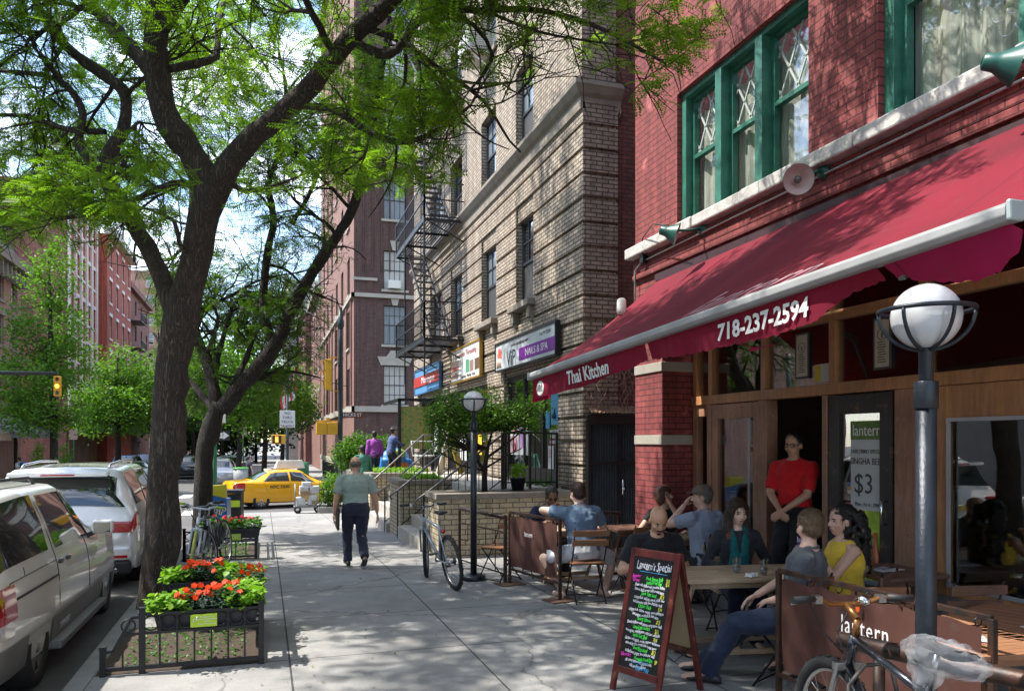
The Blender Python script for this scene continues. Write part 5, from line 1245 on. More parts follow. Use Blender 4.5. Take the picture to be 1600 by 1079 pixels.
def flower_box(lab, c, rot, L=.95, flowers='orange', h=.16, seed=1, dense=1.0, sprawl=.1):
    t = thing('flower_box', lab, 'flower box', c, rot); m = MB(); m.add([(-L / 2 + .03, -.07, 0), (L / 2 - .03, -.07, 0), (L / 2 - .03, .07, 0), (-L / 2 + .03, .07, 0), (-L / 2, -.09, h), (L / 2, -.09, h), (L / 2, .09, h), (-L / 2, .09, h)], [(3, 2, 1, 0), (0, 1, 5, 4), (1, 2, 6, 5), (2, 3, 7, 6), (3, 0, 4, 7), (4, 5, 6, 7)])
    m.box(-L / 2 - .012, L / 2 + .012, -.1, .1, h - .02, h); m.build('trough', boxm, t)
    g = np.random.default_rng(seed)
    def clump(name, x0, x1, n, size, mt, hh, spread, width=.8):
        x = g.uniform(x0, x1, n); y = g.normal(0, .06, n); zz = h + g.uniform(0, 1, n) ** .8 * hh; pts = np.stack([x, y - spread * g.random(n) * .6, zz], 1)
        cx = (x0 + x1) / 2; d = np.stack([(x - cx) * 2 + g.normal(0, .5, n), y * 6 + g.normal(-.4, .6, n), g.uniform(-.35, .55, n)], 1)
        V, F = leafset(pts, d, size, width=width, seed=seed + n); raw_mesh(name, V, F, mt, t)
    if flowers == 'orange':
        clump('lime_leaves', -L / 2 - .06, -L * .18, int(250 * dense), .062, lime, .13, sprawl, .9); clump('lime_leaves', L * .20, L / 2 + .02, int(250 * dense), .062, lime, .15, sprawl, .95)
        clump('dark_leaves', -L * .28, L * .30, int(330 * dense), .065, dleaf, .15, sprawl * .5, .42)
        pet = org
    else:
        clump('green_leaves', -L / 2, L / 2, int(320 * dense), .06, mleaf, .16, .12, .9); clump('lime_leaves', -L / 2, L / 2, int(200 * dense), .06, lime, .12, .12, .9); pet = redp
    fpos = []; V = []; F = []
    nf = int(27 * dense)
    for i in range(nf):
        x = -L * .30 + L * .62 * (i + g.uniform(0, .9)) / nf if flowers == 'orange' else g.uniform(-L * .45, L * .45); o = np.array([x, g.normal(-.05, .07), h + .11 + g.uniform(.0, .10)]); k = 7
        fd = np.array([g.normal(0, .3), -.7, .6]); fd /= np.linalg.norm(fd); a = np.cross(fd, [0, 0, 1.]); a /= np.linalg.norm(a); b_ = np.cross(a, fd)
        for lay, rr0, n_ in ((0, .029, 6), (.006, .021, 5)):
            for j in range(n_):
                an = 2 * pi * j / n_ + lay * 60 + i; dr = a * cos(an) + b_ * sin(an); sd = a * -sin(an) + b_ * cos(an); b0 = len(V); oo = o + fd * lay
                V += [oo, oo + dr * rr0 * .6 + sd * rr0 * .5 + fd * .006, oo + dr * rr0 * 1.05 + fd * .002, oo + dr * rr0 * .6 - sd * rr0 * .5 + fd * .006]; F.append((b0, b0 + 1, b0 + 2, b0 + 3))
    raw_mesh('blossoms', V, F, pet, t); return t
flower_box('front flower box of orange impatiens and lime leaves on the near guard', (-.44, GY0 + .12, .30), 0, .80, seed=3, sprawl=.05)
flower_box('side flower box of orange flowers along the right of the near guard', (-.17, GY0 + .92, .30), R(90), .8, seed=5, sprawl=.0)
flower_box('dark flower box of orange flowers beside the main tree trunk', (-.56, GY1 - .14, .31), 0, .62, seed=8, dense=.8)
flower_box('flower box of red blossoms and green leaves on the far guard', (-.5, 13.25, .27), 0, .9, 'red', seed=11, dense=1.0)
label_plate('lime green notice plate on the near tree guard', (-.46, GY0 - .05, .40)); label_plate('lime green notice plate on the far tree guard', (-.45, 13.2 - .05, .30))
# litter and low weeds in the pit
g = np.random.default_rng(2); n = 520; pts = np.stack([g.uniform(KX + .3, -.15, n), g.uniform(GY0 + .1, GY1 - .1, n), np.full(n, .03)], 1); V, F = leafset(pts, np.stack([g.normal(0, 1, n), g.normal(0, 1, n), g.uniform(.1, 1.2, n)], 1), .03, seed=6); tag(raw_mesh('weeds', V, F, mleaf), 'low green weeds growing in the soil of the near tree pit', 'weeds', kind='stuff')
n = 420; pts = np.stack([g.uniform(KX + .3, -.25, n), g.uniform(13.3, 15.7, n), np.array([gz(q) + .03 for q in g.uniform(13.3, 15.7, n)])], 1); V, F = leafset(pts, np.stack([g.normal(0, 1, n), g.normal(0, 1, n), g.uniform(.1, 1.2, n)], 1), .05, seed=7); tag(raw_mesh('ground_cover', V, F, mleaf), 'green ground cover in the soil of the far tree pit', 'ground cover', kind='stuff')
def greens(name, lab, x0, x1, y0, y1, z, n, size=.07, mt=None):
    g = np.random.default_rng(n); V, F = leafset(np.stack([g.uniform(x0, x1, n), g.uniform(y0, y1, n), z + g.uniform(0, .10, n)], 1), np.stack([g.normal(0, 1, n), g.normal(0, 1, n), g.uniform(.0, 1., n)], 1), size, seed=n); tag(raw_mesh(name, V, F, mt or lime), lab, 'plants', kind='stuff')
greens('low_plants', 'bright green low plants in the middle brick planter', 2.9, 3.65, 16.1, 17.1, 1.0, 700); greens('low_plants', 'bright green low plants in the farther brick planter', 2.9, 4.4, 20.9, 23.0, .95, 900)
greens('low_plants', 'small green plants along the foot of the salon window', 4.5, 4.95, 12.9, 13.2, 1.02, 90, .08, mleaf)
t = thing('flower_pot', 'small black pot of green plants on the long planter wall', 'flower pot', (4.13, 12.45, 1.0)); m = MB(); m.lathe([(.10, 0), (.13, .2), (.14, .2), (.14, .22), (.11, .22), (.10, .19)], n=18); m.build('pot', boxm, t)
g = np.random.default_rng(9); V, F = leafset(np.stack([g.normal(0, .06, 60), g.normal(0, .06, 60), g.uniform(.2, .42, 60)], 1), g.normal(0, 1, (60, 3)) + [0, 0, .6], .1, seed=3); raw_mesh('leaves', V, F, lime, t)

V, F = leafset(np.stack([LX, LY, np.array([gz(y) for y in LY]) + .008], 1), np.stack([g.normal(0, 1, lv), g.normal(0, 1, lv), g.uniform(0, .15, lv)], 1), .022, seed=14); tag(raw_mesh('fallen_leaves', V, F, leaf_mat('fallen leaves', (.20, .14, .04), (.12, .16, .03), None, .1)), 'small fallen leaves and crumbs scattered over the pavement', 'litter', kind='stuff')
# ================================================================ vehicles
tyre_m = M('tyre rubber', (.018, .018, .019), .8, var=.2, vs=20, b=.3, bs=80); rim_m = M('alloy rim', (.45, .44, .42), .3, .8, var=.1)
carglass = M('car glass', (.008, .012, .012), .02, spec=1, coat=1, var=.1); taillight = M('tail light red', (.45, .008, .008), .1, coat=1); clearlight = M('clear lamp lens', (.6, .6, .62), .1, coat=1)
black_trim = M('black plastic trim', (.02, .02, .022), .6, var=.1); chrome = M('chrome', ())
pave_w = M('champagne white car paint', (.85, .84, .82), .22, .0, var=.04, coat=1); suv_w = M('pearl white car paint', (.78, .78, .78), .2, .1, var=.04, coat=1); taxi_y = M('taxi yellow paint', (.85, .40, .004), .25, var=.04, coat=1); clad = M('grey lower cladding', (.18, .18, .185), .5, .2, var=.12, vs=4)
def vehicle(name, lab, cat, loc, rot, L, keys, wheels, paint, group=None, wr=.33, ww=.21, spokes=5, lod=0, rimc=None):
    # keys: rows of (v, roof/bonnet top, beltline, sill, half width, half width at roof), v from rear to front
    t = thing(name, lab, cat, loc, rot, group); K = np.array(keys, float)
    def prof(v):
        vs = np.clip(np.linspace(v - .006, v + .006, 5), 0, 1); return [float(np.mean(np.interp(vs, K[:, 0], K[:, i]))) for i in range(1, 6)]
    def ring(v):
        zt, zb, zs, w, wt = prof(v); zt = max(zt, zb + .01); gh = zt - zb
        c = min(1, gh / .25)
        wb = w * .955; wtt = wb * (1 - c) * .96 + wt * c
        return [(0, zs), (.8 * w, zs), (.965 * w, zs + .05), (w, zs + .38 * (zb - zs)), (.997 * w, zs + .7 * (zb - zs)), (.975 * w, zb - .05 * c - .02), (wb, zb), (wb * .5 + wtt * .5 + .012 * c, zb + .5 * gh * .96), (wtt, zt - .055 * c - .003), (wtt - .05 * c - .02, zt - .012), (.5 * wt, zt + .012), (0, zt + .02)]
    def pos(v, r):
        q = ring(v); i = max(0, min(10, int(math.floor(abs(r))))); f = abs(r) - i; a, b = q[i], q[i + 1]
        x = a[0] + (b[0] - a[0]) * f; z = a[1] + (b[1] - a[1]) * f
        y = (v - .5) * L
        endb = .10 * (1 - min(1, min(v, 1 - v) / .012)) ; 
        return Vector((x if r >= 0 else -x, y, z))
    vs = sorted(set([0, .004, .012] + list(np.linspace(.02, .98, 64)) + [.988, .996, 1] + [k[0] for k in keys])); n = 12
    m = MB(); rows = []
    for v in vs:
        q = [pos(v, r) for r in list(range(0, 12))] + [pos(v, -r - .0) for r in range(10, 0, -1)]; rows.append(q)
    nc = len(rows[0]); V = [p for r_ in rows for p in r_]; Fc = []
    for i in range(len(rows) - 1):
        for j in range(nc): Fc.append((i * nc + j, i * nc + (j + 1) % nc, (i + 1) * nc + (j + 1) % nc, (i + 1) * nc + j))
    Fc.append(tuple(reversed(range(nc)))); Fc.append(tuple((len(rows) - 1) * nc + j for j in range(nc)))
    m.add(V, Fc, True); body = m.build('body', paint, t)
    body.data.polygons.foreach_set('use_smooth', [True] * len(body.data.polygons))
    if not lod:
        for wy in wheels:
            cu = MB(); cu.lathe([(wr + .045, -1.2), (wr + .045, 1.2)], (0, wy, wr), 32, axis=(1, 0, 0)); c = cu.build('cutter', None)
            md = body.modifiers.new('b', 'BOOLEAN'); md.object = c; md.operation = 'DIFFERENCE'; md.solver = 'EXACT'
            me = bpy.data.meshes.new_from_object(body.evaluated_get(bpy.context.evaluated_depsgraph_get())); body.modifiers.clear(); body.data = me; bpy.data.objects.remove(c)
        body.data.materials.clear(); body.data.materials.append(paint)
        bm = bmesh.new(); bm.from_mesh(body.data)
        for e in bm.edges:
            if len(e.link_faces) == 2 and e.calc_face_angle(0) > .7: e.smooth = False
        bm.to_mesh(body.data); bm.free()
        un = MB(); un.box(-prof(.5)[3] * .72, prof(.5)[3] * .72, -L * .46, L * .46, .2, .55); un.build('underbody', black_trim, t)
    w0 = prof(.5)[3]
    for wy in wheels:
        for s in (-1, 1):
            x1 = s * (w0 - .015); x0 = s * (w0 - .015 - ww); m = MB(); a = (s, 0, 0); c = (x0, wy, wr)
            m.lathe([(wr * .64, 0), (wr * .93, 0), (wr, ww * .18), (wr, ww * .82), (wr * .94, ww), (wr * .66, ww), (wr * .62, ww * .9)], c, 32, axis=a); wh = m.build('wheel', tyre_m, t)
            m = MB(); c2 = (x1 - s * .03, wy, wr); m.lathe([(wr * .66, .02), (wr * .62, .022), (wr * .60, -.035), (0, -.045)], c2, 28, axis=a, cap=False); m.build('rim', M('rim dark', (.10, .10, .10), .4, .7), wh)
            m = MB()
            for k in range(spokes):
                an = 2 * pi * k / spokes + .3; d = Vector((0, cos(an), sin(an))); e_ = Vector((0, -sin(an), cos(an))); b0 = Vector(c2) + Vector((s * .0, 0, 0)); wd = wr * (.62 * pi / spokes) * .42
                pts = [b0 + d * wr * .10 + e_ * wd, b0 + d * wr * .61 + e_ * wd * 1.1, b0 + d * wr * .61 - e_ * wd * 1.1, b0 + d * wr * .10 - e_ * wd]; dx = Vector((s * .018, 0, 0)); m.add([p - dx for p in pts] + [p + dx * .6 for p in pts], [(0, 1, 2, 3), (7, 6, 5, 4), (0, 4, 5, 1), (1, 5, 6, 2), (2, 6, 7, 3), (3, 7, 4, 0)])
            m.lathe([(wr * .14, -.01), (wr * .14, .02), (wr * .1, .03), (0, .032)], c2, 16, axis=a); m.torus(c2, wr * .62, wr * .035, a, 32, 6); m.build('hub_cap', rimc or rim_m, wh)
    def patch(nm, v0, v1, r0, r1, mt, par=t, off=.006, side=1, skew=0, nv=12, nr=5, skf=None):
        m = MB(); rows = []
        for i in range(nv + 1):
            row = []
            for j in range(nr + 1):
                r = r0 + (r1 - r0) * j / nr; v = v0 + (v1 - v0) * i / nv
                if skf: v = skf(i / nv, j / nr)
                p = pos(v, r * side) if side else pos(v, r)
                q = p + Vector(((off if p.x > 0 else -off) if abs(p.x) > .05 else 0, 0, off * .9 if abs(r) > 8.5 else 0)); row.append(q)
            rows.append(row)
        m.grid(rows); return m.build(nm, mt, par, recalc=True)
    def acrosspatch(nm, v0, v1, rr, mt, par=t, off=.01, dirn=1, nv=6):    # windscreen or rear window right across the car
        m = MB(); rows = []
        for i in range(nv + 1):
            v = v0 + (v1 - v0) * i / nv; rows.append([pos(v, r) + Vector((0, dirn * off, off)) for r in list(np.linspace(rr, 11, 7)) + [-x for x in np.linspace(11, rr, 7)[1:]]])
        m.grid(rows); return m.build(nm, mt, par)
    def seam(v, r0, r1, nm='door_seam', side=1, v2=None, par=t):
        m = MB(); m.tube([pos(v + ((v2 - v) * i / 8 if v2 else 0), side * (r0 + (r1 - r0) * i / 8)) + Vector((side * .001, 0, 0)) for i in range(9)], .0045, 4, caps=False); return m.build(nm, black_trim, par)
    return t, pos, patch, acrosspatch, seam, body
# ---- near minivan
zr = gz(8) - .14
van, pos, patch, across, seam, body = vehicle('parked_minivan', 'champagne white minivan parked at the kerb, nearest the camera', 'minivan', (-2.66, 8.46, zr), 0, 4.92,
    [(0, .90, .88, .42, .84, .60), (.01, 1.0, .98, .33, .90, .66), (.022, 1.12, 1.01, .26, .925, .70), (.045, 1.45, 1.02, .24, .93, .70), (.09, 1.61, 1.02, .22, .932, .69), (.3, 1.645, 1.01, .20, .935, .69), (.55, 1.63, .985, .20, .935, .68), (.63, 1.55, .97, .20, .935, .66), (.70, 1.32, .96, .20, .935, .64), (.80, 1.03, .97, .20, .93, .62), (.9, .94, .90, .20, .92, .62), (.96, .90, .86, .22, .88, .6), (.99, .74, .72, .28, .78, .55), (1, .62, .60, .34, .72, .5)],
    (-1.33, 1.50), pave_w, wr=.325, ww=.21, spokes=5)
for s in (1, -1):
    patch('side_window', .075, .345, 6.25, 7.95, carglass, side=s, skf=lambda a, b: .065 + .02 * b + (.345 - .085) * a - .01 * (1 - b) * 0); patch('side_window', .372, .60, 6.22, 7.9, carglass, side=s, skf=lambda a, b: .372 + (.655 - .07 * b - .372) * a)
    patch('tail_light', .003, .10, 3.75, 5.35, taillight, side=s, off=.012); patch('tail_light_lens', .003, .085, 3.3, 3.75, clearlight, side=s, off=.013)
    patch('lower_cladding', .0, .16, 1.9, 3.0, clad, side=s, off=.012); patch('lower_cladding', .305, .735, 1.9, 2.95, clad, side=s, off=.012); patch('lower_cladding', .875, .99, 1.9, 2.9, clad, side=s, off=.012)
patch('body_crease', .16, .86, 2.96, 3.02, M('cladding edge', (.30, .29, .28), .4), off=.018)
seam(.355, 2.0, 8.2); seam(.605, 2.0, 6.2, v2=.60); seam(.165, 5.55, 6.1, v2=.17); seam(.60, 6.2, 8.2, v2=.55)
m = MB(); m.tube([pos(.09 + .26 * i / 8, 5.45) + Vector((.002, 0, 0)) for i in range(9)], .004, 4); m.tube([pos(.10 + .25 * i / 8, 4.4) + Vector((.004, 0, 0)) for i in range(9)], .011, 4); m.build('sliding_door_track', black_trim, van)
text('SYMPHONY', .085, M('decal silver', (.5, .5, .5), .4), van, frame(pos(.385, 2.45) + Vector((.026, 0, .0)), (0, 1, 0), (0, 0, 1)), sx=.8)
for v in (.375, .43):
    m = MB(); p = pos(v, 5.15); m.sphere(p + Vector((.012, 0, 0)), (.022, .065, .025), 14, 8); m.build('door_handle', M('dark handle', (.03, .03, .03), .3, coat=1), van)
m = MB(); p = pos(.645, 6.2); m.cbox(p + Vector((.15, 0, .09)), (.21, .10, .16)); mr = m.build('wing_mirror', pave_w, van, bevel=.04); m = MB(); m.cbox(p + Vector((.15, -.052, .09)), (.155, .006, .11)); m.build('mirror_glass', carglass, mr, bevel=.002); m = MB(); m.beam(p, p + Vector((.1, 0, .05)), .05, .05); m.build('mirror_arm', black_trim, mr)
m = MB(); m.box(.82, 1.0, -.95, 1.05, .20, .265); rb_ = m.build('running_board', clad, van, bevel=.015); m = MB(); m.box(.84, 1.005, -.93, 1.03, .266, .272); m.build('tread_strip', M('tread grey', (.3, .3, .3), .5), rb_)
for s in (-1, 1):
    m = MB(); m.tube([pos(v, s * 9.4) + Vector((0, 0, h)) for v, h in ((.10, .0), (.13, .055), (.3, .065), (.5, .06), (.54, .0))], .017, 8); m.build('roof_rail', black_trim, van)
across('rear_window', .024, .075, 8.4, carglass, dirn=-1); across('windscreen', .64, .775, 8.45, carglass, dirn=1)
m = MB(); m.box(-.93, .93, -2.56, -2.38, .38, .66); m.build('rear_bumper', clad, van, bevel=.05)
van.scale = (1, 1, .965)
# ---- white SUV ahead of it
SY = 14.0
suv, pos, patch, across, seam, body = vehicle('parked_suv', 'white sport utility car with red tail lights parked ahead of the minivan', 'suv', (-2.62, SY, gz(SY) - .14), 0, 4.85,
    [(0, .92, .90, .46, .88, .62), (.008, 1.02, 1.0, .36, .93, .68), (.02, 1.12, 1.10, .30, .955, .70), (.035, 1.34, 1.12, .28, .96, .70), (.065, 1.60, 1.13, .27, .965, .70), (.10, 1.70, 1.13, .26, .965, .69), (.3, 1.73, 1.12, .26, .965, .69), (.5, 1.72, 1.1, .26, .965, .69), (.6, 1.62, 1.08, .26, .965, .67), (.72, 1.18, 1.06, .26, .965, .65), (.85, 1.08, 1.02, .26, .96, .65), (.95, .95, .9, .28, .93, .6), (1, .7, .68, .36, .8, .5)],
    (-1.45, 1.5), suv_w, wr=.36, ww=.25, spokes=10)
across('rear_window', .024, .066, 8.3, carglass, dirn=-1, off=.014)
m = MB(); m.box(-.60, .60, -2.36, -2.16, 1.60, 1.66); m.build('roof_spoiler', suv_w, suv, bevel=.02); m = MB(); m.box(-.2, .2, -2.385, -2.365, 1.615, 1.635); m.build('brake_light', taillight, suv)
for s in (1, -1):
    patch('side_window', .10, .27, 6.25, 7.9, carglass, side=s, skf=lambda a, b: .085 + .035 * b + (.27 - .10) * a); patch('side_window', .285, .44, 6.25, 7.9, carglass, side=s); patch('side_window', .455, .6, 6.25, 7.9, carglass, side=s, skf=lambda a, b: .455 + (.66 - .07 * b - .455) * a)
    patch('tail_light', .001, .062, 4.3, 5.7, taillight, side=s, off=.014)
    m = MB(); m.box(s * .55, s * .90, -2.465, -2.37, .84, .99); m.build('tail_light', taillight, suv, bevel=.02)
    m = MB(); m.box(s * .60, s * .86, -2.475, -2.42, .50, .535); m.build('reflector', taillight, suv); m = MB(); m.box(s * .52, s * .74, -2.49, -2.40, .30, .37); m.build('exhaust', chrome, suv, bevel=.02)
    m = MB(); m.tube([pos(v, s * 9.3) + Vector((0, 0, h)) for v, h in ((.10, .0), (.13, .05), (.3, .055), (.5, .05), (.54, .0))], .018, 8); m.build('roof_rail', chrome, suv)
m = MB(); m.box(-.90, .90, -2.48, -2.36, .27, .46); m.build('rear_bumper', black_trim, suv, bevel=.04); m = MB(); m.box(-.9, .9, -2.465, -2.38, .461, .66); m.build('bumper_skin', suv_w, suv, bevel=.05)
m = MB(); m.box(-.17, .17, -2.46, -2.43, .72, .82); m.build('number_plate', M('plate yellow', (.65, .45, .08), .5), suv); m = MB(); m.tube([(0, -2.47, .96), (0, -2.47, .961)], .045, 16); m.build('badge', chrome, suv)
m = MB(); m.box(-.42, .42, -2.445, -2.41, .82, .845); m.build('plate_trim', chrome, suv)
seam(.272, 2, 8.2); seam(.448, 2, 8.2)
# ---- taxi
TXY = P(432, 700, Y=31.5)
tx, pos, patch, across, seam, body = vehicle('yellow_taxi', 'yellow taxi with a white roof advertising box crossing the junction', 'taxi', (1.0, 32.1, gz(31.6) - .14), R(-74), 4.85,
    [(0, .92, .90, .42, .80, .5), (.01, 1.0, .98, .32, .86, .55), (.03, 1.06, 1.02, .25, .89, .58), (.14, 1.09, 1.02, .22, .91, .56), (.18, 1.14, 1.0, .22, .91, .54), (.27, 1.38, .99, .22, .915, .55), (.34, 1.45, .98, .2, .915, .57), (.48, 1.47, .96, .2, .915, .58), (.56, 1.42, .95, .2, .915, .57), (.70, 1.02, .93, .2, .915, .58), (.74, .97, .92, .2, .915, .6), (.9, .86, .83, .2, .9, .6), (.97, .74, .70, .24, .82, .55), (1, .58, .56, .3, .7, .5)],
    (-1.38, 1.42), taxi_y, wr=.33, ww=.21, spokes=10)
for s in (1, -1):
    patch('side_window', .27, .44, 6.3, 7.9, carglass, side=s, skf=lambda a, b: .235 + .07 * b + (.44 - .235 - .07 * b) * a); patch('side_window', .46, .6, 6.3, 7.9, carglass, side=s, skf=lambda a, b: .455 + (.66 - .09 * b - .455) * a)
    patch('tail_light', .002, .09, 4.0, 5.9, taillight, side=s, off=.012)
across('rear_window', .165, .285, 8.4, carglass, dirn=-1); across('windscreen', .575, .695, 8.4, carglass, dirn=1)
seam(.45, 2, 8.2); seam(.62, 2, 6); seam(.26, 3.6, 6, v2=.235)
m = MB(); m.add([(-.15, -.62, 1.50), (.15, -.62, 1.50), (.15, .58, 1.50), (-.15, .58, 1.50), (-.05, -.5, 1.83), (.05, -.5, 1.83), (.05, .5, 1.83), (-.05, .5, 1.83)], [(0, 3, 2, 1), (0, 1, 5, 4), (1, 2, 6, 5), (2, 3, 7, 6), (3, 0, 4, 7), (4, 5, 6, 7)]); m.build('roof_sign', M('roof sign white', (.6, .57, .5), .5), tx, bevel=.02)
m = MB(); m.box(-.3, .3, -.95, -.8, 1.44, 1.5); m.build('roof_lamp', white_trim, tx)
text('NYC TAXI', .17, M('black ink', ()), tx, frame(pos(.36, 4.55) + Vector((.02, 0, 0)), (0, 1, 0), (0, 0, 1)), sx=.95, bold=.004)
m = MB(); m.box(-.85, .85, -2.47, -2.38, .32, .5); m.build('rear_bumper', taxi_y, tx, bevel=.04)
# ---- distant cars
def simple_car(lab, loc, rot, paint, kind=0, group='cars parked down the street'):
    sed = [(0, .92, .90, .42, .80, .5), (.03, 1.04, 1.0, .25, .88, .58), (.14, 1.07, 1.0, .22, .9, .56), (.28, 1.4, .97, .22, .9, .56), (.5, 1.44, .96, .2, .9, .57), (.70, 1.0, .93, .2, .9, .58), (.9, .86, .83, .2, .88, .6), (1, .6, .56, .3, .7, .5)]
    suvk = [(0, .92, .90, .42, .84, .6), (.02, 1.1, 1.05, .3, .9, .65), (.06, 1.6, 1.08, .25, .93, .66), (.3, 1.68, 1.06, .25, .93, .66), (.55, 1.64, 1.04, .25, .93, .65), (.70, 1.12, 1.02, .25, .93, .64), (.92, .98, .92, .26, .9, .6), (1, .7, .66, .36, .8, .5)]
    t, pos, patch, across, seam, body = vehicle('parked_car', lab, 'car', loc, rot, 4.6, suvk if kind else sed, (-1.35, 1.4), paint, group, lod=1)
    v0 = (.03, .058) if kind else (.15, .27); across('rear_window', *v0, 8.3, carglass, dirn=-1); across('windscreen', .57, .69, 8.3, carglass)
    for s in (1, -1): patch('side_window', .28 if not kind else .1, .6, 6.3, 7.9, carglass, side=s); patch('tail_light', .002, .06, 4.2, 5.7, taillight, side=s, off=.012)
    return t
silver = M('silver car paint', (.33, .34, .36), .25, .5, var=.05, coat=1); darkp = M('dark car paint', (.03, .035, .045), .2, var=.05, coat=1); redc = M('red car paint', (.30, .02, .03), .2, coat=1, var=.05); bluec = M('blue car paint', (.03, .07, .16), .2, coat=1)
gc = lambda x, y: (x, y, gz(y) - .14)
simple_car('red estate car moving away in the middle of the street', gc(-5.6, 31), R(4), redc, 1)
simple_car('silver car parked beyond the junction behind the green sign pole', gc(-2.4, 46.5), 0, silver, 1); simple_car('white car next in the row beyond the silver car', gc(-2.4, 52), 0, suv_w); simple_car('dark car third in the row beyond the junction', gc(-2.4, 58), 0, darkp, 1); simple_car('silver car far down the right kerb', gc(-2.4, 64), 0, silver)
simple_car('black car double parked right of the main trunk', gc(-5.3, 60), R(0), darkp, 1)
simple_car('dark car at the left kerb past the crossing', gc(-9.3, 47), R(180), darkp); simple_car('pale green car in the left lane far off', gc(-7.4, 52), R(3), M('pale green paint', (.35, .42, .38), .3, coat=1), 0); simple_car('blue covered car at the left kerb', gc(-9.3, 60), R(180), bluec, 1); simple_car('black car near the far end of the left kerb', gc(-9.3, 68), R(180), darkp, 1)
simple_car('dark saloon parked on the opposite side, seen in the shop glass', gc(-9.3, 6), R(180), darkp); simple_car('silver saloon parked at our kerb behind the camera', gc(-2.6, 1.2), 0, pave_w, 1)

# ================================================================ bicycles
def torus_tread(m, c, R0, r): m.torus(c, R0, r, (1, 0, 0), 40, 8)
def bicycle(lab, loc, rot, lean, frame_m, bar_m, tyre=None, R0=.33, tr=.026, steer=0, gripm=None, mtb=True, saddle=True, front_t=None, bell=False):
    t = thing('bicycle', lab, 'bicycle', loc, 0); t.rotation_euler = (0, lean, rot); t.rotation_mode = 'XYZ'
    grip = gripm or black_trim; wb = 1.04; ry, fy = -.46, wb - .46; zc = R0 + tr
    alu = M('brushed alloy', (.4, .4, .4), .3, .9, var=.1)
    def wheel(y, tm, mtx=None):
        def tf(b):
            if mtx is not None: b.v = [tuple(mtx @ Vector(q)) for q in b.v]
            return b
        m = MB(); m.torus((0, y, zc), R0, tr, (1, 0, 0), 44, 8)
        if mtb:
            for k in range(60):
                a = 2 * pi * k / 60; c_ = Vector((.012 * (1 if k % 2 else -1), y + (R0 + tr * .93) * cos(a), zc + (R0 + tr * .93) * sin(a))); m.cbox((0, 0, 0), (.02, .016, .008), Matrix.Translation(c_) @ Matrix.Rotation(a - pi / 2, 4, 'X'))
        w_ = tf(m).build('wheel', tm or tyre_m, t); m = MB(); m.torus((0, y, zc), R0 - tr - .006, .011, (1, 0, 0), 40, 6); tf(m).build('rim', alu, w_)
        m = MB(); m.tube([(-.045, y, zc), (.045, y, zc)], .02, 10)
        for k in range(28):
            a = 2 * pi * k / 28; s = 1 if k % 2 else -1; m.tube([(s * .03, y + .018 * cos(a + .8 * s), zc + .018 * sin(a + .8 * s)), (0, y + (R0 - .03) * cos(a), zc + (R0 - .03) * sin(a))], .0014, 3, caps=False)
        tf(m).build('spokes', alu, w_)
    bb_p = Vector((0, -.03, zc - .03)); seat = Vector((0, -.19, .80)); hd1 = Vector((0, .43, .82)); hd0 = Vector((0, .465, .68)); rear = Vector((0, ry, zc))
    m = MB(); m.tube([bb_p, seat], .017, 10); m.tube([seat + Vector((0, .01, -.05)), hd1], .019, 10); m.tube([bb_p, hd0], .023, 10); m.tube([hd0 - Vector((0, -.005, .02)), hd1 + Vector((0, 0, .02))], .024, 12)
    for s in (-1, 1): m.tube([bb_p + Vector((s * .03, 0, 0)), rear + Vector((s * .06, 0, 0))], .010, 8); m.tube([seat + Vector((s * .02, 0, -.06)), rear + Vector((s * .06, 0, 0))], .009, 8)
    m.build('frame', frame_m, t)
    ax = (hd1 - hd0).normalized(); ms = Matrix.Translation(hd0) @ Matrix.Rotation(steer, 4, ax) @ Matrix.Translation(-hd0)
    wheel(ry, tyre); wheel(fy, front_t or tyre, ms)
    def stf(b): b.v = [tuple(ms @ Vector(q)) for q in b.v]; return b
    fr_ = Vector((0, fy, zc)); m = MB()
    for s in (-1, 1): m.tube([hd0 + Vector((s * .055, .01, -.01)), hd0 + Vector((s * .06, .03, -.08)), fr_ + Vector((s * .06, -.01, 0))], .015, 8)
    m.beam(hd0 + Vector((-.07, .012, .0)), hd0 + Vector((.07, .012, 0)), .04, .04); stf(m).build('fork', alu if mtb else frame_m, t, bevel=.005)
    m = MB(); st1 = hd1 + ax * .10 + Vector((0, .0, 0)); m.tube([hd1, st1], .016, 10); m.tube([st1, st1 + Vector((0, .09, .05))], .017, 10); bc = st1 + Vector((0, .09, .05))
    m.tube([bc + Vector((x, y, z)) for x, y, z in ((-.29, -.05, .035), (-.16, -.025, .035), (-.09, 0, .0), (0, 0, 0), (.09, 0, .0), (.16, -.025, .035), (.29, -.05, .035))], .0125, 10); hb = stf(m).build('handlebar', bar_m, t)
    for s in (-1, 1):
        m = MB(); m.tube([bc + Vector((s * .19, -.031, .035)), bc + Vector((s * .31, -.055, .035))], .0175, 12); stf(m).build('grip', grip, hb)
        m = MB(); m.tube([bc + Vector((s * .16, -.02, .03)), bc + Vector((s * .19, .03, .015)), bc + Vector((s * .27, .025, .0))], .006, 6); m.cbox(bc + Vector((s * .165, -.02, .03)), (.035, .04, .035)); stf(m).build('brake_lever', alu, hb)
        m = MB(); m.tube([bc + Vector((s * .17, .02, .02)), bc + Vector((s * .13, .12, .0)), bc + Vector((s * .04, .13, -.16)), hd0 + Vector((0, .05, .05))], .004, 6); stf(m).build('brake_cable', black_trim, hb)
    if bell: m = MB(); m.lathe([(.03, 0), (.03, .012), (.02, .026), (0, .03)], bc + Vector((.06, -.02, .02)), 18, axis=(.1, -.5, .9)); m.build('bell', chrome, hb)
    m = MB(); m.tube([seat - Vector((0, 0, .02)), seat + Vector((0, -.035, .13))], .013, 10); m.build('seat_post', alu, t)
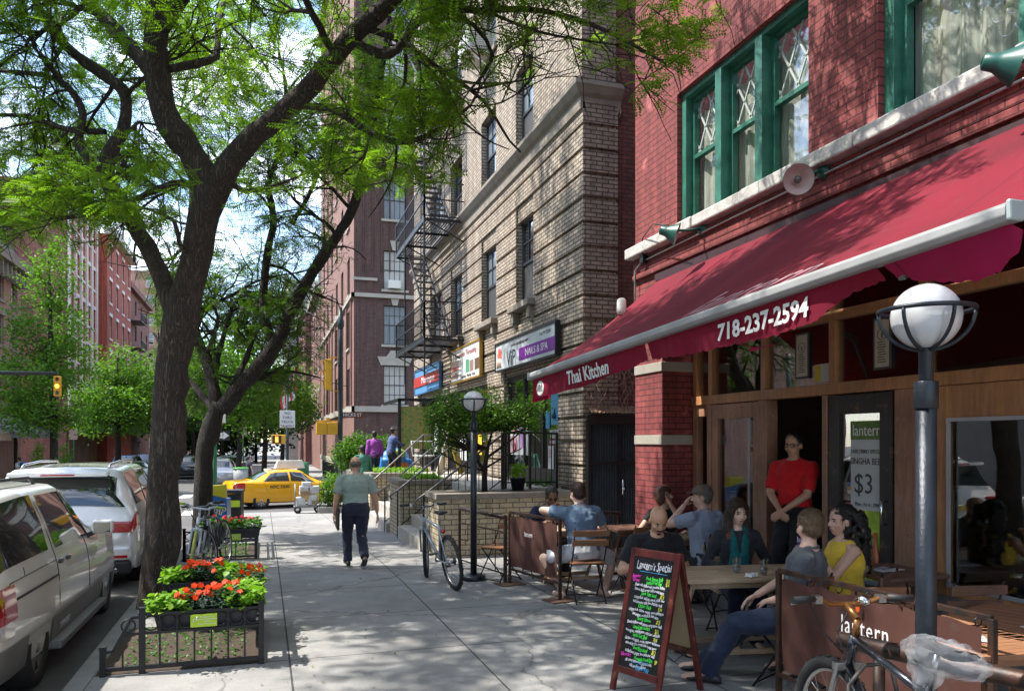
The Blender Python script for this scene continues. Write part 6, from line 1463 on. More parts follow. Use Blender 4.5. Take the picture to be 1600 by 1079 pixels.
    m = MB(); sc = seat + Vector((0, -.04, .15)); rows = []
    for i in range(9): q = i / 8; y = .13 - .27 * q; w_ = .018 + .055 * max(0, (q - .35) / .65) ** 1.3; rows.append([sc + Vector((w_ * cos(a), y, .02 * sin(a) + .01 * q)) for a in np.linspace(0, 2 * pi, 10)[:-1]])
    V = [p for r_ in rows for p in r_]; k = 9; m.add(V, [(i * k + j, i * k + (j + 1) % k, (i + 1) * k + (j + 1) % k, (i + 1) * k + j) for i in range(8) for j in range(k)] + [tuple(range(k)), tuple(8 * k + j for j in range(k))], True); m.build('saddle', black_trim, t)
    m = MB(); m.lathe([(.095, -.002), (.095, .002)], bb_p + Vector((.05, 0, 0)), 30, axis=(1, 0, 0)); m.tube([bb_p + Vector((-.06, 0, 0)), bb_p + Vector((.06, 0, 0))], .02, 10)
    m.beam(bb_p + Vector((.065, 0, 0)), bb_p + Vector((.075, .11, -.12)), .014, .022); m.beam(bb_p + Vector((-.065, 0, 0)), bb_p + Vector((-.075, -.11, .12)), .014, .022); m.build('crankset', alu, t)
    for s, p in ((1, Vector((.12, .11, -.12))), (-1, Vector((-.12, -.11, .12)))): m = MB(); m.cbox(bb_p + p, (.09, .07, .02)); m.build('pedal', black_trim, t)
    m = MB(); m.tube([bb_p + Vector((.05, -.02, .093)), rear + Vector((.045, 0, .035))], .004, 4); m.tube([bb_p + Vector((.05, -.02, -.093)), rear + Vector((.045, 0, -.035))], .004, 4); m.lathe([(.035, 0), (.045, .01), (.03, .02)], rear + Vector((.03, 0, 0)), 18, axis=(1, 0, 0)); m.build('chain', black_trim, t)
    return t, hb
fb = M('black bicycle paint', (.018, .02, .028), .25, .3, coat=.8, var=.2); fs = M('silver bicycle paint', (.38, .42, .48), .3, .5, coat=.5); gold = M('gold anodised', (.30, .14, .05), .35, .8, var=.1); fwh = M('white bicycle paint', (.55, .60, .66), .3, coat=.6); gtyre = M('green yellow tyre', (.38, .42, .08), .7)
b1, hb1 = bicycle('black mountain bicycle with gold handlebar locked to the pipe rail, nearest the camera', (2.62, 2.68, 0), R(-16), R(3), fb, gold, R0=.315, tr=.03, steer=R(8), bell=True)
m = MB(); A_ = Vector((0, -.03, .315)); B_ = Vector((0, .465, .68))
m.add([tuple(A_.lerp(B_, s) + Vector((-.026, 0, z))) for s, z in ((.35, -.008), (.62, -.008), (.62, .012), (.35, .012))], [(0, 1, 2, 3)]); m.add([tuple(A_.lerp(B_, s) + Vector((-.026, 0, z))) for s, z in ((.68, -.006), (.88, -.006), (.88, .012), (.68, .012))], [(0, 1, 2, 3)]); m.build('frame_decal', M('decal grey', (.45, .47, .5), .4, var=.5, vs=60), b1)
m = MB(); b1.scale = (1.06,) * 3; sc = Vector((0, -.27, .93)); m.sphere(sc, (.12, .21, .06), 30, 18); m.sphere(sc + Vector((0, .12, -.08)), (.06, .07, .09), 18, 12)
bag = mesh_obj('saddle_bag_cover', remesh(m, .009, 3, disp=.045, dsc=.05), None, b1); pm_, nt_, pp_ = newmat('clear plastic bag'); pp_.inputs['Base Color'].default_value = (.62, .64, .68, 1); pp_.inputs['Roughness'].default_value = .18; pp_.inputs['Alpha'].default_value = .22; pp_.inputs['Specular IOR Level'].default_value = .9
bump(nt_, pp_, noise(nt_, 14, 6, tco(nt_, 'Object'), .75), 1.0, .03); bag.data.materials.clear(); bag.data.materials.append(pm_)
m = MB(); m.tube([(-.07, .28, .42), (-.05, .36, .62), (.05, .42, .70), (.16, .40, .72), (.16, .32, .60)], .011, 8); m.build('lock', M('dark lock', (.05, .045, .04), .5), b1)
a, b = P0(672, 903), P0(708, 920); dr = (a - b).normalized()
b2_, _ = bicycle('silver and black bicycle leaning near the globe lamp with a red rear light', (b.x * .5 + a.x * .5 + .02, (a.y + b.y) / 2, 0), R(7), R(-8), fs, fb, R0=.32, tr=.026, steer=R(-22))
m = MB(); m.sphere((0, -.30, .72), (.03, .02, .03), 12, 8); m.build('rear_light', taillight, b2_)
bicycle('white bicycle with a yellow green front tyre behind the main trunk', (-.86, 11.6, gz(11.6)), R(172), R(-6), fwh, fwh, R0=.33, tr=.017, mtb=False, gripm=M('lime grip', (.35, .5, .03), .6), front_t=gtyre, steer=R(10))
bicycle('dark bicycle parked against the white bicycle', (-.62, 11.9, gz(11.9)), R(168), R(5), fb, fb, R0=.33, tr=.018, mtb=False, steer=R(-14))

# ================================================================ signs, signals and kerbside things
sig_y = M('signal yellow', (.62, .33, .015), .45, var=.15, vs=5); pole_b = M('pole black green', (.02, .03, .028), .5, .2); pole_g = M('pole green', (.015, .13, .05), .45, var=.15)
def signal_head(t, c, dr=(0, -1, 0), lit=None, n=3, sc=1):
    c = Vector(c); dr = Vector(dr).normalized(); sd = Vector((0, 0, 1)).cross(dr); fm = Matrix((sd, dr, Vector((0, 0, 1)))).transposed().to_4x4(); fm.translation = c; fm = fm @ Matrix.Scale(sc, 4)
    m = MB(); m.box(-.17, .17, -.12, .12, -.18 * n, .18 * n, fm); h = m.build('signal_case', sig_y, t, bevel=.02); cols = [M('red lens', (.12, .01, .01), .2, coat=1), M('amber lens', (.2, .08, .01), .2, coat=1), M('green lens', (.01, .1, .05), .2, coat=1)]
    for i in range(n):
        z = .36 - i * .36 if n == 3 else 0; m = MB(); cc = fm @ Vector((0, .121, z)); lt_ = M('lit amber lens', (1, .45, .03), .4, emit=2.2) if lit == i else cols[i]; m.lathe([(.10 * sc, 0), (.08 * sc, .02), (0, .03)], cc, 20, axis=dr, cap=False); m.build('lens', lt_, h)
        m = MB(); m.torus(cc + dr * .06 * sc, .115 * sc, .012 * sc, dr, 20, 5, a0=-.3, a1=pi + .3); m.box(-.12, .12, .12, .3, z + .10, z + .115, fm); m.build('visor', sig_y, h)
    return h
tm = thing('traffic_signal', 'yellow traffic signal on a long mast arm over the left side of the street', 'traffic light', (-13, 29, gz(29)), world=True)
sp_ = P(90, 603, Y=31); m = MB(); m.tube([(sp_.x - 6.5, 30.9, sp_.z + .35), (sp_.x, 31, sp_.z + .45)], .07, 10); m.tube([(sp_.x - 6.5, 30.9, -.8), (sp_.x - 6.5, 30.9, 6)], .11, 12); m.build('mast', pole_b, tm); signal_head(tm, (sp_.x, 31, sp_.z), lit=1, sc=.66)
# corner pole with two yellow signals and the street name
cp = P(532, 700, Y=28.2); t = thing('signal_pole', 'tall black corner pole carrying yellow signals and a brown street name sign', 'traffic light', (cp.x, 28.2, gz(28)), world=True); gx = cp.x
m = MB(); zb_ = gz(28); m.lathe([(.20, 0), (.20, .25), (.13, .5), (.12, 1.0), (.085, 1.15), (.08, 5.9), (.10, 6.0), (.07, 6.1), (.065, 7.2)], (gx, 28.2, zb_), 14); m.build('pole', pole_b, t)
m = MB(); m.lathe([(.07, 0), (.13, .12), (.13, .3), (.07, .45), (.03, .6)], (gx, 28.2, zb_ + 6.4), 12); m.tube([(gx, 28.2, zb_ + 7.1), (gx - .12, 28.2, zb_ + 7.45), (gx - .45, 28.2, zb_ + 7.6), (gx - .7, 28.2, zb_ + 7.45)], .025, 6); m.build('lantern_bracket', pole_b, t)
z1 = P(518, 585, Y=28.2).z; signal_head(t, (gx - .42, 28.2, z1), (-1, .15, 0)); m = MB(); m.beam((gx - .42, 28.2, z1 + .62), (gx, 28.2, z1 + .62), .04); m.beam((gx - .42, 28.2, z1 - .58), (gx, 28.2, z1 - .58), .04); m.build('signal_bracket', sig_y, t)
z2 = P(514, 669, Y=28.2).z
for dx in (-.28, -.66): m = MB(); m.box(gx + dx - .19, gx + dx + .17, 28.08, 28.33, z2 - .22, z2 + .22); m.build('pedestrian_signal', sig_y, t, bevel=.02)
m = MB(); m.beam((gx - .85, 28.2, z2 + .27), (gx, 28.2, z2 + .27), .04); m.box(gx - .5, gx - .38, 28.16, 28.2, z2 + .26, z2 + .38); m.build('signal_bracket', sig_y, t)
sz = P(545, 648, Y=28.2).z; m = MB(); m.box(gx + .02, gx + .82, 28.18, 28.21, sz - .1, sz + .1); ssn = m.build('street_name_sign', M('sign brown', (.14, .04, .02), .5), t); text('HICKS ST', .17, wht, ssn, frame((gx + .42, 28.172, sz), (1, 0, 0), (0, 0, 1)), sx=.95)
# far pole with no truck sign, flag and hand signal
fp = P(449, 700, Y=40.5); t = thing('sign_pole', 'black pole with white no thru truck traffic sign and orange hand signal', 'sign', (fp.x, 40.5, gz(40)), world=True); fx_ = fp.x; m = MB(); m.lathe([(.12, 0), (.09, .6), (.075, 1), (.07, 7)], (fx_, 40.5, gz(40) - .1), 12); m.build('pole', pole_b, t)
zt, zl = P(449, 641, Y=40.4).z, P(449, 668, Y=40.4).z; m = MB(); m.box(fx_ - .37, fx_ + .37, 40.38, 40.41, zl, zt); pn = m.build('sign_panel', M('sign face white', (.55, .55, .54), .5, var=.05), t, bevel=.01)
for i, s in enumerate(('NO', 'THRU', 'TRUCK', 'TRAFFIC')): text(s, .19, ink, pn, frame((fx_, 40.372, zt - .14 - i * .22), (1, 0, 0), (0, 0, 1)), sx=.95)
zh = P(435, 686, Y=40.3).z; m = MB(); m.box(fx_ - .78, fx_ - .1, 40.15, 40.4, zh - .23, zh + .23); m.build('pedestrian_signal', sig_y, t, bevel=.03); m = MB(); m.box(fx_ - .72, fx_ - .3, 40.12, 40.149, zh - .19, zh + .19); m.build('signal_face', black_trim, t)
m = MB(); hc = fx_ - .52; m.box(hc - .07, hc + .07, 40.10, 40.118, zh - .14, zh + .03)
for i in range(4): m.box(hc - .07 + i * .037, hc - .045 + i * .037, 40.10, 40.118, zh + .032, zh + .14)
m.build('lit_hand', M('lit orange hand', (1, .16, .02), .5, emit=2.0), t)
t = thing('flag', 'striped flag hanging from a slanted pole on the pink building', 'flag', (4.5, 50, 5), world=True); fo = P(436, 628, Y=47); m = MB(); m.tube([(4.8, 47, fo.z + 1.0), (fo.x - .2, 47, fo.z + 1.9)], .02, 6); m.build('flag_pole', gm_ if 0 else pole_b, t)
fr_m, fw_m, fb_m = M('flag red', (.45, .02, .03), .8), M('flag white', (.6, .6, .6), .8), M('flag blue', (.02, .04, .18), .8); ft = Vector((fo.x + .1, 47, fo.z + 1.3))
for k in range(7):
    m = MB(); m.grid([[ft + Vector((.0 + k * .13 + .05 * sin(j), .06 * sin(k + j * .8), -j * .22 - .1 * (k % 3) - .25 + .16 * k)) for j in range(8)], [ft + Vector((.13 + k * .13 + .05 * sin(j), .06 * sin(k + 1 + j * .8), -j * .22 - .1 * (k % 3) - .1 + .16 * k)) for j in range(8)]]); m.build('stripe', fr_m if k % 2 == 0 else fw_m, t)
# one way sign on the green pole
gp = P(336, 750, Y=24.5); t = thing('one_way_sign', 'green pole with a black and white one way arrow sign', 'sign', (gp.x, 24.5, gz(24.5)), world=True); zz = P(336, 680, Y=24.5).z; m = MB(); m.lathe([(.055, 0), (.055, zz + 1.15 - gz(24.5))], (gp.x, 24.5, gz(24.5)), 12); m.build('pole', pole_g, t)
m = MB(); m.box(gp.x - .05, gp.x + .42, 24.42, 24.44, zz - .15, zz + .15); pn = m.build('sign_panel', black_trim, t); m = MB(); m.prism([(gp.x - .02, zz - .08), (gp.x + .24, zz - .08), (gp.x + .24, zz - .12), (gp.x + .39, zz), (gp.x + .24, zz + .12), (gp.x + .24, zz + .08), (gp.x - .02, zz + .08)], 24.412, 24.418, 'y'); m.build('arrow', wht, pn); text('WAY', .13, ink, pn, frame((gp.x + .11, 24.408, zz), (1, 0, 0), (0, 0, 1)))
m = MB(); z4 = P(345, 650, Y=24.5).z; m.box(gp.x + .05, gp.x + .3, 24.42, 24.44, z4 - .2, z4 + .3); m.build('white_sign', white_trim, t)
# newspaper box and litter bin
nbp = P0(336, 825, gz(17.5)); t = thing('newspaper_box', 'blue newspaper box with yellow top panel behind the second tree', 'newspaper box', (P(338, 700, Y=16.9).x, 16.9, gz(17.3)), R(-8)); npb = M('news blue', (.01, .12, .42), .35, coat=.5, var=.1)
m = MB(); m.prism([(-.22, .12), (.22, .12), (.22, .98), (-.22, 1.1)], -.23, .23, 'x', None) if False else m.add([(-.25, -.22, .1), (.25, -.22, .1), (.25, .22, .1), (-.25, .22, .1), (-.25, -.22, .98), (.25, -.22, .86), (.25, .22, .86), (-.25, .22, .98)], [(3, 2, 1, 0), (0, 1, 5, 4), (1, 2, 6, 5), (2, 3, 7, 6), (3, 0, 4, 7), (4, 5, 6, 7)]); m.box(-.2, -.1, -.1, .1, 0, .1); m.box(.1, .2, -.1, .1, 0, .1); m.build('case', npb, t, bevel=.012)
m = MB(); m.add([(-.25, -.2, 1.0), (.22, -.2, .885), (.20, -.2, 1.16), (-.25, -.2, 1.12), (-.25, .0, 1.0), (.22, .0, .885), (.20, .0, 1.16), (-.25, .0, 1.12)], [(0, 1, 2, 3), (4, 7, 6, 5), (0, 4, 5, 1), (1, 5, 6, 2), (2, 6, 7, 3), (3, 7, 4, 0)]); m.build('top_panel', M('news yellow', (.5, .48, .02), .4), t)
text('BP', .2, wht, t, frame((.10, -.226, .62), (1, 0, 0), (0, 0, 1)), bold=.012, shear=.2); text('BP', .2, ink, t, frame((.095, -.2285, .622), (1, 0, 0), (0, 0, 1)), bold=.0, shear=.2); m = MB(); m.box(-.22, .22, -.2265, -.222, .42, .435); m.box(-.22, .22, -.2265, -.222, .76, .772); m.build('panel_line', wht, t)
t = thing('litter_bin', 'dark slatted litter bin with a lime label by the corner', 'bin', (P(360, 700, Y=20.5).x, 20.5, gz(20.5)), R(-5)); m = MB(); m.box(-.26, .26, -.26, .26, .12, .80); m.box(-.3, .3, -.3, .3, .0, .12); m.build('inner_bin', black_trim, t); m = MB()
for i in range(14):
    for y in (-.28, .28): m.box(-.29 + i * .0415, -.268 + i * .0415, y - .01, y + .01, .1, .88); m.box(y - .01, y + .01, -.29 + i * .0415, -.268 + i * .0415, .1, .88)
m.box(-.31, .31, -.31, .31, .86, .93); m.build('slats', black_iron, t); m = MB(); m.box(-.02, .26, -.305, -.292, .52, .68); m.build('label_plate', M('lime plate', ()), t)
# hand truck with parcels
hp = P0(485, 791, gz(28)); t = thing('hand_truck', 'grey hand truck loaded with white sacks and parcels beside the taxi', 'hand truck', (P(484, 700, Y=25.5).x, 25.5, gz(25.5)), 0); gm_ = M('truck grey', (.2, .21, .22), .45, .3)
m = MB()
for x in (-.38, .25):
    for y in (-.2, .2): m.torus((x, y, .12), .09, .03, (0, 1, 0), 18, 6)
m.build('wheel', tyre_m, t); m = MB(); m.box(-.5, .5, -.22, .22, .2, .24); m.tube([(-.45, -.2, .22), (-.45, -.2, .95), (-.45, .2, .95), (-.45, .2, .22)], .015, 6); m.tube([(.3, -.2, .24), (.62, -.2, .9)], .015, 6); m.tube([(.62, -.2, .05), (.72, -.2, .05), (.72, .2, .05)], .015, 6); m.build('truck_frame', gm_, t)
m = MB(); r_ = random.Random(1)
for x, z, sx, sy, sz_ in ((-.25, .25, .3, .3, .3), (.05, .25, .3, .35, .35), (-.2, .56, .34, .3, .3), (.16, .62, .38, .3, .24), (-.1, .86, .3, .25, .14)): m.box(x - sx / 2, x + sx / 2, -sy / 2, sy / 2, z, z + sz_, Matrix.Rotation(r_.uniform(-.12, .12), 4, 'Y'))
m.build('parcel', M('white sack', (.52, .53, .54), .8, var=.35, vs=6, b=.4, bs=10), t, bevel=.03); m = MB(); m.box(-.3, 0, -.22, .16, .58, .72); m.box(.05, .3, -.22, .1, .3, .4); m.build('parcel', M('card parcel', (.25, .18, .10), .8), t)
# objects on the terrace
t = thing('kiddie_ride', 'bright blue coin ride with orange and green panel on the terrace', 'coin ride', (3.95, 24.2, .66), 0); cb_ = M('ride blue', (.02, .22, .60), .35, coat=.6)
m = MB(); m.sphere((0, 0, .55), (.5, .3, .42), 22, 14); m.box(-.5, .5, -.3, .3, .0, .6); mo = mesh_obj('body', remesh(m, .04, 4), cb_, t)
m = MB(); m.box(-.28, .35, -.33, -.31, .18, .5); m.build('panel', M('ride orange', (.7, .2, .04), .4), t); m = MB(); m.box(-.28, .35, -.345, -.331, .18, .30); m.build('panel', M('ride green', (.15, .45, .08), .4), t); m = MB(); m.sphere((.1, -.28, .8), (.2, .06, .13), 14, 8); m.sphere((-.1, -.27, .72), (.1, .06, .1), 12, 8); m.build('figure', M('ride lime', (.35, .55, .1), .4), t)
t = thing('door_frame_canopy', 'black metal entrance frame standing on the far terrace', 'entrance frame', (4.2, 22.6, .66), world=True); m = MB(); m.beam((3.95, 23.4, .66), (3.95, 23.4, 3.1), .09); m.beam((4.98, 23.4, .66), (4.98, 23.4, 3.1), .09); m.beam((3.9, 23.4, 3.1), (5.0, 23.4, 3.1), .09); m.beam((3.95, 23.4, 3.1), (3.95, 26.4, 3.1), .09); m.build('frame', black_iron, t)
m = MB(); m.box(4.0, 4.94, 23.42, 23.44, 1.6, 2.9); m.build('painted_panel', M('flower mural', (.10, .26, .06), .6, var=.4, vs=14, c2=(.45, .30, .10)), t)
text('11', .2, ink, t, frame((4.75, 23.34, 3.0), (1, 0, 0), (0, 0, 1)))
t = thing('sandwich_board', 'white and yellow folding sign on the terrace by the salon', 'sign', (4.55, 19.2, TZ - .004), R(-30)); m = MB(); m.beam((-.25, -.2, 0), (0, 0, 1.0), .03, .5, up=(0, 1, 0)); m.build('board', white_trim, t); m = MB(); m.beam((.25, .2, 0), (0, 0, 1.0), .03, .5, up=(0, 1, 0)); m.build('board', M('poster yellow', ()), t)
m = MB(); 
t = thing('bistro_set', 'white metal garden seat on the terrace', 'garden seat', (4.3, 21.4, .98), 0); m.lathe([(.3, .42), (.32, .44), (.3, .46)], n=20); m.lathe([(.2, 0), (.03, .06), (.03, .42)], n=12); m.tube([(-.3, .1, .45), (-.3, .3, .85), (.3, .3, .85), (.3, .1, .45)], .02, 6); m.build('seat', M('seat grey white', (.5, .5, .48), .5), t)
# cafe awnings and canopies on the far left
t = thing('cafe_awning', 'grey and striped cafe awnings with diners on the far left corner', 'awning', (-14, 46, 2), world=True)
gy_ = M('awning grey', (.13, .14, .15), .8); st_ = M('awning beige', (.45, .33, .25), .8)
m = MB(); m.add([(-14.2, 43, 3.4), (-14.2, 54, 3.4), (-12.0, 54, 2.3), (-12.0, 43, 2.3), (-12.0, 43, 2.0), (-12.0, 54, 2.0)], [(0, 1, 2, 3), (3, 2, 5, 4)]); c = m.build('canvas', gy_, t); m = MB(); m.add([(-14.2, 36, 3.3), (-14.2, 42.8, 3.3), (-11.6, 42.8, 2.2), (-11.6, 36, 2.2), (-11.6, 36, 1.85), (-11.6, 42.8, 1.85)], [(0, 1, 2, 3), (3, 2, 5, 4)]); m.build('canvas', st_, t)
t = thing('shop_canopy', 'dark green shop canopy with lights along the left side of the street', 'canopy', (-14, 80, 2), world=True); m = MB(); m.box(-14.3, -12.2, 68, 100, 2.6, 3.9); m.build('fascia', M('canopy green', (.012, .05, .04), .6), t); m = MB(); m.box(-14.28, -14.1, 66, 108, -.8, 2.6); m.build('shop_fronts', M('dim shops', (.05, .03, .022), .5, var=.6, vs=.8, c2=(.2, .12, .06)), t)
t = thing('parking_sign', 'thin pole with a small red and white parking sign across the street', 'sign', (P(115, 700, Y=50).x, 50, gz(50)), 0); m = MB(); m.lathe([(.04, 0), (.04, 3.2)], n=8); m.build('pole', pole_g, t); m = MB(); m.box(-.2, .2, -.05, -.03, 2.6, 3.2); m.build('sign_panel', M('sign pinkish', (.6, .4, .38), .5), t)
t = thing('parking_sign', 'small white parking sign on a pole beyond the junction on the right', 'sign', (P(380, 700, Y=56).x, 56, gz(56)), 0); m = MB(); m.lathe([(.04, 0), (.04, 3.4)], n=8); m.build('pole', pole_g, t); m = MB(); m.box(-.25, .25, -.05, -.03, 2.9, 3.5); m.build('sign_panel', white_trim, t)
# fence of the purple building and corner bin
t = thing('iron_fence', 'black iron fence along the pink building past the taxi', 'fence', (4.3, 45, gz(45)), world=True); m = MB()
for i in range(70): y = 42.5 + i * .2; m.beam((4.0, y, gz(y)), (4.0, y, gz(y) + 1.15), .02)
for z in (.15, 1.05): m.beam((4.0, 42.5, gz(45) + z), (4.0, 56.5, gz(45) + z), .03)
m.build('pickets', black_iron, t)
t = thing('mailbox', 'green relay mailbox beside the black sign pole across the junction', 'mailbox', (P(458, 700, Y=41.5).x + .5, 41.5, gz(41.5)), 0); m = MB(); m.box(-.28, .28, -.25, .25, 0, 1.15); m.tube([(-.28, 0, 1.15), (.28, 0, 1.15)], .25, 16); m.build('case', pole_g, t)
t = thing('recycling_bin', 'grey litter bin with a green top beyond the junction', 'bin', (P(376, 700, Y=43.5).x, 43.5, gz(43.5)), 0); m = MB(); m.lathe([(.33, 0), (.38, 1.0)], n=18); m.build('basket', M('bin grey', (.3, .31, .3), .6, var=.3, vs=20), t); m = MB(); m.lathe([(.4, 0), (.4, .08)], (0, 0, 1.0), 18); m.build('rim', M('bin green', (.1, .4, .1), .5), t)
# ================================================================ people
def skin_m(n, c): return M('skin ' + n, c, .48, var=.12, vs=22, sub=.12, b=.25, bs=120)
sk_light, sk_pale, sk_tan, sk_brown, sk_olive = skin_m('light', (.66, .40, .29)), skin_m('pale', (.72, .47, .36)), skin_m('tan', (.52, .29, .185)), skin_m('brown', (.24, .12, .07)), skin_m('olive', (.50, .28, .18))
def cloth(n, c, var=.15, b=1.0): return M('cloth ' + n, c, .9, var=var, vs=5, b=b, bs=7, sheen=.1)
def hairm(n, c): return M('hair ' + n, c, .45, var=.45, vs=30, stretch=(3, 3, .5), b=.9, bs=45)
h_dark, h_brown, h_auburn, h_blond, h_grey = hairm('black', (.012, .009, .008)), hairm('brown', (.06, .032, .02)), hairm('auburn', (.09, .03, .015)), hairm('dark blond', (.20, .13, .075)), hairm('grey', (.18, .15, .13))
eye_w, eye_d, lipm = M('eye white', (.38, .35, .32), .3), M('eye dark', (.015, .01, .008), .1), M('lips', (.33, .10, .09), .5)
def ik(S, T, l1, l2, hint):
    d = T - S; L = max(min(d.length, (l1 + l2) * .995), abs(l1 - l2) + .01); dn = d.normalized(); a = (l1 * l1 - l2 * l2 + L * L) / (2 * L); h = math.sqrt(max(0, l1 * l1 - a * a))
    hint = Vector(hint); p = hint - dn * hint.dot(dn); p = p.normalized() if p.length > 1e-5 else dn.orthogonal().normalized(); return S + dn * a + p * h, S + dn * L
def limb(m, a, b, ra, rb, n=12, e0=True, e1=True):
    m.tube([a, a.lerp(b, .33), a.lerp(b, .66), b], [ra, ra * .72 + rb * .28 + (ra - rb) * .06, ra * .36 + rb * .64 + (ra - rb) * .05, rb], n)
    if e0: m.sphere(a, ra, 12, 8)
    if e1: m.sphere(b, rb, 12, 8)
def loft(m, cs, rs, X, Y, n=20):
    V = []; k = len(cs)
    for c, (a, b) in zip(cs, rs):
        for j in range(n):
            t = 2 * pi * j / n; V.append(c + X * (a * math.copysign(abs(cos(t)) ** .85, cos(t))) + Y * (b * math.copysign(abs(sin(t)) ** .85, sin(t))))
    m.add(V, [(i * n + j, i * n + (j + 1) % n, (i + 1) * n + (j + 1) % n, (i + 1) * n + j) for i in range(k - 1) for j in range(n)] + [tuple(reversed(range(n))), tuple((k - 1) * n + j for j in range(n))], True)
def hand(m, w, d, nrm, side, s=1.0, curl=.35):       # palm, four unequal fingers, thumb from the side of the palm
    d = d.normalized(); nrm = (nrm - d * nrm.dot(d)).normalized(); sd = d.cross(nrm) * side
    pc = w + d * .05 * s; q = Matrix((sd, d, nrm)).transposed(); m.sphere(pc, (.040 * s, .052 * s, .017 * s), 12, 8, q); m.sphere(w, .024 * s, 10, 6)
    for i, (o, L) in enumerate(((-.029, .066), (-.010, .076), (.010, .072), (.028, .056))):
        p = w + d * (.088 - .004 * abs(i - 1)) * s + sd * o * s; dirn = (d + sd * o * 2.2).normalized()
        for k in range(3):
            cu = curl * (k + .6); dd = (dirn * cos(cu) + nrm * sin(cu)).normalized(); p2 = p + dd * L * s * (.42, .32, .26)[k]; limb(m, p, p2, .0098 * s, .0088 * s, 7); p = p2
    p = w + d * .03 * s - sd * .03 * s; p2 = p + (d * .6 - sd * .7 + nrm * .3).normalized() * .036 * s; limb(m, p, p2, .013 * s, .011 * s, 8); p3 = p2 + (d * .85 - sd * .2 + nrm * .45).normalized() * .03 * s; limb(m, p2, p3, .011 * s, .009 * s, 8)
def strands(o, mt, c, L, on):                        # loose locks lying over the hair so that its outline breaks up
    if not on: return
    me = o.data; g = np.random.default_rng(3); n = len(me.vertices); co = np.empty(n * 3, 'f'); me.vertices.foreach_get('co', co); co = co.reshape(-1, 3); nr = np.empty(n * 3, 'f'); me.vertices.foreach_get('normal', nr); nr = nr.reshape(-1, 3)
    k = min(n, 2600); ix = g.choice(n, k, replace=False); p = co[ix] + nr[ix] * .0015; d = np.array([0, -.25, -1.]) + g.normal(0, .35, (k, 3)); d = d - nr[ix] * (d * nr[ix]).sum(1, keepdims=True) * .85 + nr[ix] * .12; d /= np.linalg.norm(d, axis=1, keepdims=True); s = np.cross(d, nr[ix]); s /= np.linalg.norm(s, axis=1, keepdims=True) + 1e-6
    l = (L * g.uniform(.5, 1.2, k))[:, None]; V = np.stack([p - s * .0016, p + s * .0016, p + d * l * .6 + nr[ix] * .004 + s * .0014, p + d * l + nr[ix] * .002, p + d * l * .6 + nr[ix] * .004 - s * .0014], 1).reshape(-1, 3)
    F = (np.arange(k)[:, None, None] * 5 + np.array([[0, 1, 2], [0, 2, 4], [4, 2, 3]])[None]).reshape(-1, 3); raw_mesh('locks', V, F, mt, o)
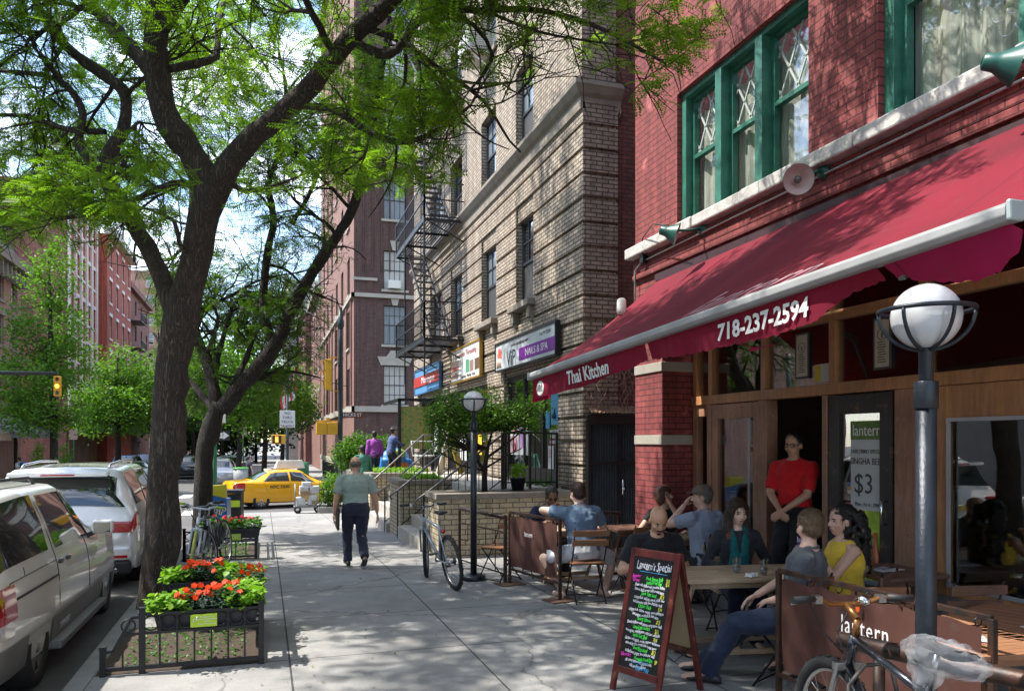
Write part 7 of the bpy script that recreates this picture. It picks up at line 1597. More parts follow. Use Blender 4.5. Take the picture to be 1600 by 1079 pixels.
def person(lab, loc, rot, hz=.92, lean=0, side=0, twist=0, hyaw=0, hpitch=0, hands=None, feet=None, eh=((-.6, -.6, -.5), (.6, -.6, -.5)), knee=(0, 1, .3), s=1.0, g=1.0, skin=sk_light,
           top=None, sleeve=.6, bottom=None, leg=1.0, hair='short', hm=h_brown, shoe=None, fem=False, vox=.0085, curl=.35, detail=True, extra=None, tank=False, heel=(0, 0), palm=None, untuck=True):
    t = thing('person', lab, 'person', loc, rot); t.scale = (s, s, s)
    U = Vector((sin(R(side)), sin(R(lean)), cos(R(lean)) * cos(R(side)))).normalized(); X = Vector((cos(R(twist)), sin(R(twist)), 0)); X = (X - U * X.dot(U)).normalized(); Y = U.cross(X)
    Pp = Vector((0, 0, hz)); sw = (.165 if fem else .19) * (1 + (g - 1) * .5); C = lambda a, b=0, c=0: Pp + U * a + X * b + Y * c
    bend = U if lean < 12 else (U * .75 + Vector((0, 0, .25))).normalized()
    NB = C(.50); yaw = R(hyaw); Uh0 = (bend * .85 + Vector((0, 0, .15)))
    Hq = Matrix.Rotation(R(twist) + yaw, 3, 'Z') @ Matrix.Rotation(-R(hpitch), 3, 'X'); hx, hy, hu = Hq @ Vector((1, 0, 0)), Hq @ Vector((0, 1, 0)), Hq @ Vector((0, 0, 1))
    HC = NB + (Uh0 * .068 + hu * .068) + hy * .015; HL = lambda a, b, c: HC + hx * a + hy * b + hu * c
    hip = [C(-.03, -.085 * g), C(-.03, .085 * g)]; sh = [C(.418, -sw), C(.418, sw)]
    hands = hands or ((-.26, .05, hz - .12), (.26, .05, hz - .12)); feet = feet or ((-.11, 0, 0), (.11, 0, 0))
    el, wr_, kn, an = [], [], [], []
    for i in (0, 1):
        e, w_ = ik(sh[i], Vector(hands[i]), .285, .25, eh[i]); el.append(e); wr_.append(w_); k, a = ik(hip[i], Vector(feet[i]) + Vector((0, 0, .085 + heel[i])), .43, .415, knee if not isinstance(knee[0], tuple) else knee[i]); kn.append(k); an.append(a)
    fa = .9 if fem else 1.0
    secs = [(-.12, .13, .10), (-.05, .165, .118), (.03, .16, .115), (.12, .138 if fem else .148, .105), (.20, .13 if fem else .148, .102), (.30, .15 if fem else .168, .115 + (.018 if fem else 0)), (.38, .150 if fem else .172, .112), (.425, .125 if fem else .145, .095), (.455, .095, .08), (.485, .068, .066), (.51, .057, .057)]
    def torso(m, t0, t1, inf, gg=g):
        ss = [q for q in secs if t0 <= q[0] <= t1]; loft(m, [C(q[0], 0, .01 * (gg - 1) * 10 * (q[0] < .25)) for q in ss], [((q[1] * (1 + (gg - 1) * .8)) + inf, q[2] * (1 + (gg - 1) * 1.4) + inf) for q in ss], X, Y)
    m = MB(); torso(m, -.2, .6, 0)
    limb(m, NB - U * .03, HC - hu * .04, .054 * fa, .050 * fa)
    m.sphere(HL(0, -.012, .035), (.076, .096, .088), 20, 14, Hq); m.sphere(HL(0, .012, -.03), (.062, .074, .078), 18, 12, Hq); m.sphere(HL(0, .045, -.085), (.032, .028, .026), 12, 8, Hq); m.sphere(HL(0, .066, .018), (.052, .02, .014), 12, 8, Hq)
    m.tube([HL(0, .080, .012), HL(0, .100, -.028)], [.009, .0135], 8); m.sphere(HL(0, .098, -.030), .0135, 10, 7); m.sphere(HL(0, .078, -.064), (.024, .014, .012), 10, 6, Hq)
    for q in (-1, 1): m.sphere(HL(q * .080, -.008, -.012), (.010, .020, .031), 10, 8, Hq); m.sphere(HL(q * .038, .055, -.03), (.026, .024, .026), 10, 8, Hq)
    for i in (0, 1):
        m.sphere(sh[i], .056 * fa * g, 14, 10); limb(m, C(.47, (-.04, .04)[i]), sh[i], .045, .05 * fa); limb(m, sh[i], el[i], .052 * fa * g, .040 * fa * g); limb(m, el[i], wr_[i], .041 * fa * g, .026 * fa); dd = (wr_[i] - el[i]).normalized()
        pn = Vector(palm[i]) if palm else Vector((.6 if i == 0 else -.6, .3, -.5)); hand(m, wr_[i], dd, pn, -1 if i == 0 else 1, .95 if fem else 1.05, curl)
        limb(m, hip[i], kn[i], .088 * (1 + (g - 1) * .6), .056); limb(m, kn[i], an[i], .056, .036); cd = (an[i] - kn[i]).normalized(); m.sphere(kn[i].lerp(an[i], .28) - Vector((0, .008, 0)) * (1 if abs(cd.z) > .5 else 0), (.045, .045, .09), 12, 8)
        f0 = Vector(feet[i]) + Vector((0, 0, .04 + heel[i])); tip = Vector(feet[i]) + Vector((.01 * (-1 if i == 0 else 1), .17, .025)); m.tube([f0 - Vector((0, .055, .0)), f0 + Vector((0, .02, .01)), tip], [.030, .037, .030], 10); m.sphere(tip, (.038, .035, .02), 10, 6); m.sphere(f0 - Vector((0, .05, 0)), .031, 10, 6); m.sphere(an[i], .036, 10, 6)
    me = remesh(m, vox, 3, .5); mesh_obj('body', me, skin, t)
    if top:
        m = MB(); torso(m, -.12 if untuck else -.03, .486, .019)
        for i in (0, 1):
            if tank: limb(m, C(.44, (-1, 1)[i] * .085), C(.40, (-1, 1)[i] * .10), .06, .06); continue
            m.sphere(sh[i], .068 * fa * g, 14, 10); limb(m, C(.462, (-.05, .05)[i]), sh[i], .050, .062 * fa)
            if sleeve <= 1: e = sh[i].lerp(el[i], sleeve); m.tube([sh[i], sh[i].lerp(e, .5), e], [.069 * fa * g, .067 * fa * g, .068 * fa * g], 14)
            else: limb(m, sh[i], el[i], .067 * fa * g, .057 * fa * g, 14); e = el[i].lerp(wr_[i], sleeve - 1); m.tube([el[i], e], [.056 * fa * g, .044 * fa * g], 14)
        o = mesh_obj('shirt', remesh(m, .0105, 3, .5, disp=.026, dsc=.075), top, t)
        if not tank and not fem: 
            m = MB(); m.torus(C(.490, 0, .004), .066, .011, tuple(U * .95 + Y * .25), 24, 8); m.build('collar', top, t)
    if bottom:
        m = MB(); ss = [(-.13, .12, .10), (-.05, .165, .118), (.03, .16, .115), (.06, .155, .112)]; loft(m, [C(q[0]) for q in ss], [(q[1] * (1 + (g - 1) * .8) + .016, q[2] * (1 + (g - 1) * 1.4) + .016) for q in ss], X, Y)
        for i in (0, 1):
            m.sphere(hip[i], .104 * (1 + (g - 1) * .6), 14, 10)
            if leg >= .99: limb(m, hip[i], kn[i], .104 * (1 + (g - 1) * .6), .080, 14); m.tube([kn[i], kn[i].lerp(an[i], .35), kn[i].lerp(an[i], .6), an[i] + (an[i] - kn[i]).normalized() * .03], [.079, .078, .072, .066], 14)
            else: e = hip[i].lerp(kn[i], leg * 1.0); m.tube([hip[i], hip[i].lerp(e, .5), e], [.108, .102, .096], 14)
        mesh_obj('trousers' if leg > .9 else 'shorts', remesh(m, .0115, 4, .5, disp=.026, dsc=.085), bottom, t)
    if shoe is not None:
        for i in (0, 1):
            m = MB(); f = Vector(feet[i]); h_ = heel[i]; rows = []
            for yy, w_, hh in ((-.095, .028, .045), (-.08, .037, .062), (-.03, .040, .075), (.04, .043, .060), (.11, .047, .040), (.155, .042, .032), (.18, .02, .022)):
                b0 = f + Vector((0, yy, .004 + h_ * max(0, (.1 - yy)) / .19)); rows.append([b0 + Vector((w_ * cos(a), 0, hh * .5 + hh * .5 * sin(a))) for a in np.linspace(0, 2 * pi, 13)[:-1]])
            V = [p for r_ in rows for p in r_]; m.add(V, [(a * 12 + j, a * 12 + (j + 1) % 12, (a + 1) * 12 + (j + 1) % 12, (a + 1) * 12 + j) for a in range(6) for j in range(12)] + [tuple(range(12)), tuple(72 + j for j in range(12))], True); m.build('shoe', shoe, t)
    if detail:
        m = MB(); md_ = MB(); mb = MB()
        for q in (-1, 1): m.sphere(HL(q * .031, .072, .002), (.014, .008, .009), 12, 8, Hq); md_.sphere(HL(q * .031, .0785, .001), (.006, .004, .007), 10, 6, Hq); mb.tube([HL(q * .046, .074, .017), HL(q * .032, .083, .022), HL(q * .015, .083, .018)], .0035, 6)
        m.build('eyes', eye_w, t); md_.build('pupils', eye_d, t); mb.build('eyebrows', hm, t)
        m = MB(); m.tube([HL(-.022, .082, -.064), HL(-.008, .090, -.061), HL(.008, .090, -.061), HL(.022, .082, -.064)], [.003, .006, .006, .003], 8, flat=.8); m.build('lips', lipm, t)
    if hair:
        m = MB(); hv = .0085; ds = .014; dsc = .018
        if hair in ('short', 'cap', 'fringe'): m.sphere(HL(0, -.026, .048), (.084, .096, .088), 20, 14, Hq); m.sphere(HL(0, -.045, .0), (.078, .068, .07), 16, 12, Hq)
        if hair == 'fringe': m = MB(); m.sphere(HL(0, -.042, .005), (.084, .075, .045), 18, 12, Hq)
        if hair == 'long':
            m.sphere(HL(0, -.022, .05), (.09, .10, .09), 20, 14, Hq); ds = .02; dsc = .03
            for q in (-1, 1):
                m.sphere(HL(q * .075, -.0, .02), (.024, .062, .075), 14, 10, Hq); limb(m, HL(q * .078, -.02, 0), HL(q * .088, -.01, -.14), .036, .042); limb(m, HL(q * .088, -.01, -.14), HL(q * .09, .03, -.28), .042, .03)
            limb(m, HL(0, -.06, 0), HL(0, -.07, -.18), .075, .08); m.sphere(HL(.03, .06, .085), (.05, .03, .03), 12, 8, Hq)
        if hair == 'bob': m.sphere(HL(0, -.02, .045), (.09, .10, .09), 20, 14, Hq); m.sphere(HL(0, -.04, -.02), (.085, .07, .085), 16, 12, Hq); [m.sphere(HL(q * .076, .0, -.01), (.022, .05, .07), 12, 8, Hq) for q in (-1, 1)]
        if hair == 'curly':
            r_ = random.Random(4); hv = .010; m.sphere(HL(0, -.03, .05), (.092, .10, .09), 20, 14, Hq)
            for i in range(330):
                q = r_.random(); a = r_.uniform(0, 2 * pi); rr_ = .10 + .035 * sin(q * pi); p = HL(rr_ * cos(a) * .95, -.085 - .05 * q + rr_ * .75 * sin(a), .08 - .50 * q); m.sphere(p, r_.uniform(.018, .028), 8, 6)
            ds = .03; dsc = .02
        if len(m.v): strands(mesh_obj('hair', remesh(m, hv, 2, .5, disp=ds, dsc=dsc), hm, t), hm, HC, {'curly': .045, 'long': .05, 'bob': .04}.get(hair, .022), detail)
    if extra: extra(t, HL, C, Hq, el, wr_, kn, an)
    return t
navy, black_c, mint, redsh, greyt, yellow, bluep, white_c, jean, teal, char_, purple_c, blue_c = [cloth(n, c) for n, c in (('navy', (.018, .022, .045)), ('black', (.008, .008, .011)), ('mint grey', (.28, .35, .30)), ('red', (.60, .006, .010)), ('slate tee', (.085, .095, .11)), ('yellow', (.80, .54, .05)), ('steel blue', (.14, .21, .31)), ('white', (.62, .63, .66)), ('denim', (.012, .022, .055)), ('teal', (.0, .11, .115)), ('charcoal', (.02, .022, .03)), ('purple', (.30, .06, .34)), ('blue check', (.06, .09, .22)))]
shoe_b, shoe_d = M('black shoe', (.012, .012, .013), .4), M('dark trainer', (.03, .032, .04), .6)
# 1 walking man
wp = P0(556, 884)
def ex(t, HL, C, Hq, el, wr_, kn, an):
    m = MB(); w_ = wr_[0]; m.cbox((0, 0, 0), (.035, .26, .34), Matrix.Translation(w_ + Vector((.045, .0, -.06))) @ Matrix.Rotation(.15, 4, 'X')); m.build('folder', M('dark leather folder', (.03, .022, .018), .5), t, bevel=.006)
    m = MB(); m.torus(C(.045), .19, .013, (0, 0, 1), 30, 6); m.v = [((q[0]), q[1] * .78, q[2]) for q in m.v]; m.build('belt', shoe_b, t)
person('man in a mint grey shirt and navy trousers walking away with a dark folder', (wp.x, wp.y, 0), R(2), .90, lean=4, hpitch=12, hands=((-.31, .06, .80), (.33, .05, .80)), feet=((-.10, .16, 0), (.10, -.20, .0)), heel=(0, .09), knee=(0, 1, .2), eh=((-.5, -.8, 0), (.5, -.8, 0)), g=1.16, s=.975, skin=sk_tan, top=mint, sleeve=.78, bottom=navy, hair='fringe', hm=h_grey, shoe=shoe_b, extra=ex, palm=((1, 0, 0), (-1, 0, 0)), untuck=False)
# 2 doorman
def ex(t, HL, C, Hq, *a):
    m = MB()
    for q in (-1, 1): m.torus(HL(q * .031, .088, .001), .02, .0028, Hq @ Vector((0, 1, 0)), 16, 5)
    m.tube([HL(-.012, .09, .003), HL(.012, .09, .003)], .0022, 5)
    for q in (-1, 1): m.tube([HL(q * .05, .085, .003), HL(q * .082, .0, .0)], .0022, 5)
    m.build('glasses', eye_d, t); m = MB()
    for i in range(5): m.sphere(C(.38 - i * .08, 0, .137 - .004 * abs(i - 1)), .007, 8, 5)
    m.build('shirt_buttons', M('button', (.3, .02, .02), .3), t)
dm = P(1241, 700, X=5.18)
person('doorman in a red shirt with glasses, hands clasped, standing in the doorway', (dm.x, dm.y, FL), R(113), .92, lean=0, hyaw=4, hpitch=2, hands=((-.035, .235, .93), (.035, .22, .93)), eh=((-1, -.3, -.1), (1, -.3, -.1)), s=1.03, g=1.0, skin=sk_olive, top=redsh, sleeve=.85, bottom=black_c, hair='short', hm=h_dark, shoe=shoe_b, extra=ex, palm=((.3, -1, 0), (-.3, -1, 0)), untuck=False)
# 3 bald man
def ex(t, HL, C, Hq, *a):
    m = MB(); o = C(.27, .0, .158); e = 0
    def q3(x, y): return C(.335 + y * .8, x, .166 + y * .1)
    n = 10; arc = [(.075 * cos(pi * i / n), .065 * sin(pi * i / n)) for i in range(n + 1)]; pts = [(x * cos(-.5) - y * sin(-.5), x * sin(-.5) + y * cos(-.5)) for x, y in arc]
    m.add([q3(x + .02, y) for x, y in pts] + [q3(.02, .0)], [(i, i + 1, n + 1) for i in range(n)]); m.beam(q3(.02, 0), q3(-.02, -.085), .006, .003); pr = m.build('umbrella_print', M('print blue', (.10, .18, .32), .8), t); md = pr.modifiers.new('s', 'SOLIDIFY'); md.thickness = .003
    m = MB(); m.tube([HL(-.028, .078, -.066), HL(-.02, .088, -.052), HL(.02, .088, -.052), HL(.028, .078, -.066)], .0045, 6); m.sphere(HL(0, .07, -.10), (.018, .012, .012), 8, 6, Hq); m.build('beard', h_dark, t)
SEATED = dict(hz=.55, knee=(0, .6, 1))
person('bald man in a black tee shirt with an umbrella print, looking down at the table', (3.38, 6.36, 0), R(176), lean=20, hyaw=-8, hpitch=30, hands=((-.10, .36, .79), (.17, .34, .775)), feet=((-.12, .42, 0), (.16, .30, 0)), eh=((-.7, -.4, -.7), (.7, -.4, -.7)), g=1.08, skin=sk_tan, top=black_c, sleeve=.72, bottom=jean, hair=None, hm=h_dark, shoe=shoe_d, extra=ex, palm=((0, 0, -1), (0, 0, -1)), **SEATED)
# 4 woman with teal scarf
def ex(t, HL, C, Hq, *a):
    m = MB(); n = 8
    for q in (-1, 1): m.tube([C(.52, q * .03, -.03), C(.49, q * .07, .03), C(.40, q * .06, .10), C(.26, q * .045, .135), C(.10, q * .05, .125)], [.03, .04, .045, .045, .05], 12, flat=.6)
    mesh_obj('teal_scarf', remesh(m, .010, 3, disp=.02, dsc=.05), teal, t)
    m = MB(); limb(m, HL(-.09, .03, -.2), HL(-.095, .05, -.34), .034, .016); limb(m, HL(.09, .03, -.2), HL(.10, .06, -.36), .036, .018); mesh_obj('hair_tips', remesh(m, .01, 2, disp=.02, dsc=.02), hairm('copper', (.18, .06, .022)), t)
person('woman with long brown hair, teal scarf and dark cardigan facing the camera', (4.20, 6.20, 0), R(160), lean=6, hyaw=12, hpitch=4, hands=((-.18, .22, .68), (.16, .28, .70)), feet=((-.1, .35, 0), (.1, .40, 0)), g=.98, fem=True, skin=sk_pale, top=char_, sleeve=1.85, bottom=jean, hair='long', hm=h_brown, shoe=shoe_b, extra=ex, **SEATED)
# 5 man in grey tee
person('fair haired man in a slate grey tee shirt sitting with his back turned', (3.80, 4.80, 0), R(46), lean=-9, side=-3, hyaw=-46, hpitch=4, hands=((-.02, .20, .62), (.08, .30, .64)), feet=((-.14, .62, 0), (.10, .70, 0)), eh=((-.9, -.5, -.4), (1, -.4, -.3)), g=1.04, s=1.03, skin=sk_pale, top=greyt, sleeve=.85, bottom=jean, hair='short', hm=h_blond, shoe=shoe_d, palm=((.5, 0, -.8), (-.5, 0, -.8)), **SEATED)
# 6 woman in yellow
def ex(t, HL, C, Hq, el, wr_, kn, an):
    m = MB(); p = wr_[0] + Vector((.015, .07, .03)); m.lathe([(.03, -.07), (.038, .07), (.036, .07), (.028, -.066)], p, 18); m.build('drink_glass', glass_mat('purple glass', (.75, .6, .85)), t); m = MB(); m.lathe([(.0, -.065), (.028, -.065), (.034, .04), (0, .04)], p, 14); m.build('purple_drink', M('purple drink', (.22, .08, .35), .2), t)
    m = MB(); m.tube([p, p + Vector((.02, -.02, .14))], .004, 6); m.build('straw', M('green straw', (.01, .35, .12), .4), t)
    m = MB(); loft(m, [C(.22), C(.30), C(.36)], [(.128, .105), (.135, .115), (.135, .10)], Vector((1, 0, 0)), Vector((0, 1, 0))); [m.sphere(C(.375, q * .135, 0), (.03, .085, .045), 12, 8) for q in (-1, 1)]; mesh_obj('black_camisole', remesh(m, .011, 2), black_c, t)
    m = MB(); r_ = random.Random(8)
    for i in range(26): q = r_.uniform(.25, .95); a = r_.uniform(2.3, 5.4); m.sphere(HL(.125 * cos(a), -.095 - .05 * q + .11 * sin(a), .06 - .48 * q), (.017, .017, .035), 8, 6)
    mesh_obj('blond_highlights', remesh(m, .009, 1, disp=.02, dsc=.02), h_blond, t)
person('woman in a yellow tank top with long dark curly hair holding a purple drink', (4.44, 5.02, 0), R(76), lean=4, hyaw=6, hpitch=0, hands=((-.12, .34, .98), (.05, .30, .72)), feet=((-.1, .40, 0), (.1, .42, 0)), eh=((-.6, -.1, -1), (.8, -.4, -.5)), g=.98, fem=True, s=1.02, skin=sk_light, top=yellow, tank=True, bottom=jean, hair='curly', hm=h_dark, shoe=shoe_b, extra=ex, curl=.7, palm=((.8, .4, 0), (0, 0, -1)), **SEATED)
# 7 blue polo
person('man in a steel blue polo and white shorts eating with his back to the camera', (3.58, 8.30, 0), R(4), lean=16, hyaw=10, hpitch=14, hands=((-.16, .42, .86), (.22, .42, .78)), feet=((-.22, .14, 0), (.25, -.02, 0)), eh=((-1, -.25, .55), (.8, -.6, -.4)), knee=((-.5, .6, 1), (.6, .6, 1)), hz=.56, g=1.1, s=1.04, skin=sk_pale, top=bluep, sleeve=.62, bottom=white_c, leg=.82, hair='short', hm=h_brown, shoe=None, palm=((0, 0, -1), (0, 0, -1)))
# 8 navy polo with sunglasses
def shades(t, HL, C, Hq, *a):
    m = MB()
    for q in (-1, 1): m.sphere(HL(q * .031, .082, .0), (.026, .008, .019), 14, 8, Hq)
    m.tube([HL(-.08, .0, .0), HL(-.055, .075, .005), HL(.055, .075, .005), HL(.08, .0, .0)], .003, 5); m.build('sunglasses', eye_d, t)
person('man in a navy polo and sunglasses bent over his food facing the camera', (3.62, 9.86, 0), R(186), lean=30, hyaw=-14, hpitch=22, hands=((-.06, .42, .93), (.22, .46, .78)), feet=((-.14, .4, 0), (.14, .4, 0)), g=1.04, skin=sk_brown, top=cloth('deep navy', (.008, .018, .055)), sleeve=.65, bottom=black_c, hair='short', hm=h_dark, shoe=shoe_d, extra=shades, curl=.8, **SEATED)
# 9, 10 by the wall
person('woman in a black top resting her chin on her hand by the red pier', (4.62, 8.36, 0), R(186), lean=6, hyaw=28, hpitch=-8, hands=((.02, .16, 1.13), (.22, .25, .76)), feet=((-.1, .35, 0), (.1, .35, 0)), eh=((-.5, .4, -1), (.8, -.5, -.5)), fem=True, skin=sk_olive, top=black_c, sleeve=.42, bottom=navy, hair='bob', hm=h_auburn, shoe=shoe_b, curl=.9, palm=((0, -.5, .8), (0, 0, -1)), **SEATED)
def capx(t, HL, C, Hq, *a):
    m = MB(); m.sphere(HL(0, -.01, .062), (.090, .105, .072), 22, 14, Hq); bm_ = [HL(.075 * cos(a), .07 + .085 * sin(a), .058 - .01 * sin(a)) for a in np.linspace(0, pi, 12)]; m2 = MB(); m2.add([HL(0, .05, .062)] + bm_, [(0, i, i + 1) for i in range(1, 12)]); c = mesh_obj('cap', remesh(m, .009, 2), M('cap khaki', (.16, .125, .10), .9), t); b = m2.build('cap_brim', c.data.materials[0], c); md = b.modifiers.new('s', 'SOLIDIFY'); md.thickness = .005
person('man in a khaki cap and pale polo shirt near the wooden door', (4.62, 7.34, 0), R(16), lean=6, hyaw=46, hpitch=2, hands=((-.10, .24, 1.08), (.18, .32, .77)), feet=((-.12, .4, 0), (.14, .35, 0)), eh=((-.7, .3, -1), (.8, -.5, -.5)), g=1.08, s=1.04, skin=sk_light, top=cloth('grey blue', (.29, .34, .44)), sleeve=.62, bottom=char_, hair='cap', hm=h_grey, shoe=shoe_b, extra=capx, palm=((.5, -.8, 0), (0, 0, -1)), **SEATED)
# the group on the far terrace
q = P(586, 700, D=23.2); person('person in a purple shirt with a dark cap standing on the far terrace', (q.x, q.y, .60), R(12), .9, lean=8, top=purple_c, sleeve=1.8, bottom=jean, skin=sk_brown, hair='short', hm=h_dark, shoe=shoe_b, vox=.013, detail=False, s=.93, g=1.05)
def hatx(t, HL, C, Hq, *a): m = MB(); m.lathe([(.15, 0), (.15, .01), (.095, .015), (.085, .10), (.0, .115)], HL(0, 0, .055), 22); m.build('hat', black_c, t)
q = P(611, 700, D=23.6); person('person in a blue checked shirt and black hat leaning on the terrace frame', (q.x, q.y, .66), R(-75), .9, lean=8, hands=((-.1, .52, 1.15), (.2, .45, 1.1)), feet=((-.1, -.15, 0), (.1, .2, 0)), top=blue_c, sleeve=1.8, bottom=cloth('faded black', (.02, .025, .035)), skin=sk_tan, hair='short', hm=h_dark, shoe=shoe_b, vox=.013, detail=False, extra=hatx, s=.96)
q = P(571, 700, D=21.6); person('person in a green plaid shirt sitting low by the far planter', (q.x - .05, q.y, .42), R(20), lean=10, top=M('green plaid', (.02, .16, .11), .9, var=.3, vs=22, c2=(.10, .22, .18)), sleeve=1.8, bottom=navy, skin=sk_brown, hair='short', hm=h_dark, shoe=shoe_b, vox=.013, detail=False, s=1.0, **SEATED)
m = MB(); m.box(q.x - .5, 2.63, 20.3, 21.9, -.6, .55) if False else None
q = P(389, 700, D=42); person('distant pedestrian in a dark patterned top beyond the taxi', (q.x, q.y, gz(42)), R(-60), .9, feet=((-.1, .2, 0), (.1, -.2, 0)), top=navy, sleeve=.6, bottom=char_, skin=sk_tan, hair='short', hm=h_dark, shoe=shoe_b, vox=.02, detail=False)
q = P(30, 700, D=40); person('pedestrian in a white shirt with a blue backpack near the left cafe', (q.x, q.y, gz(46)), R(70), .9, feet=((-.1, .2, 0), (.1, -.2, 0)), top=white_c, sleeve=.6, bottom=char_, skin=sk_tan, hair='short', hm=h_brown, shoe=shoe_b, vox=.02, detail=False, extra=lambda t, HL, C, Hq, *a: MB().cbox(C(.3, 0, -.2), (.3, .16, .42)).build('backpack', M('backpack blue', (.02, .2, .4), .7), t, bevel=.04))
for i, (px, c) in enumerate(((8, 'navy'), (16, 'grey'), (52, 'brown'))): q = P(px, 700, D=45 + i); person('cafe diner in a %s top sitting under the left awning' % c, (q.x, q.y, gz(50)), R(100 + i * 60), lean=5, top=(navy, greyt, cloth('brownish', (.12, .05, .04)))[i], sleeve=.6, bottom=char_, skin=sk_tan, hair='short', hm=h_dark, vox=.022, detail=False, shoe=None, **SEATED)
# diners inside the large window
def moneyx(t, HL, C, Hq, el, wr_, *a):
    m = MB()
    for i in range(5): m.cbox((0, 0, 0), (.15, .07, .002), Matrix.Translation(wr_[1] + Vector((-.02 * i, .09, .03 + .012 * i))) @ Matrix.Rotation(.5 + .35 * i, 4, 'Z') @ Matrix.Rotation(.8, 4, 'X'))
    m.build('banknotes', M('pale note', (.4, .44, .36), .8), t)
person('seated diner in dark red with long dark hair counting notes inside the window', (6.05, 4.55, FL), R(200), lean=10, hpitch=18, hands=((-.12, .34, .86), (.12, .34, .86)), feet=((-.1, .4, 0), (.1, .4, 0)), fem=True, top=cloth('dark red', (.06, .008, .012)), sleeve=.5, bottom=black_c, skin=sk_light, hair='long', hm=h_auburn, shoe=None, vox=.012, extra=moneyx, **SEATED)
person('seated diner in black and blue jeans behind the right end of the window', (5.85, 3.75, FL), R(20), lean=8, hpitch=10, hands=((-.12, .34, .8), (.16, .38, .8)), feet=((-.1, .4, 0), (.1, .4, 0)), top=black_c, sleeve=.8, bottom=M('cloth blue jeans', (.02, .07, .20), .9), skin=sk_light, hair='short', hm=h_dark, shoe=None, vox=.012, **SEATED)
make_table('dark table between the two diners inside the window', (5.95, 4.15, FL), 0, .7, .6, wood=slat_d)
for i, (x, y, r_) in enumerate(((6.05, 4.62, 200), (5.85, 3.68, 20))): make_chair(('dark chair under the diner in dark red inside the window', 'dark chair under the diner in black inside the window')[i], (x, y, FL), R(r_), slat_d)
# ================================================================ trees
def bark_mat(name, c1, c2):
    m, nt, p = newmat(name); v = tco(nt, 'Object', (10, 10, 1.1)); vo = N(nt, 'ShaderNodeTexVoronoi', feature='DISTANCE_TO_EDGE'); vo.inputs['Scale'].default_value = 3.2
    nz_ = N(nt, 'ShaderNodeTexNoise'); nz_.inputs['Scale'].default_value = 2.2; nz_.inputs['Detail'].default_value = 7; nt.links.new(v, nz_.inputs['Vector'])
    ad = N(nt, 'ShaderNodeVectorMath', operation='MULTIPLY_ADD'); nt.links.new(nz_.outputs['Color'], ad.inputs[0]); ad.inputs[1].default_value = (1.6, 1.6, 1.6); nt.links.new(v, ad.inputs[2]); nt.links.new(ad.outputs[0], vo.inputs['Vector'])
    e = ramp(nt, vo.outputs['Distance'], .0, .25); cc = mixc(nt, e, c2, c1); cc = mixc(nt, ramp(nt, noise(nt, 1.6, 5, tco(nt, 'Object')), .35, .7), mixc(nt, .5, cc, c2), cc)
    sp = ramp(nt, noise(nt, 55, 3, tco(nt, 'Object')), .70, .74); cc = mixc(nt, sp, cc, (.30, .30, .27))
    nt.links.new(cc, p.inputs['Base Color']); p.inputs['Roughness'].default_value = .9
    hh = N(nt, 'ShaderNodeMath', operation='MULTIPLY_ADD'); nt.links.new(nz_.outputs['Fac'], hh.inputs[0]); hh.inputs[1].default_value = .8; nt.links.new(e, hh.inputs[2]); bump(nt, p, hh.outputs[0], 1.0, .03); return m
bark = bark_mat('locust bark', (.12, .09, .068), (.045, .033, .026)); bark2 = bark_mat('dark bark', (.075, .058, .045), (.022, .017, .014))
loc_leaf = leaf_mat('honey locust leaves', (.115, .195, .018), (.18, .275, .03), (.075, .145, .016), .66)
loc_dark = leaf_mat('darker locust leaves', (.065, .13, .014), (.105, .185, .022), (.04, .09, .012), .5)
ginkgo = leaf_mat('street tree leaves', (.085, .18, .022), (.135, .25, .036), (.055, .13, .018), .48); darkleaf = leaf_mat('distant dark leaves', (.02, .06, .014), (.045, .10, .02), None, .35); shrub_leaf = leaf_mat('yew leaves', (.055, .125, .014), (.10, .20, .02), (.035, .09, .012), .42)
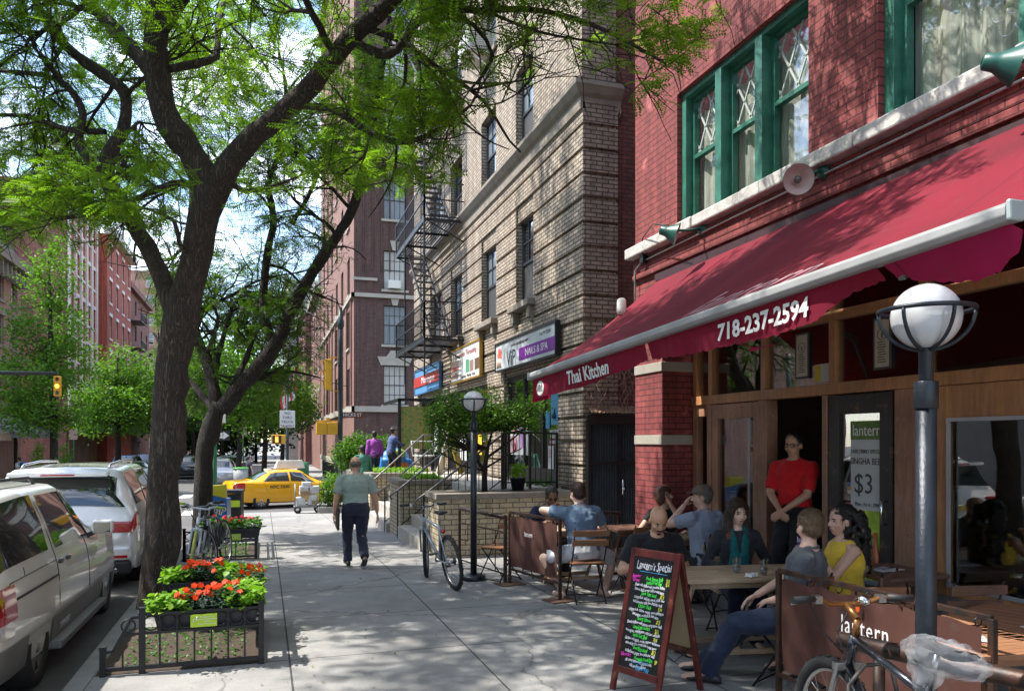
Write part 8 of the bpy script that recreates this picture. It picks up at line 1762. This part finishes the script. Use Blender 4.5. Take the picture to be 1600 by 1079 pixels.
class Tree:
    def __init__(s, seed, keep=None): s.keep = keep; s.g = np.random.default_rng(seed); s.br = []; s.tw = []
    def limb(s, pts, spawn=(.3, 1.0), sp=.3, L=2.0, maxl=3, lv=1, r0=None):
        # smooth the traced path
        P_ = [Vector(p[:3]) for p in pts]; Rr = [p[3] for p in pts]; out = []; n = len(P_)
        for i in range(n - 1):
            p0, p1, p2, p3 = P_[max(i - 1, 0)], P_[i], P_[i + 1], P_[min(i + 2, n - 1)]
            k = max(2, int((p2 - p1).length / .16))
            for j in range(k):
                t = j / k; q = .5 * ((2 * p1) + (p2 - p0) * t + (2 * p0 - 5 * p1 + 4 * p2 - p3) * t * t + (3 * p1 - p0 - 3 * p2 + p3) * t ** 3); out.append((q, Rr[i] * (1 - t) + Rr[i + 1] * t))
        out.append((P_[-1], Rr[-1])); jit = s.g.normal(0, 1, (len(out), 3))
        out = [(q + Vector(jit[i]) * r * .07, r * (1 + .06 * jit[i][0])) for i, (q, r) in enumerate(out)]
        s.br.append(out); m = len(out); acc = 0
        for i in range(1, m):
            acc += (out[i][0] - out[i - 1][0]).length
            if i / m < spawn[0] or i / m > spawn[1]: continue
            if acc > sp:
                acc = 0; d = (out[i][0] - out[i - 1][0]).normalized(); s.grow(out[i][0], s.turn(d, 35, 80), L * s.g.uniform(.6, 1.1), out[i][1] * .42, lv, maxl)
        d = (out[-1][0] - out[-2][0]).normalized()
        if spawn[1] >= 1:
            for _ in range(3): s.grow(out[-1][0], s.turn(d, 8, 40), L * .9, out[-1][1] * .75, lv, maxl)
        return out
    def turn(s, d, a0, a1, up=.0):
        ax = d.cross(Vector(s.g.normal(0, 1, 3))).normalized(); q = Matrix.Rotation(R(float(s.g.uniform(a0, a1))), 3, ax) @ d; q.z = q.z * .75 + up; return q.normalized()
    def grow(s, p, d, L, r, lv, maxl):
        n = max(3, int(L / .16)); st = L / n; r = min(max(r, .006), .035 * L + .004); pts = [(p.copy(), r)]; j = s.g.normal(0, .16, (n, 3))
        for i in range(n): d = (d + Vector(j[i]) + Vector((0, 0, -.035 + .02 * (lv == 1)))).normalized(); p = p + d * st; pts.append((p.copy(), r * (1 - .75 * (i + 1) / n) + .0015))
        if s.keep and not s.keep(pts[-1][0]) and not s.keep(pts[len(pts) // 2][0]): return
        if lv < maxl or s.g.random() < .5: s.br.append(pts)
        if lv >= maxl: s.tw.append(pts); return
        for i in range(1, n + 1):
            if i / n > .2:
                for _ in range(1 if s.g.random() < .75 else 2):
                    s.grow(pts[i][0], s.turn(d, 25, 65), L * s.g.uniform(.38, .58), pts[i][1] * .7, lv + 1, maxl)
    def wood(s, t, mat, keep=None, nmin=4):
        m = MB()
        for b in s.br:
            if keep and b[0][1] < .012 and not keep(b[-1][0]): continue
            r = b[0][1]; m.tube([q for q, _ in b], [x for _, x in b], 16 if r > .1 else (9 if r > .04 else (5 if r > .012 else 3)), caps=r > .04)
        return m.build('trunk', mat, t, recalc=False)
    def leaves(s, t, mat, per=5, keep=None, ll=.032, lw=.013, pairs=7, rach=.15, name='crown', extra=None):
        T = [];D = []
        for tw in s.tw:
            if keep and not keep(tw[-1][0]): continue
            n = len(tw)
            for k in range(per):
                q = s.g.uniform(.1, 1); i = min(n - 2, int(q * (n - 1))); f = q * (n - 1) - i; p = tw[i][0].lerp(tw[i + 1][0], f); T.append(p); d = (tw[i + 1][0] - tw[i][0]).normalized(); D.append(d)
        T = np.array(T); D = np.array(D); n = len(T); g = s.g; print('fronds', n)
        off = t.location; T = T - np.array(off)
        d = D * .5 + g.normal(0, .55, (n, 3)); d[:, 2] = d[:, 2] * .45 - .18; d /= np.linalg.norm(d, axis=1, keepdims=True); up = g.normal(0, .38, (n, 3)) + [0, 0, 1]
        sd = np.cross(d, up); sd /= np.linalg.norm(sd, axis=1, keepdims=True); u = np.cross(sd, d); sc = g.uniform(.7, 1.25, n)[:, None]
        V = []
        for k in range(pairs):
            a = rach * (k + 1) / pairs; w_ = (1 - .35 * abs(k / pairs - .4)); dr = -.10 * (a / rach) ** 2 * rach
            for q in (-1, 1):
                b0 = T + d * (a * sc) + u * dr; e = (sd * q * .92 + d * .38); l_ = ll * w_ * sc; b1 = b0 + e * l_ - u * l_ * .12; md_ = b0 + e * l_ * .5; wv = d * lw * sc * .5
                V.append(np.stack([b0, md_ - wv, b1, md_ + wv], 1))
        V = np.concatenate(V, 1).reshape(-1, 3); F = np.arange(len(V)).reshape(-1, 4); return raw_mesh(name, V, F, mat, t)
def pt(px, py, D, r): p = P(px, py, D=D); return (p.x, p.y, p.z, r * .9)
def proj(p):
    d = p.x * sin(PSI) + p.y * cos(PSI)
    if d < .3: return None
    return 800 + FPX * (p.x * cos(PSI) - p.y * sin(PSI)) / d, HZ - FPX * (p.z - CH) / d
KX_ = [-200, 0, 60, 120, 180, 230, 260, 330, 370, 430, 500, 560, 620, 680, 720, 745, 770, 800, 840, 880, 930, 980, 1010, 1050, 1090, 1120, 1150, 2000]
KY_ = [430, 395, 375, 380, 395, 440, 400, 330, 330, 300, 285, 300, 290, 330, 260, 200, 150, 110, 125, 120, 130, 160, 175, 165, 100, 40, -30, -60]
def keep_main(p):
    q = proj(p)
    if q is None: return True
    if q[0] > 1180 and q[1] > -40: return False
    return q[1] < np.interp(q[0], KX_, KY_) and p.z > 3.3 and p.x < 4.5
mt_ = thing('honey_locust_tree', 'large near honey locust with dark forked trunk rising from the flower filled tree guard', 'tree', P0(247, 945), 0, 'street trees', world=True)
T1 = Tree(11, keep_main)
T1.limb([pt(247, 955, 8.55, .26), pt(248, 915, 8.55, .225), pt(253, 850, 8.55, .208), pt(261, 700, 8.6, .20), pt(267, 600, 8.6, .195), pt(281, 500, 8.6, .20), pt(302, 420, 8.6, .175), pt(321, 335, 8.6, .175), pt(331, 285, 8.6, .19)], spawn=(2, 0))
T1.limb([pt(326, 300, 8.6, .17), pt(300, 240, 8.55, .165), pt(264, 195, 8.5, .16), pt(245, 110, 8.4, .15), pt(246, 37, 8.3, .135), pt(245, -40, 8.2, .12), pt(262, -160, 8.0, .10), pt(240, -330, 7.6, .07), pt(250, -480, 7.2, .04)], spawn=(.45, 1), sp=.34, L=2.2)
T1.limb([pt(240, 115, 8.4, .09), pt(215, 85, 8.5, .09), pt(183, 50, 8.7, .085), pt(138, 0, 9.0, .075), pt(70, -70, 9.4, .06), pt(-40, -140, 9.8, .035)], spawn=(.25, 1), L=2.1)
T1.limb([pt(252, 50, 8.3, .09), pt(275, 12, 8.2, .085), pt(310, -40, 8.0, .07), pt(380, -120, 7.6, .05), pt(460, -220, 7.0, .03)], spawn=(.3, 1), L=2.2)
T1.limb([pt(266, 108, 8.4, .05), pt(310, 98, 8.6, .048), pt(338, 88, 8.8, .045), pt(342, 40, 9.0, .04), pt(352, 0, 9.3, .035), pt(380, -60, 9.7, .02)], spawn=(.2, 1), L=1.7)
T1.limb([pt(335, 295, 8.6, .16), pt(362, 252, 8.55, .15), pt(400, 212, 8.5, .135), pt(439, 178, 8.4, .125), pt(490, 130, 8.2, .115), pt(545, 62, 8.0, .105), pt(610, 5, 7.8, .09), pt(690, -70, 7.5, .07), pt(800, -160, 7.1, .05), pt(930, -260, 6.6, .03)], spawn=(.35, 1), sp=.34, L=2.1)
T1.limb([pt(478, 168, 8.3, .05), pt(520, 170, 8.1, .048), pt(560, 195, 8.0, .045), pt(600, 218, 7.9, .04), pt(640, 222, 7.8, .035), pt(690, 200, 7.7, .025), pt(735, 165, 7.6, .015)], spawn=(.2, 1), sp=.2, L=1.25)
T1.limb([pt(550, 62, 8.0, .055), pt(590, 83, 7.9, .052), pt(622, 78, 7.8, .05), pt(648, 40, 7.6, .046), pt(690, 14, 7.5, .04), pt(755, 18, 7.3, .034), pt(820, 14, 7.1, .03), pt(900, 30, 6.9, .025), pt(975, 62, 6.7, .018), pt(1040, 100, 6.5, .012)], spawn=(.2, 1), sp=.2, L=1.15)
T1.limb([pt(690, 14, 7.5, .03), pt(740, 40, 7.5, .026), pt(770, 90, 7.4, .02), pt(735, 140, 7.4, .012)], spawn=(.2, 1), sp=.2, L=.9)
T1.limb([pt(760, 18, 7.3, .02), pt(840, 50, 7.1, .016), pt(905, 62, 7.0, .012), pt(960, 70, 6.9, .008)], spawn=(.2, 1), sp=.2, L=.9)
T1.limb([pt(272, 490, 8.6, .12), pt(250, 425, 8.7, .115), pt(208, 345, 8.9, .11), pt(168, 285, 9.1, .10), pt(168, 245, 9.2, .095), pt(192, 205, 9.3, .085), pt(198, 155, 9.4, .08), pt(178, 128, 9.5, .08), pt(135, 98, 9.7, .075), pt(88, 55, 9.9, .065), pt(55, 0, 10.1, .055), pt(20, -80, 10.3, .035)], spawn=(.3, 1), sp=.32, L=2.0)
T1.limb([pt(150, 262, 9.1, .06), pt(122, 225, 9.2, .058), pt(130, 180, 9.3, .05), pt(110, 140, 9.5, .045), pt(70, 118, 9.8, .035), pt(0, 110, 10.2, .03), pt(-80, 90, 10.6, .02)], spawn=(.2, 1), sp=.26, L=1.7)
T1.limb([pt(165, 205, 9.3, .045), pt(110, 203, 9.4, .04), pt(75, 192, 9.6, .035), pt(30, 180, 9.9, .03), pt(-60, 182, 10.2, .02)], spawn=(.15, 1), sp=.24, L=1.6)
T1.limb([pt(205, 345, 8.9, .04), pt(150, 330, 9.0, .035), pt(90, 300, 9.2, .03), pt(20, 300, 9.5, .02), pt(-60, 320, 9.8, .015)], spawn=(.15, 1), sp=.22, L=1.4)
T1.limb([pt(322, 300, 8.6, .05), pt(288, 285, 8.5, .05), pt(250, 295, 8.4, .045), pt(215, 310, 8.3, .035), pt(180, 330, 8.2, .02)], spawn=(.2, 1), sp=.22, L=1.2)
T1.limb([pt(310, 430, 8.6, .035), pt(300, 410, 8.5, .035), pt(280, 380, 8.4, .03), pt(272, 345, 8.3, .025), pt(240, 330, 8.2, .015)], spawn=(.4, 1), sp=.25, L=.9)
T1.limb([pt(360, 285, 8.6, .04), pt(385, 300, 8.7, .03), pt(430, 290, 8.9, .02), pt(480, 270, 9.1, .012)], spawn=(.3, 1), sp=.25, L=1.0)
# extra bough over the road above the picture, added to drop dappled shade
T1.limb([pt(250, -60, 8.1, .09), (-2.6, 7.4, 9.4, .07), (-4.2, 6.6, 10.2, .05), (-5.4, 6.0, 10.5, .03)], spawn=(.3, 1), sp=.42, L=2.3)
def keep_leaf(p):
    q = proj(p)
    return keep_main(p) and not (q and 726 < q[0] < 1000 and q[1] > 8 and T1.g.random() < .72)
T1.wood(mt_, bark); T1.leaves(mt_, loc_leaf, per=6, keep=keep_leaf, ll=.042, lw=.018)
# second locust further along the kerb
st_t = thing('honey_locust_tree', 'second honey locust further along the kerb with a dark trunk curving right', 'tree', P0(324, 845, gz(15)), 0, 'street trees', world=True)
K2X, K2Y = [-100, 100, 200, 240, 300, 350, 400, 440, 470, 500, 560, 620, 700, 900], [300, 420, 560, 620, 650, 640, 640, 630, 600, 560, 300, 300, 250, 0]
def keep2w(p):
    q = proj(p)
    if q is None: return True
    if q[0] < 235 and q[1] > 300: return False
    return q[1] < np.interp(q[0], K2X, K2Y) + 20 and q[0] < 720
def keep2(p):
    q = proj(p)
    if q is None: return True
    if 345 < q[0] < 460 and 395 < q[1] < 455: return T2.g.random() < .65
    if q[0] < 235 and q[1] > 300 : return False
    if 355 < q[0] < 540 and 240 < q[1] < 400: return T2.g.random() < .6
    if 470 < q[0] < 700 and 330 < q[1]: return T2.g.random() < .12
    return q[1] < np.interp(q[0], K2X, K2Y) and q[0] < 720
T2 = Tree(23, keep2w)
T2.limb([pt(316, 850, 14.6, .23), pt(317, 800, 14.6, .20), pt(319, 740, 14.6, .19), pt(325, 680, 14.6, .19), pt(344, 632, 14.6, .18)], spawn=(2, 0))
T2.limb([pt(346, 640, 14.6, .17), pt(378, 602, 14.6, .16), pt(415, 560, 14.6, .15), pt(442, 515, 14.6, .135), pt(468, 460, 14.6, .12), pt(505, 400, 14.5, .11), pt(542, 345, 14.4, .10), pt(560, 295, 14.3, .09), pt(572, 235, 14.2, .08), pt(585, 170, 14.0, .07), pt(600, 90, 13.8, .05), pt(610, 0, 13.6, .03)], spawn=(.35, 1), sp=.4, L=2.3)
T2.limb([pt(428, 540, 14.6, .09), pt(412, 480, 14.6, .088), pt(417, 400, 14.6, .08), pt(428, 345, 14.6, .075), pt(420, 290, 14.6, .065), pt(438, 230, 14.6, .05), pt(445, 150, 14.6, .03)], spawn=(.3, 1), sp=.45, L=2.0)
T2.limb([pt(455, 350, 14.5, .05), pt(480, 310, 14.4, .045), pt(500, 260, 14.3, .04), pt(520, 200, 14.2, .025)], spawn=(.2, 1), sp=.4, L=1.5)
T2.limb([pt(340, 640, 14.6, .14), pt(325, 570, 14.8, .12), pt(300, 500, 15.0, .10), pt(290, 400, 15.2, .08), pt(300, 300, 15.4, .06), pt(280, 180, 15.5, .03)], spawn=(.15, 1), sp=.36, L=2.6)
T2.limb([pt(350, 630, 14.6, .08), pt(385, 560, 15.2, .06), pt(400, 520, 15.8, .05), pt(430, 480, 16.4, .03)], spawn=(.15, 1), sp=.3, L=2.0)
T2.limb([pt(335, 640, 14.6, .08), pt(300, 600, 15.2, .06), pt(265, 560, 15.8, .04), pt(240, 520, 16.2, .03)], spawn=(.15, 1), sp=.3, L=1.9)
T2.limb([pt(352, 625, 14.8, .07), pt(400, 590, 15.6, .05), pt(450, 580, 16.4, .035), pt(500, 590, 17, .02)], spawn=(.1, 1), sp=.26, L=1.6)
T2.limb([pt(330, 600, 14.9, .08), pt(345, 540, 15.6, .06), pt(360, 490, 16.2, .04)], spawn=(.1, 1), sp=.26, L=1.7)
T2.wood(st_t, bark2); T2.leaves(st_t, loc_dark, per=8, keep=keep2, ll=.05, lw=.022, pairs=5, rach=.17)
# the same kind of tree again just behind the camera and across the road: their crowns shade what the camera sees
for (lab, x, y, r_, s) in (('honey locust at our kerb behind the viewpoint shading the cafe', -1.2, -1.6, 2.4, 1.0),):
    c = mt_.copy(); col.objects.link(c); wc = [q for q in mt_.children if q.name.startswith('trunk')][0].copy(); col.objects.link(wc); wc.parent = c; T1.leaves(c, loc_leaf, per=3, keep=None, ll=.036, lw=.015); c['label'] = lab; c.location = (x, y, 0); c.rotation_euler = (0, 0, r_); c.scale = (s, s, s)
# ---- leafy street trees built from clumps
def leafy(name, lab, base, trunk, blobs, n, size, mat, seed, barkm=bark2, group=None, clump=34, spread=.5, cat='tree', flat=.6, twig=True):
    t = thing(name, lab, cat, base, 0, group, world=True); g = np.random.default_rng(seed); m = MB()
    for p_, r_ in trunk: m.tube(p_, r_, 10)
    main = trunk[0][0]; vol = np.array([b[1][0] * b[1][1] * b[1][2] for b in blobs]); nc = n // clump; pk = g.choice(len(blobs), nc, p=vol / vol.sum()); C_ = []
    for k in pk:
        c, r = blobs[k]; d = g.normal(0, 1, 3); d /= np.linalg.norm(d); q = g.uniform(.25, 1) ** .5 * (1 + .12 * g.normal()); C_.append(np.array(c) + d * q * np.array(r))
    C_ = np.array(C_)
    if twig:
        mp_ = [Vector(q) for q in main]
        for c in C_[::3]:
            c = Vector(c); b = min(mp_, key=lambda q: (q - c).length + max(0, (q.z - c.z)) * 1.5); m.tube([b, b.lerp(c, .5) + Vector((0, 0, -.1 * (c - b).length)), c], [.018 * max(1, (c - b).length * .5), .012, .004], 4)
    m.build('trunk', barkm, t, recalc=False)
    pts = np.repeat(C_, clump, 0) + g.normal(0, spread, (len(C_) * clump, 3)) * [1, 1, flat]; k = len(pts); d = g.normal(0, 1, (k, 3)); d[:, 2] = d[:, 2] * .5 - .2; d /= np.linalg.norm(d, axis=1, keepdims=True); up = g.normal(0, .6, (k, 3)) + [0, 0, .8]; s = np.cross(d, up); s /= np.linalg.norm(s, axis=1, keepdims=True); sz = (size * g.uniform(.6, 1.3, k))[:, None]
    V = np.stack([pts, pts + d * sz * .5 + s * sz * .36, pts + d * sz, pts + d * sz * .5 - s * sz * .36], 1).reshape(-1, 3) - np.array(t.location); raw_mesh('crown', V, np.arange(len(V)).reshape(-1, 4), mat, t); return t
def V3(px, py, D): return tuple(P(px, py, D=D))
b = P(85, 700, D=38); zb = gz(b.y) - .1; b.z = zb; ST = 'street trees'
leafy('street_tree', 'bright green street tree near the hanging yellow traffic signal', b, [([(b.x, b.y, zb), V3(84, 650, 38), V3(80, 560, 38), V3(78, 470, 38), V3(76, 400, 38)], [.2, .17, .13, .08, .03])],
      [(V3(82, 430, 38), (1.1, 1.3, 1.9)), (V3(75, 510, 38), (1.8, 1.9, 1.5)), (V3(40, 590, 37), (2.2, 2.2, 1.2)), (V3(105, 565, 39), (1.6, 1.8, 1.2)), (V3(60, 650, 37), (2.3, 2.0, .8)), (V3(82, 380, 38), (.5, .5, 1.0))], 13000, .17, ginkgo, 1, group=ST, spread=.3)
b = P(185, 700, D=50); zb = gz(b.y) - .1; b.z = zb
leafy('street_tree', 'rounded bright green street tree between the left buildings and the main trunk', b, [([(b.x, b.y, zb), V3(184, 660, 50), V3(182, 600, 50), V3(185, 550, 50)], [.2, .17, .1, .04])],
      [(V3(188, 570, 50), (1.6, 1.6, 1.3)), (V3(180, 620, 50), (2.6, 2.4, 1.5)), (V3(205, 640, 50), (2.4, 2.4, 1.6)), (V3(150, 655, 50), (1.6, 1.6, 1.0)), (V3(235, 600, 52), (2.0, 2, 1.6))], 15000, .19, ginkgo, 2, group=ST, spread=.36)
for i, (px, D, top, wd, lab) in enumerate(((262, 58, 575, 3.0, 'dark street tree half hidden by the main trunk'), (300, 70, 560, 4.0, 'dark distant street tree left of the second trunk'), (372, 47, 500, 2.8, 'street tree beyond the junction behind the one way sign'), (412, 52, 545, 3.2, 'street tree beyond the junction left of the no thru truck sign'), (345, 80, 520, 4.5, 'far street tree closing the view down the street'), (440, 64, 590, 2.6, 'street tree behind the black sign pole'), (120, 62, 610, 3.2, 'dark street tree behind the near left street tree'), (20, 46, 610, 2.0, 'street tree over the cafe awning'))):
    b = P(px, 700, D=D); zb = gz(b.y) - .1; b.z = zb; cz_ = P(px, (top + 675) / 2, D=D); hz_ = (P(px, top, D=D).z - P(px, 672, D=D).z) / 2
    leafy('street_tree', lab, b, [([(b.x, b.y, zb), tuple((b + Vector((.1, 0, 2.5)))), (cz_.x, cz_.y, cz_.z), (cz_.x, cz_.y, cz_.z + hz_ * .7)], [.2, .16, .1, .03])], [(tuple(cz_), (wd, wd * .9, hz_)), (tuple(cz_ + Vector((wd * .5, 0, -hz_ * .3))), (wd * .6, wd * .6, hz_ * .6)), (tuple(cz_ + Vector((-wd * .5, .5, hz_ * .15))), (wd * .6, wd * .6, hz_ * .6))], 8000, .24, (darkleaf, ginkgo, darkleaf)[i % 3] if i not in (2, 3) else ginkgo, 30 + i, group=ST, spread=.45, twig=False)
for px, lab in ((58, 'small conical cypress left of the near street tree'), (100, 'small conical cypress right of the near street tree')):
    b = P(px, 735, D=36); b.z = gz(b.y) - .1; h_ = P(px, 690, D=36).z - b.z
    leafy('cypress', lab, b, [([tuple(b), tuple(b + Vector((0, 0, h_ * .9)))], [.05, .01])], [(tuple(b + Vector((0, 0, h_ * .35))), (.42, .42, h_ * .3)), (tuple(b + Vector((0, 0, h_ * .7))), (.24, .24, h_ * .32))], 2600, .09, ginkgo, px, cat='shrub', clump=8, spread=.08, twig=False)
# shrubs of the terrace
sb_ = P(757, 762, D=13.1); sb_.z = .93; SH = lambda px, py, D=13.1: V3(px, py, D)
leafy('yew_shrub', 'broad leafy shrub with twisting bare stems on the long brick planter', sb_, [([tuple(sb_), SH(757, 735), SH(762, 700), SH(770, 670)], [.055, .045, .03, .015]), ([SH(757, 735), SH(735, 705), SH(705, 680), SH(690, 660)], [.03, .024, .016, .008]), ([SH(760, 715), SH(795, 690), SH(825, 665)], [.028, .018, .01]), ([SH(760, 730), SH(790, 712), SH(815, 700)], [.02, .014, .008]), ([SH(745, 715), SH(730, 690), SH(725, 660)], [.02, .014, .008])],
      [(SH(700, 655), (.42, .4, .26)), (SH(745, 635), (.34, .4, .26)), (SH(790, 650), (.42, .4, .24)), (SH(835, 632), (.22, .3, .12)), (SH(690, 690, 13.3), (.28, .3, .16)), (SH(820, 660), (.25, .3, .14)), (SH(735, 660), (.5, .4, .2)), (SH(775, 615), (.12, .2, .12)), (SH(700, 622), (.2, .25, .12))], 17000, .042, shrub_leaf, 5, cat='shrub', clump=26, spread=.075, flat=.8)
b = P(560, 735, D=25.5); b.z = .4
leafy('round_shrub', 'rounded green shrub behind the walking man by the purple building', b, [([tuple(b), V3(560, 715, 25.5)], [.05, .02])], [(V3(560, 705, 25.5), (.75, .7, .55)), (V3(540, 715, 25.5), (.45, .5, .4)), (V3(590, 697, 25.8), (.5, .5, .4))], 7000, .085, shrub_leaf, 6, cat='shrub', clump=20, spread=.13, twig=False)
b = P(520, 790, D=25.0); b.z = gz(24.8)
leafy('low_shrub', 'low bright green shrub beside the hand truck at the corner', b, [([tuple(b), V3(522, 770, 25)], [.03, .01])], [(V3(522, 762, 25), (.38, .5, .5)), (V3(517, 778, 25), (.3, .4, .3))], 3500, .075, ginkgo, 7, cat='shrub', clump=14, spread=.1, twig=False)
t = thing('corner_planter', 'low concrete kerb planter under the small shrub at the corner', 'planter', b, world=True); m = MB(); m.box(b.x - .5, b.x + 1.2, b.y - .5, b.y + 1.5, b.z - .1, b.z + .18); m.build('kerb', kerb_m, t, bevel=.02); m = MB()
for i in range(9): m.beam((b.x - .45 + i * .12, b.y - .45, b.z + .18), (b.x - .45 + i * .12, b.y - .45, b.z + .75), .015)
m.beam((b.x - .45, b.y - .45, b.z + .75), (b.x + .51, b.y - .45, b.z + .75), .025); m.build('small_fence', black_iron, t)
for i, (px, D) in enumerate(((305, 88), (350, 95), (400, 92), (330, 110))):
    b = P(px, 700, D=D); b.z = gz(b.y) - .1; cz_ = P(px, 640, D=D)
    leafy('street_tree', 'far off street tree, %s of the row that closes the street' % ('leftmost', 'second', 'rightmost', 'farthest')[i], b, [([tuple(b), (cz_.x, cz_.y, cz_.z)], [.2, .05])], [(tuple(cz_), (5, 4, 4.2)), ((cz_.x, cz_.y, cz_.z - 3), (4, 3, 2.6))], 5000, .5, darkleaf, 60 + i, group=ST, spread=.8, twig=False)
# pieces that stand apart become parts of their own
def split_loose(o, cap=60):
    me = o.data; n = len(me.vertices); par_ = list(range(n))
    def find(a):
        while par_[a] != a: par_[a] = par_[par_[a]]; a = par_[a]
        return a
    for e in me.edges: a, b_ = find(e.vertices[0]), find(e.vertices[1]); par_[a] = b_
    isl = {}
    for p_ in me.polygons: isl.setdefault(find(p_.vertices[0]), []).append(p_)
    if not 1 < len(isl) <= cap: return
    for k, ps in enumerate(isl.values()):
        m = MB(); mp = {}
        for p_ in ps:
            for v in p_.vertices:
                if v not in mp: mp[v] = len(m.v); m.v.append(tuple(me.vertices[v].co))
            m.f.append(tuple(mp[v] for v in p_.vertices)); m.sm.append(p_.use_smooth)
        base = o.name.split('.')[0]; w_ = o.parent.get('_w') if o.parent else None
        q = m.build(base, me.materials[0], None, recalc=False)
        q.parent = o.parent; q.location = o.location
        uv0 = me.uv_layers[0].data if me.uv_layers else None
        if uv0:
            d = q.data.uv_layers[0].data; i2 = 0
            for p_ in ps:
                for li in p_.loop_indices: d[i2].uv = uv0[li].uv; i2 += 1
        for md in o.modifiers:
            if md.type == 'BEVEL': nm = q.modifiers.new('bevel', 'BEVEL'); nm.width = md.width; nm.segments = 2; nm.limit_method = 'ANGLE'; nm.angle_limit = R(40)
    bpy.data.objects.remove(o)
SPL = {'cornice_bracket', 'transom_mullion', 'stone_band', 'cornice', 'balcony_bracket', 'transom_rail', 'brick_pilaster', 'white_pilaster', 'dark_window', 'bar_end_cap', 'folding_arm', 'post', 'parcel', 'door_post', 'lattice_bar', 'signal_bracket', 'bracket', 'foot_plate', 'cage_rib', 'board', 'eyes', 'pupils', 'eyebrows', 'stone_trim', 'tie', 'shirt_buttons', 'finial', 'balcony_railing_x', 'panel_line', 'pedestrian_signal', 'crossbar', 'keystone', 'lintel', 'wheel', 'iron_balcony', 'shelf_board', 'card_sticker'}
for o in [o for o in bpy.data.objects if o.type == 'MESH' and o.name.split('.')[0] in SPL and not o.children and o.data.users == 1]: split_loose(o)
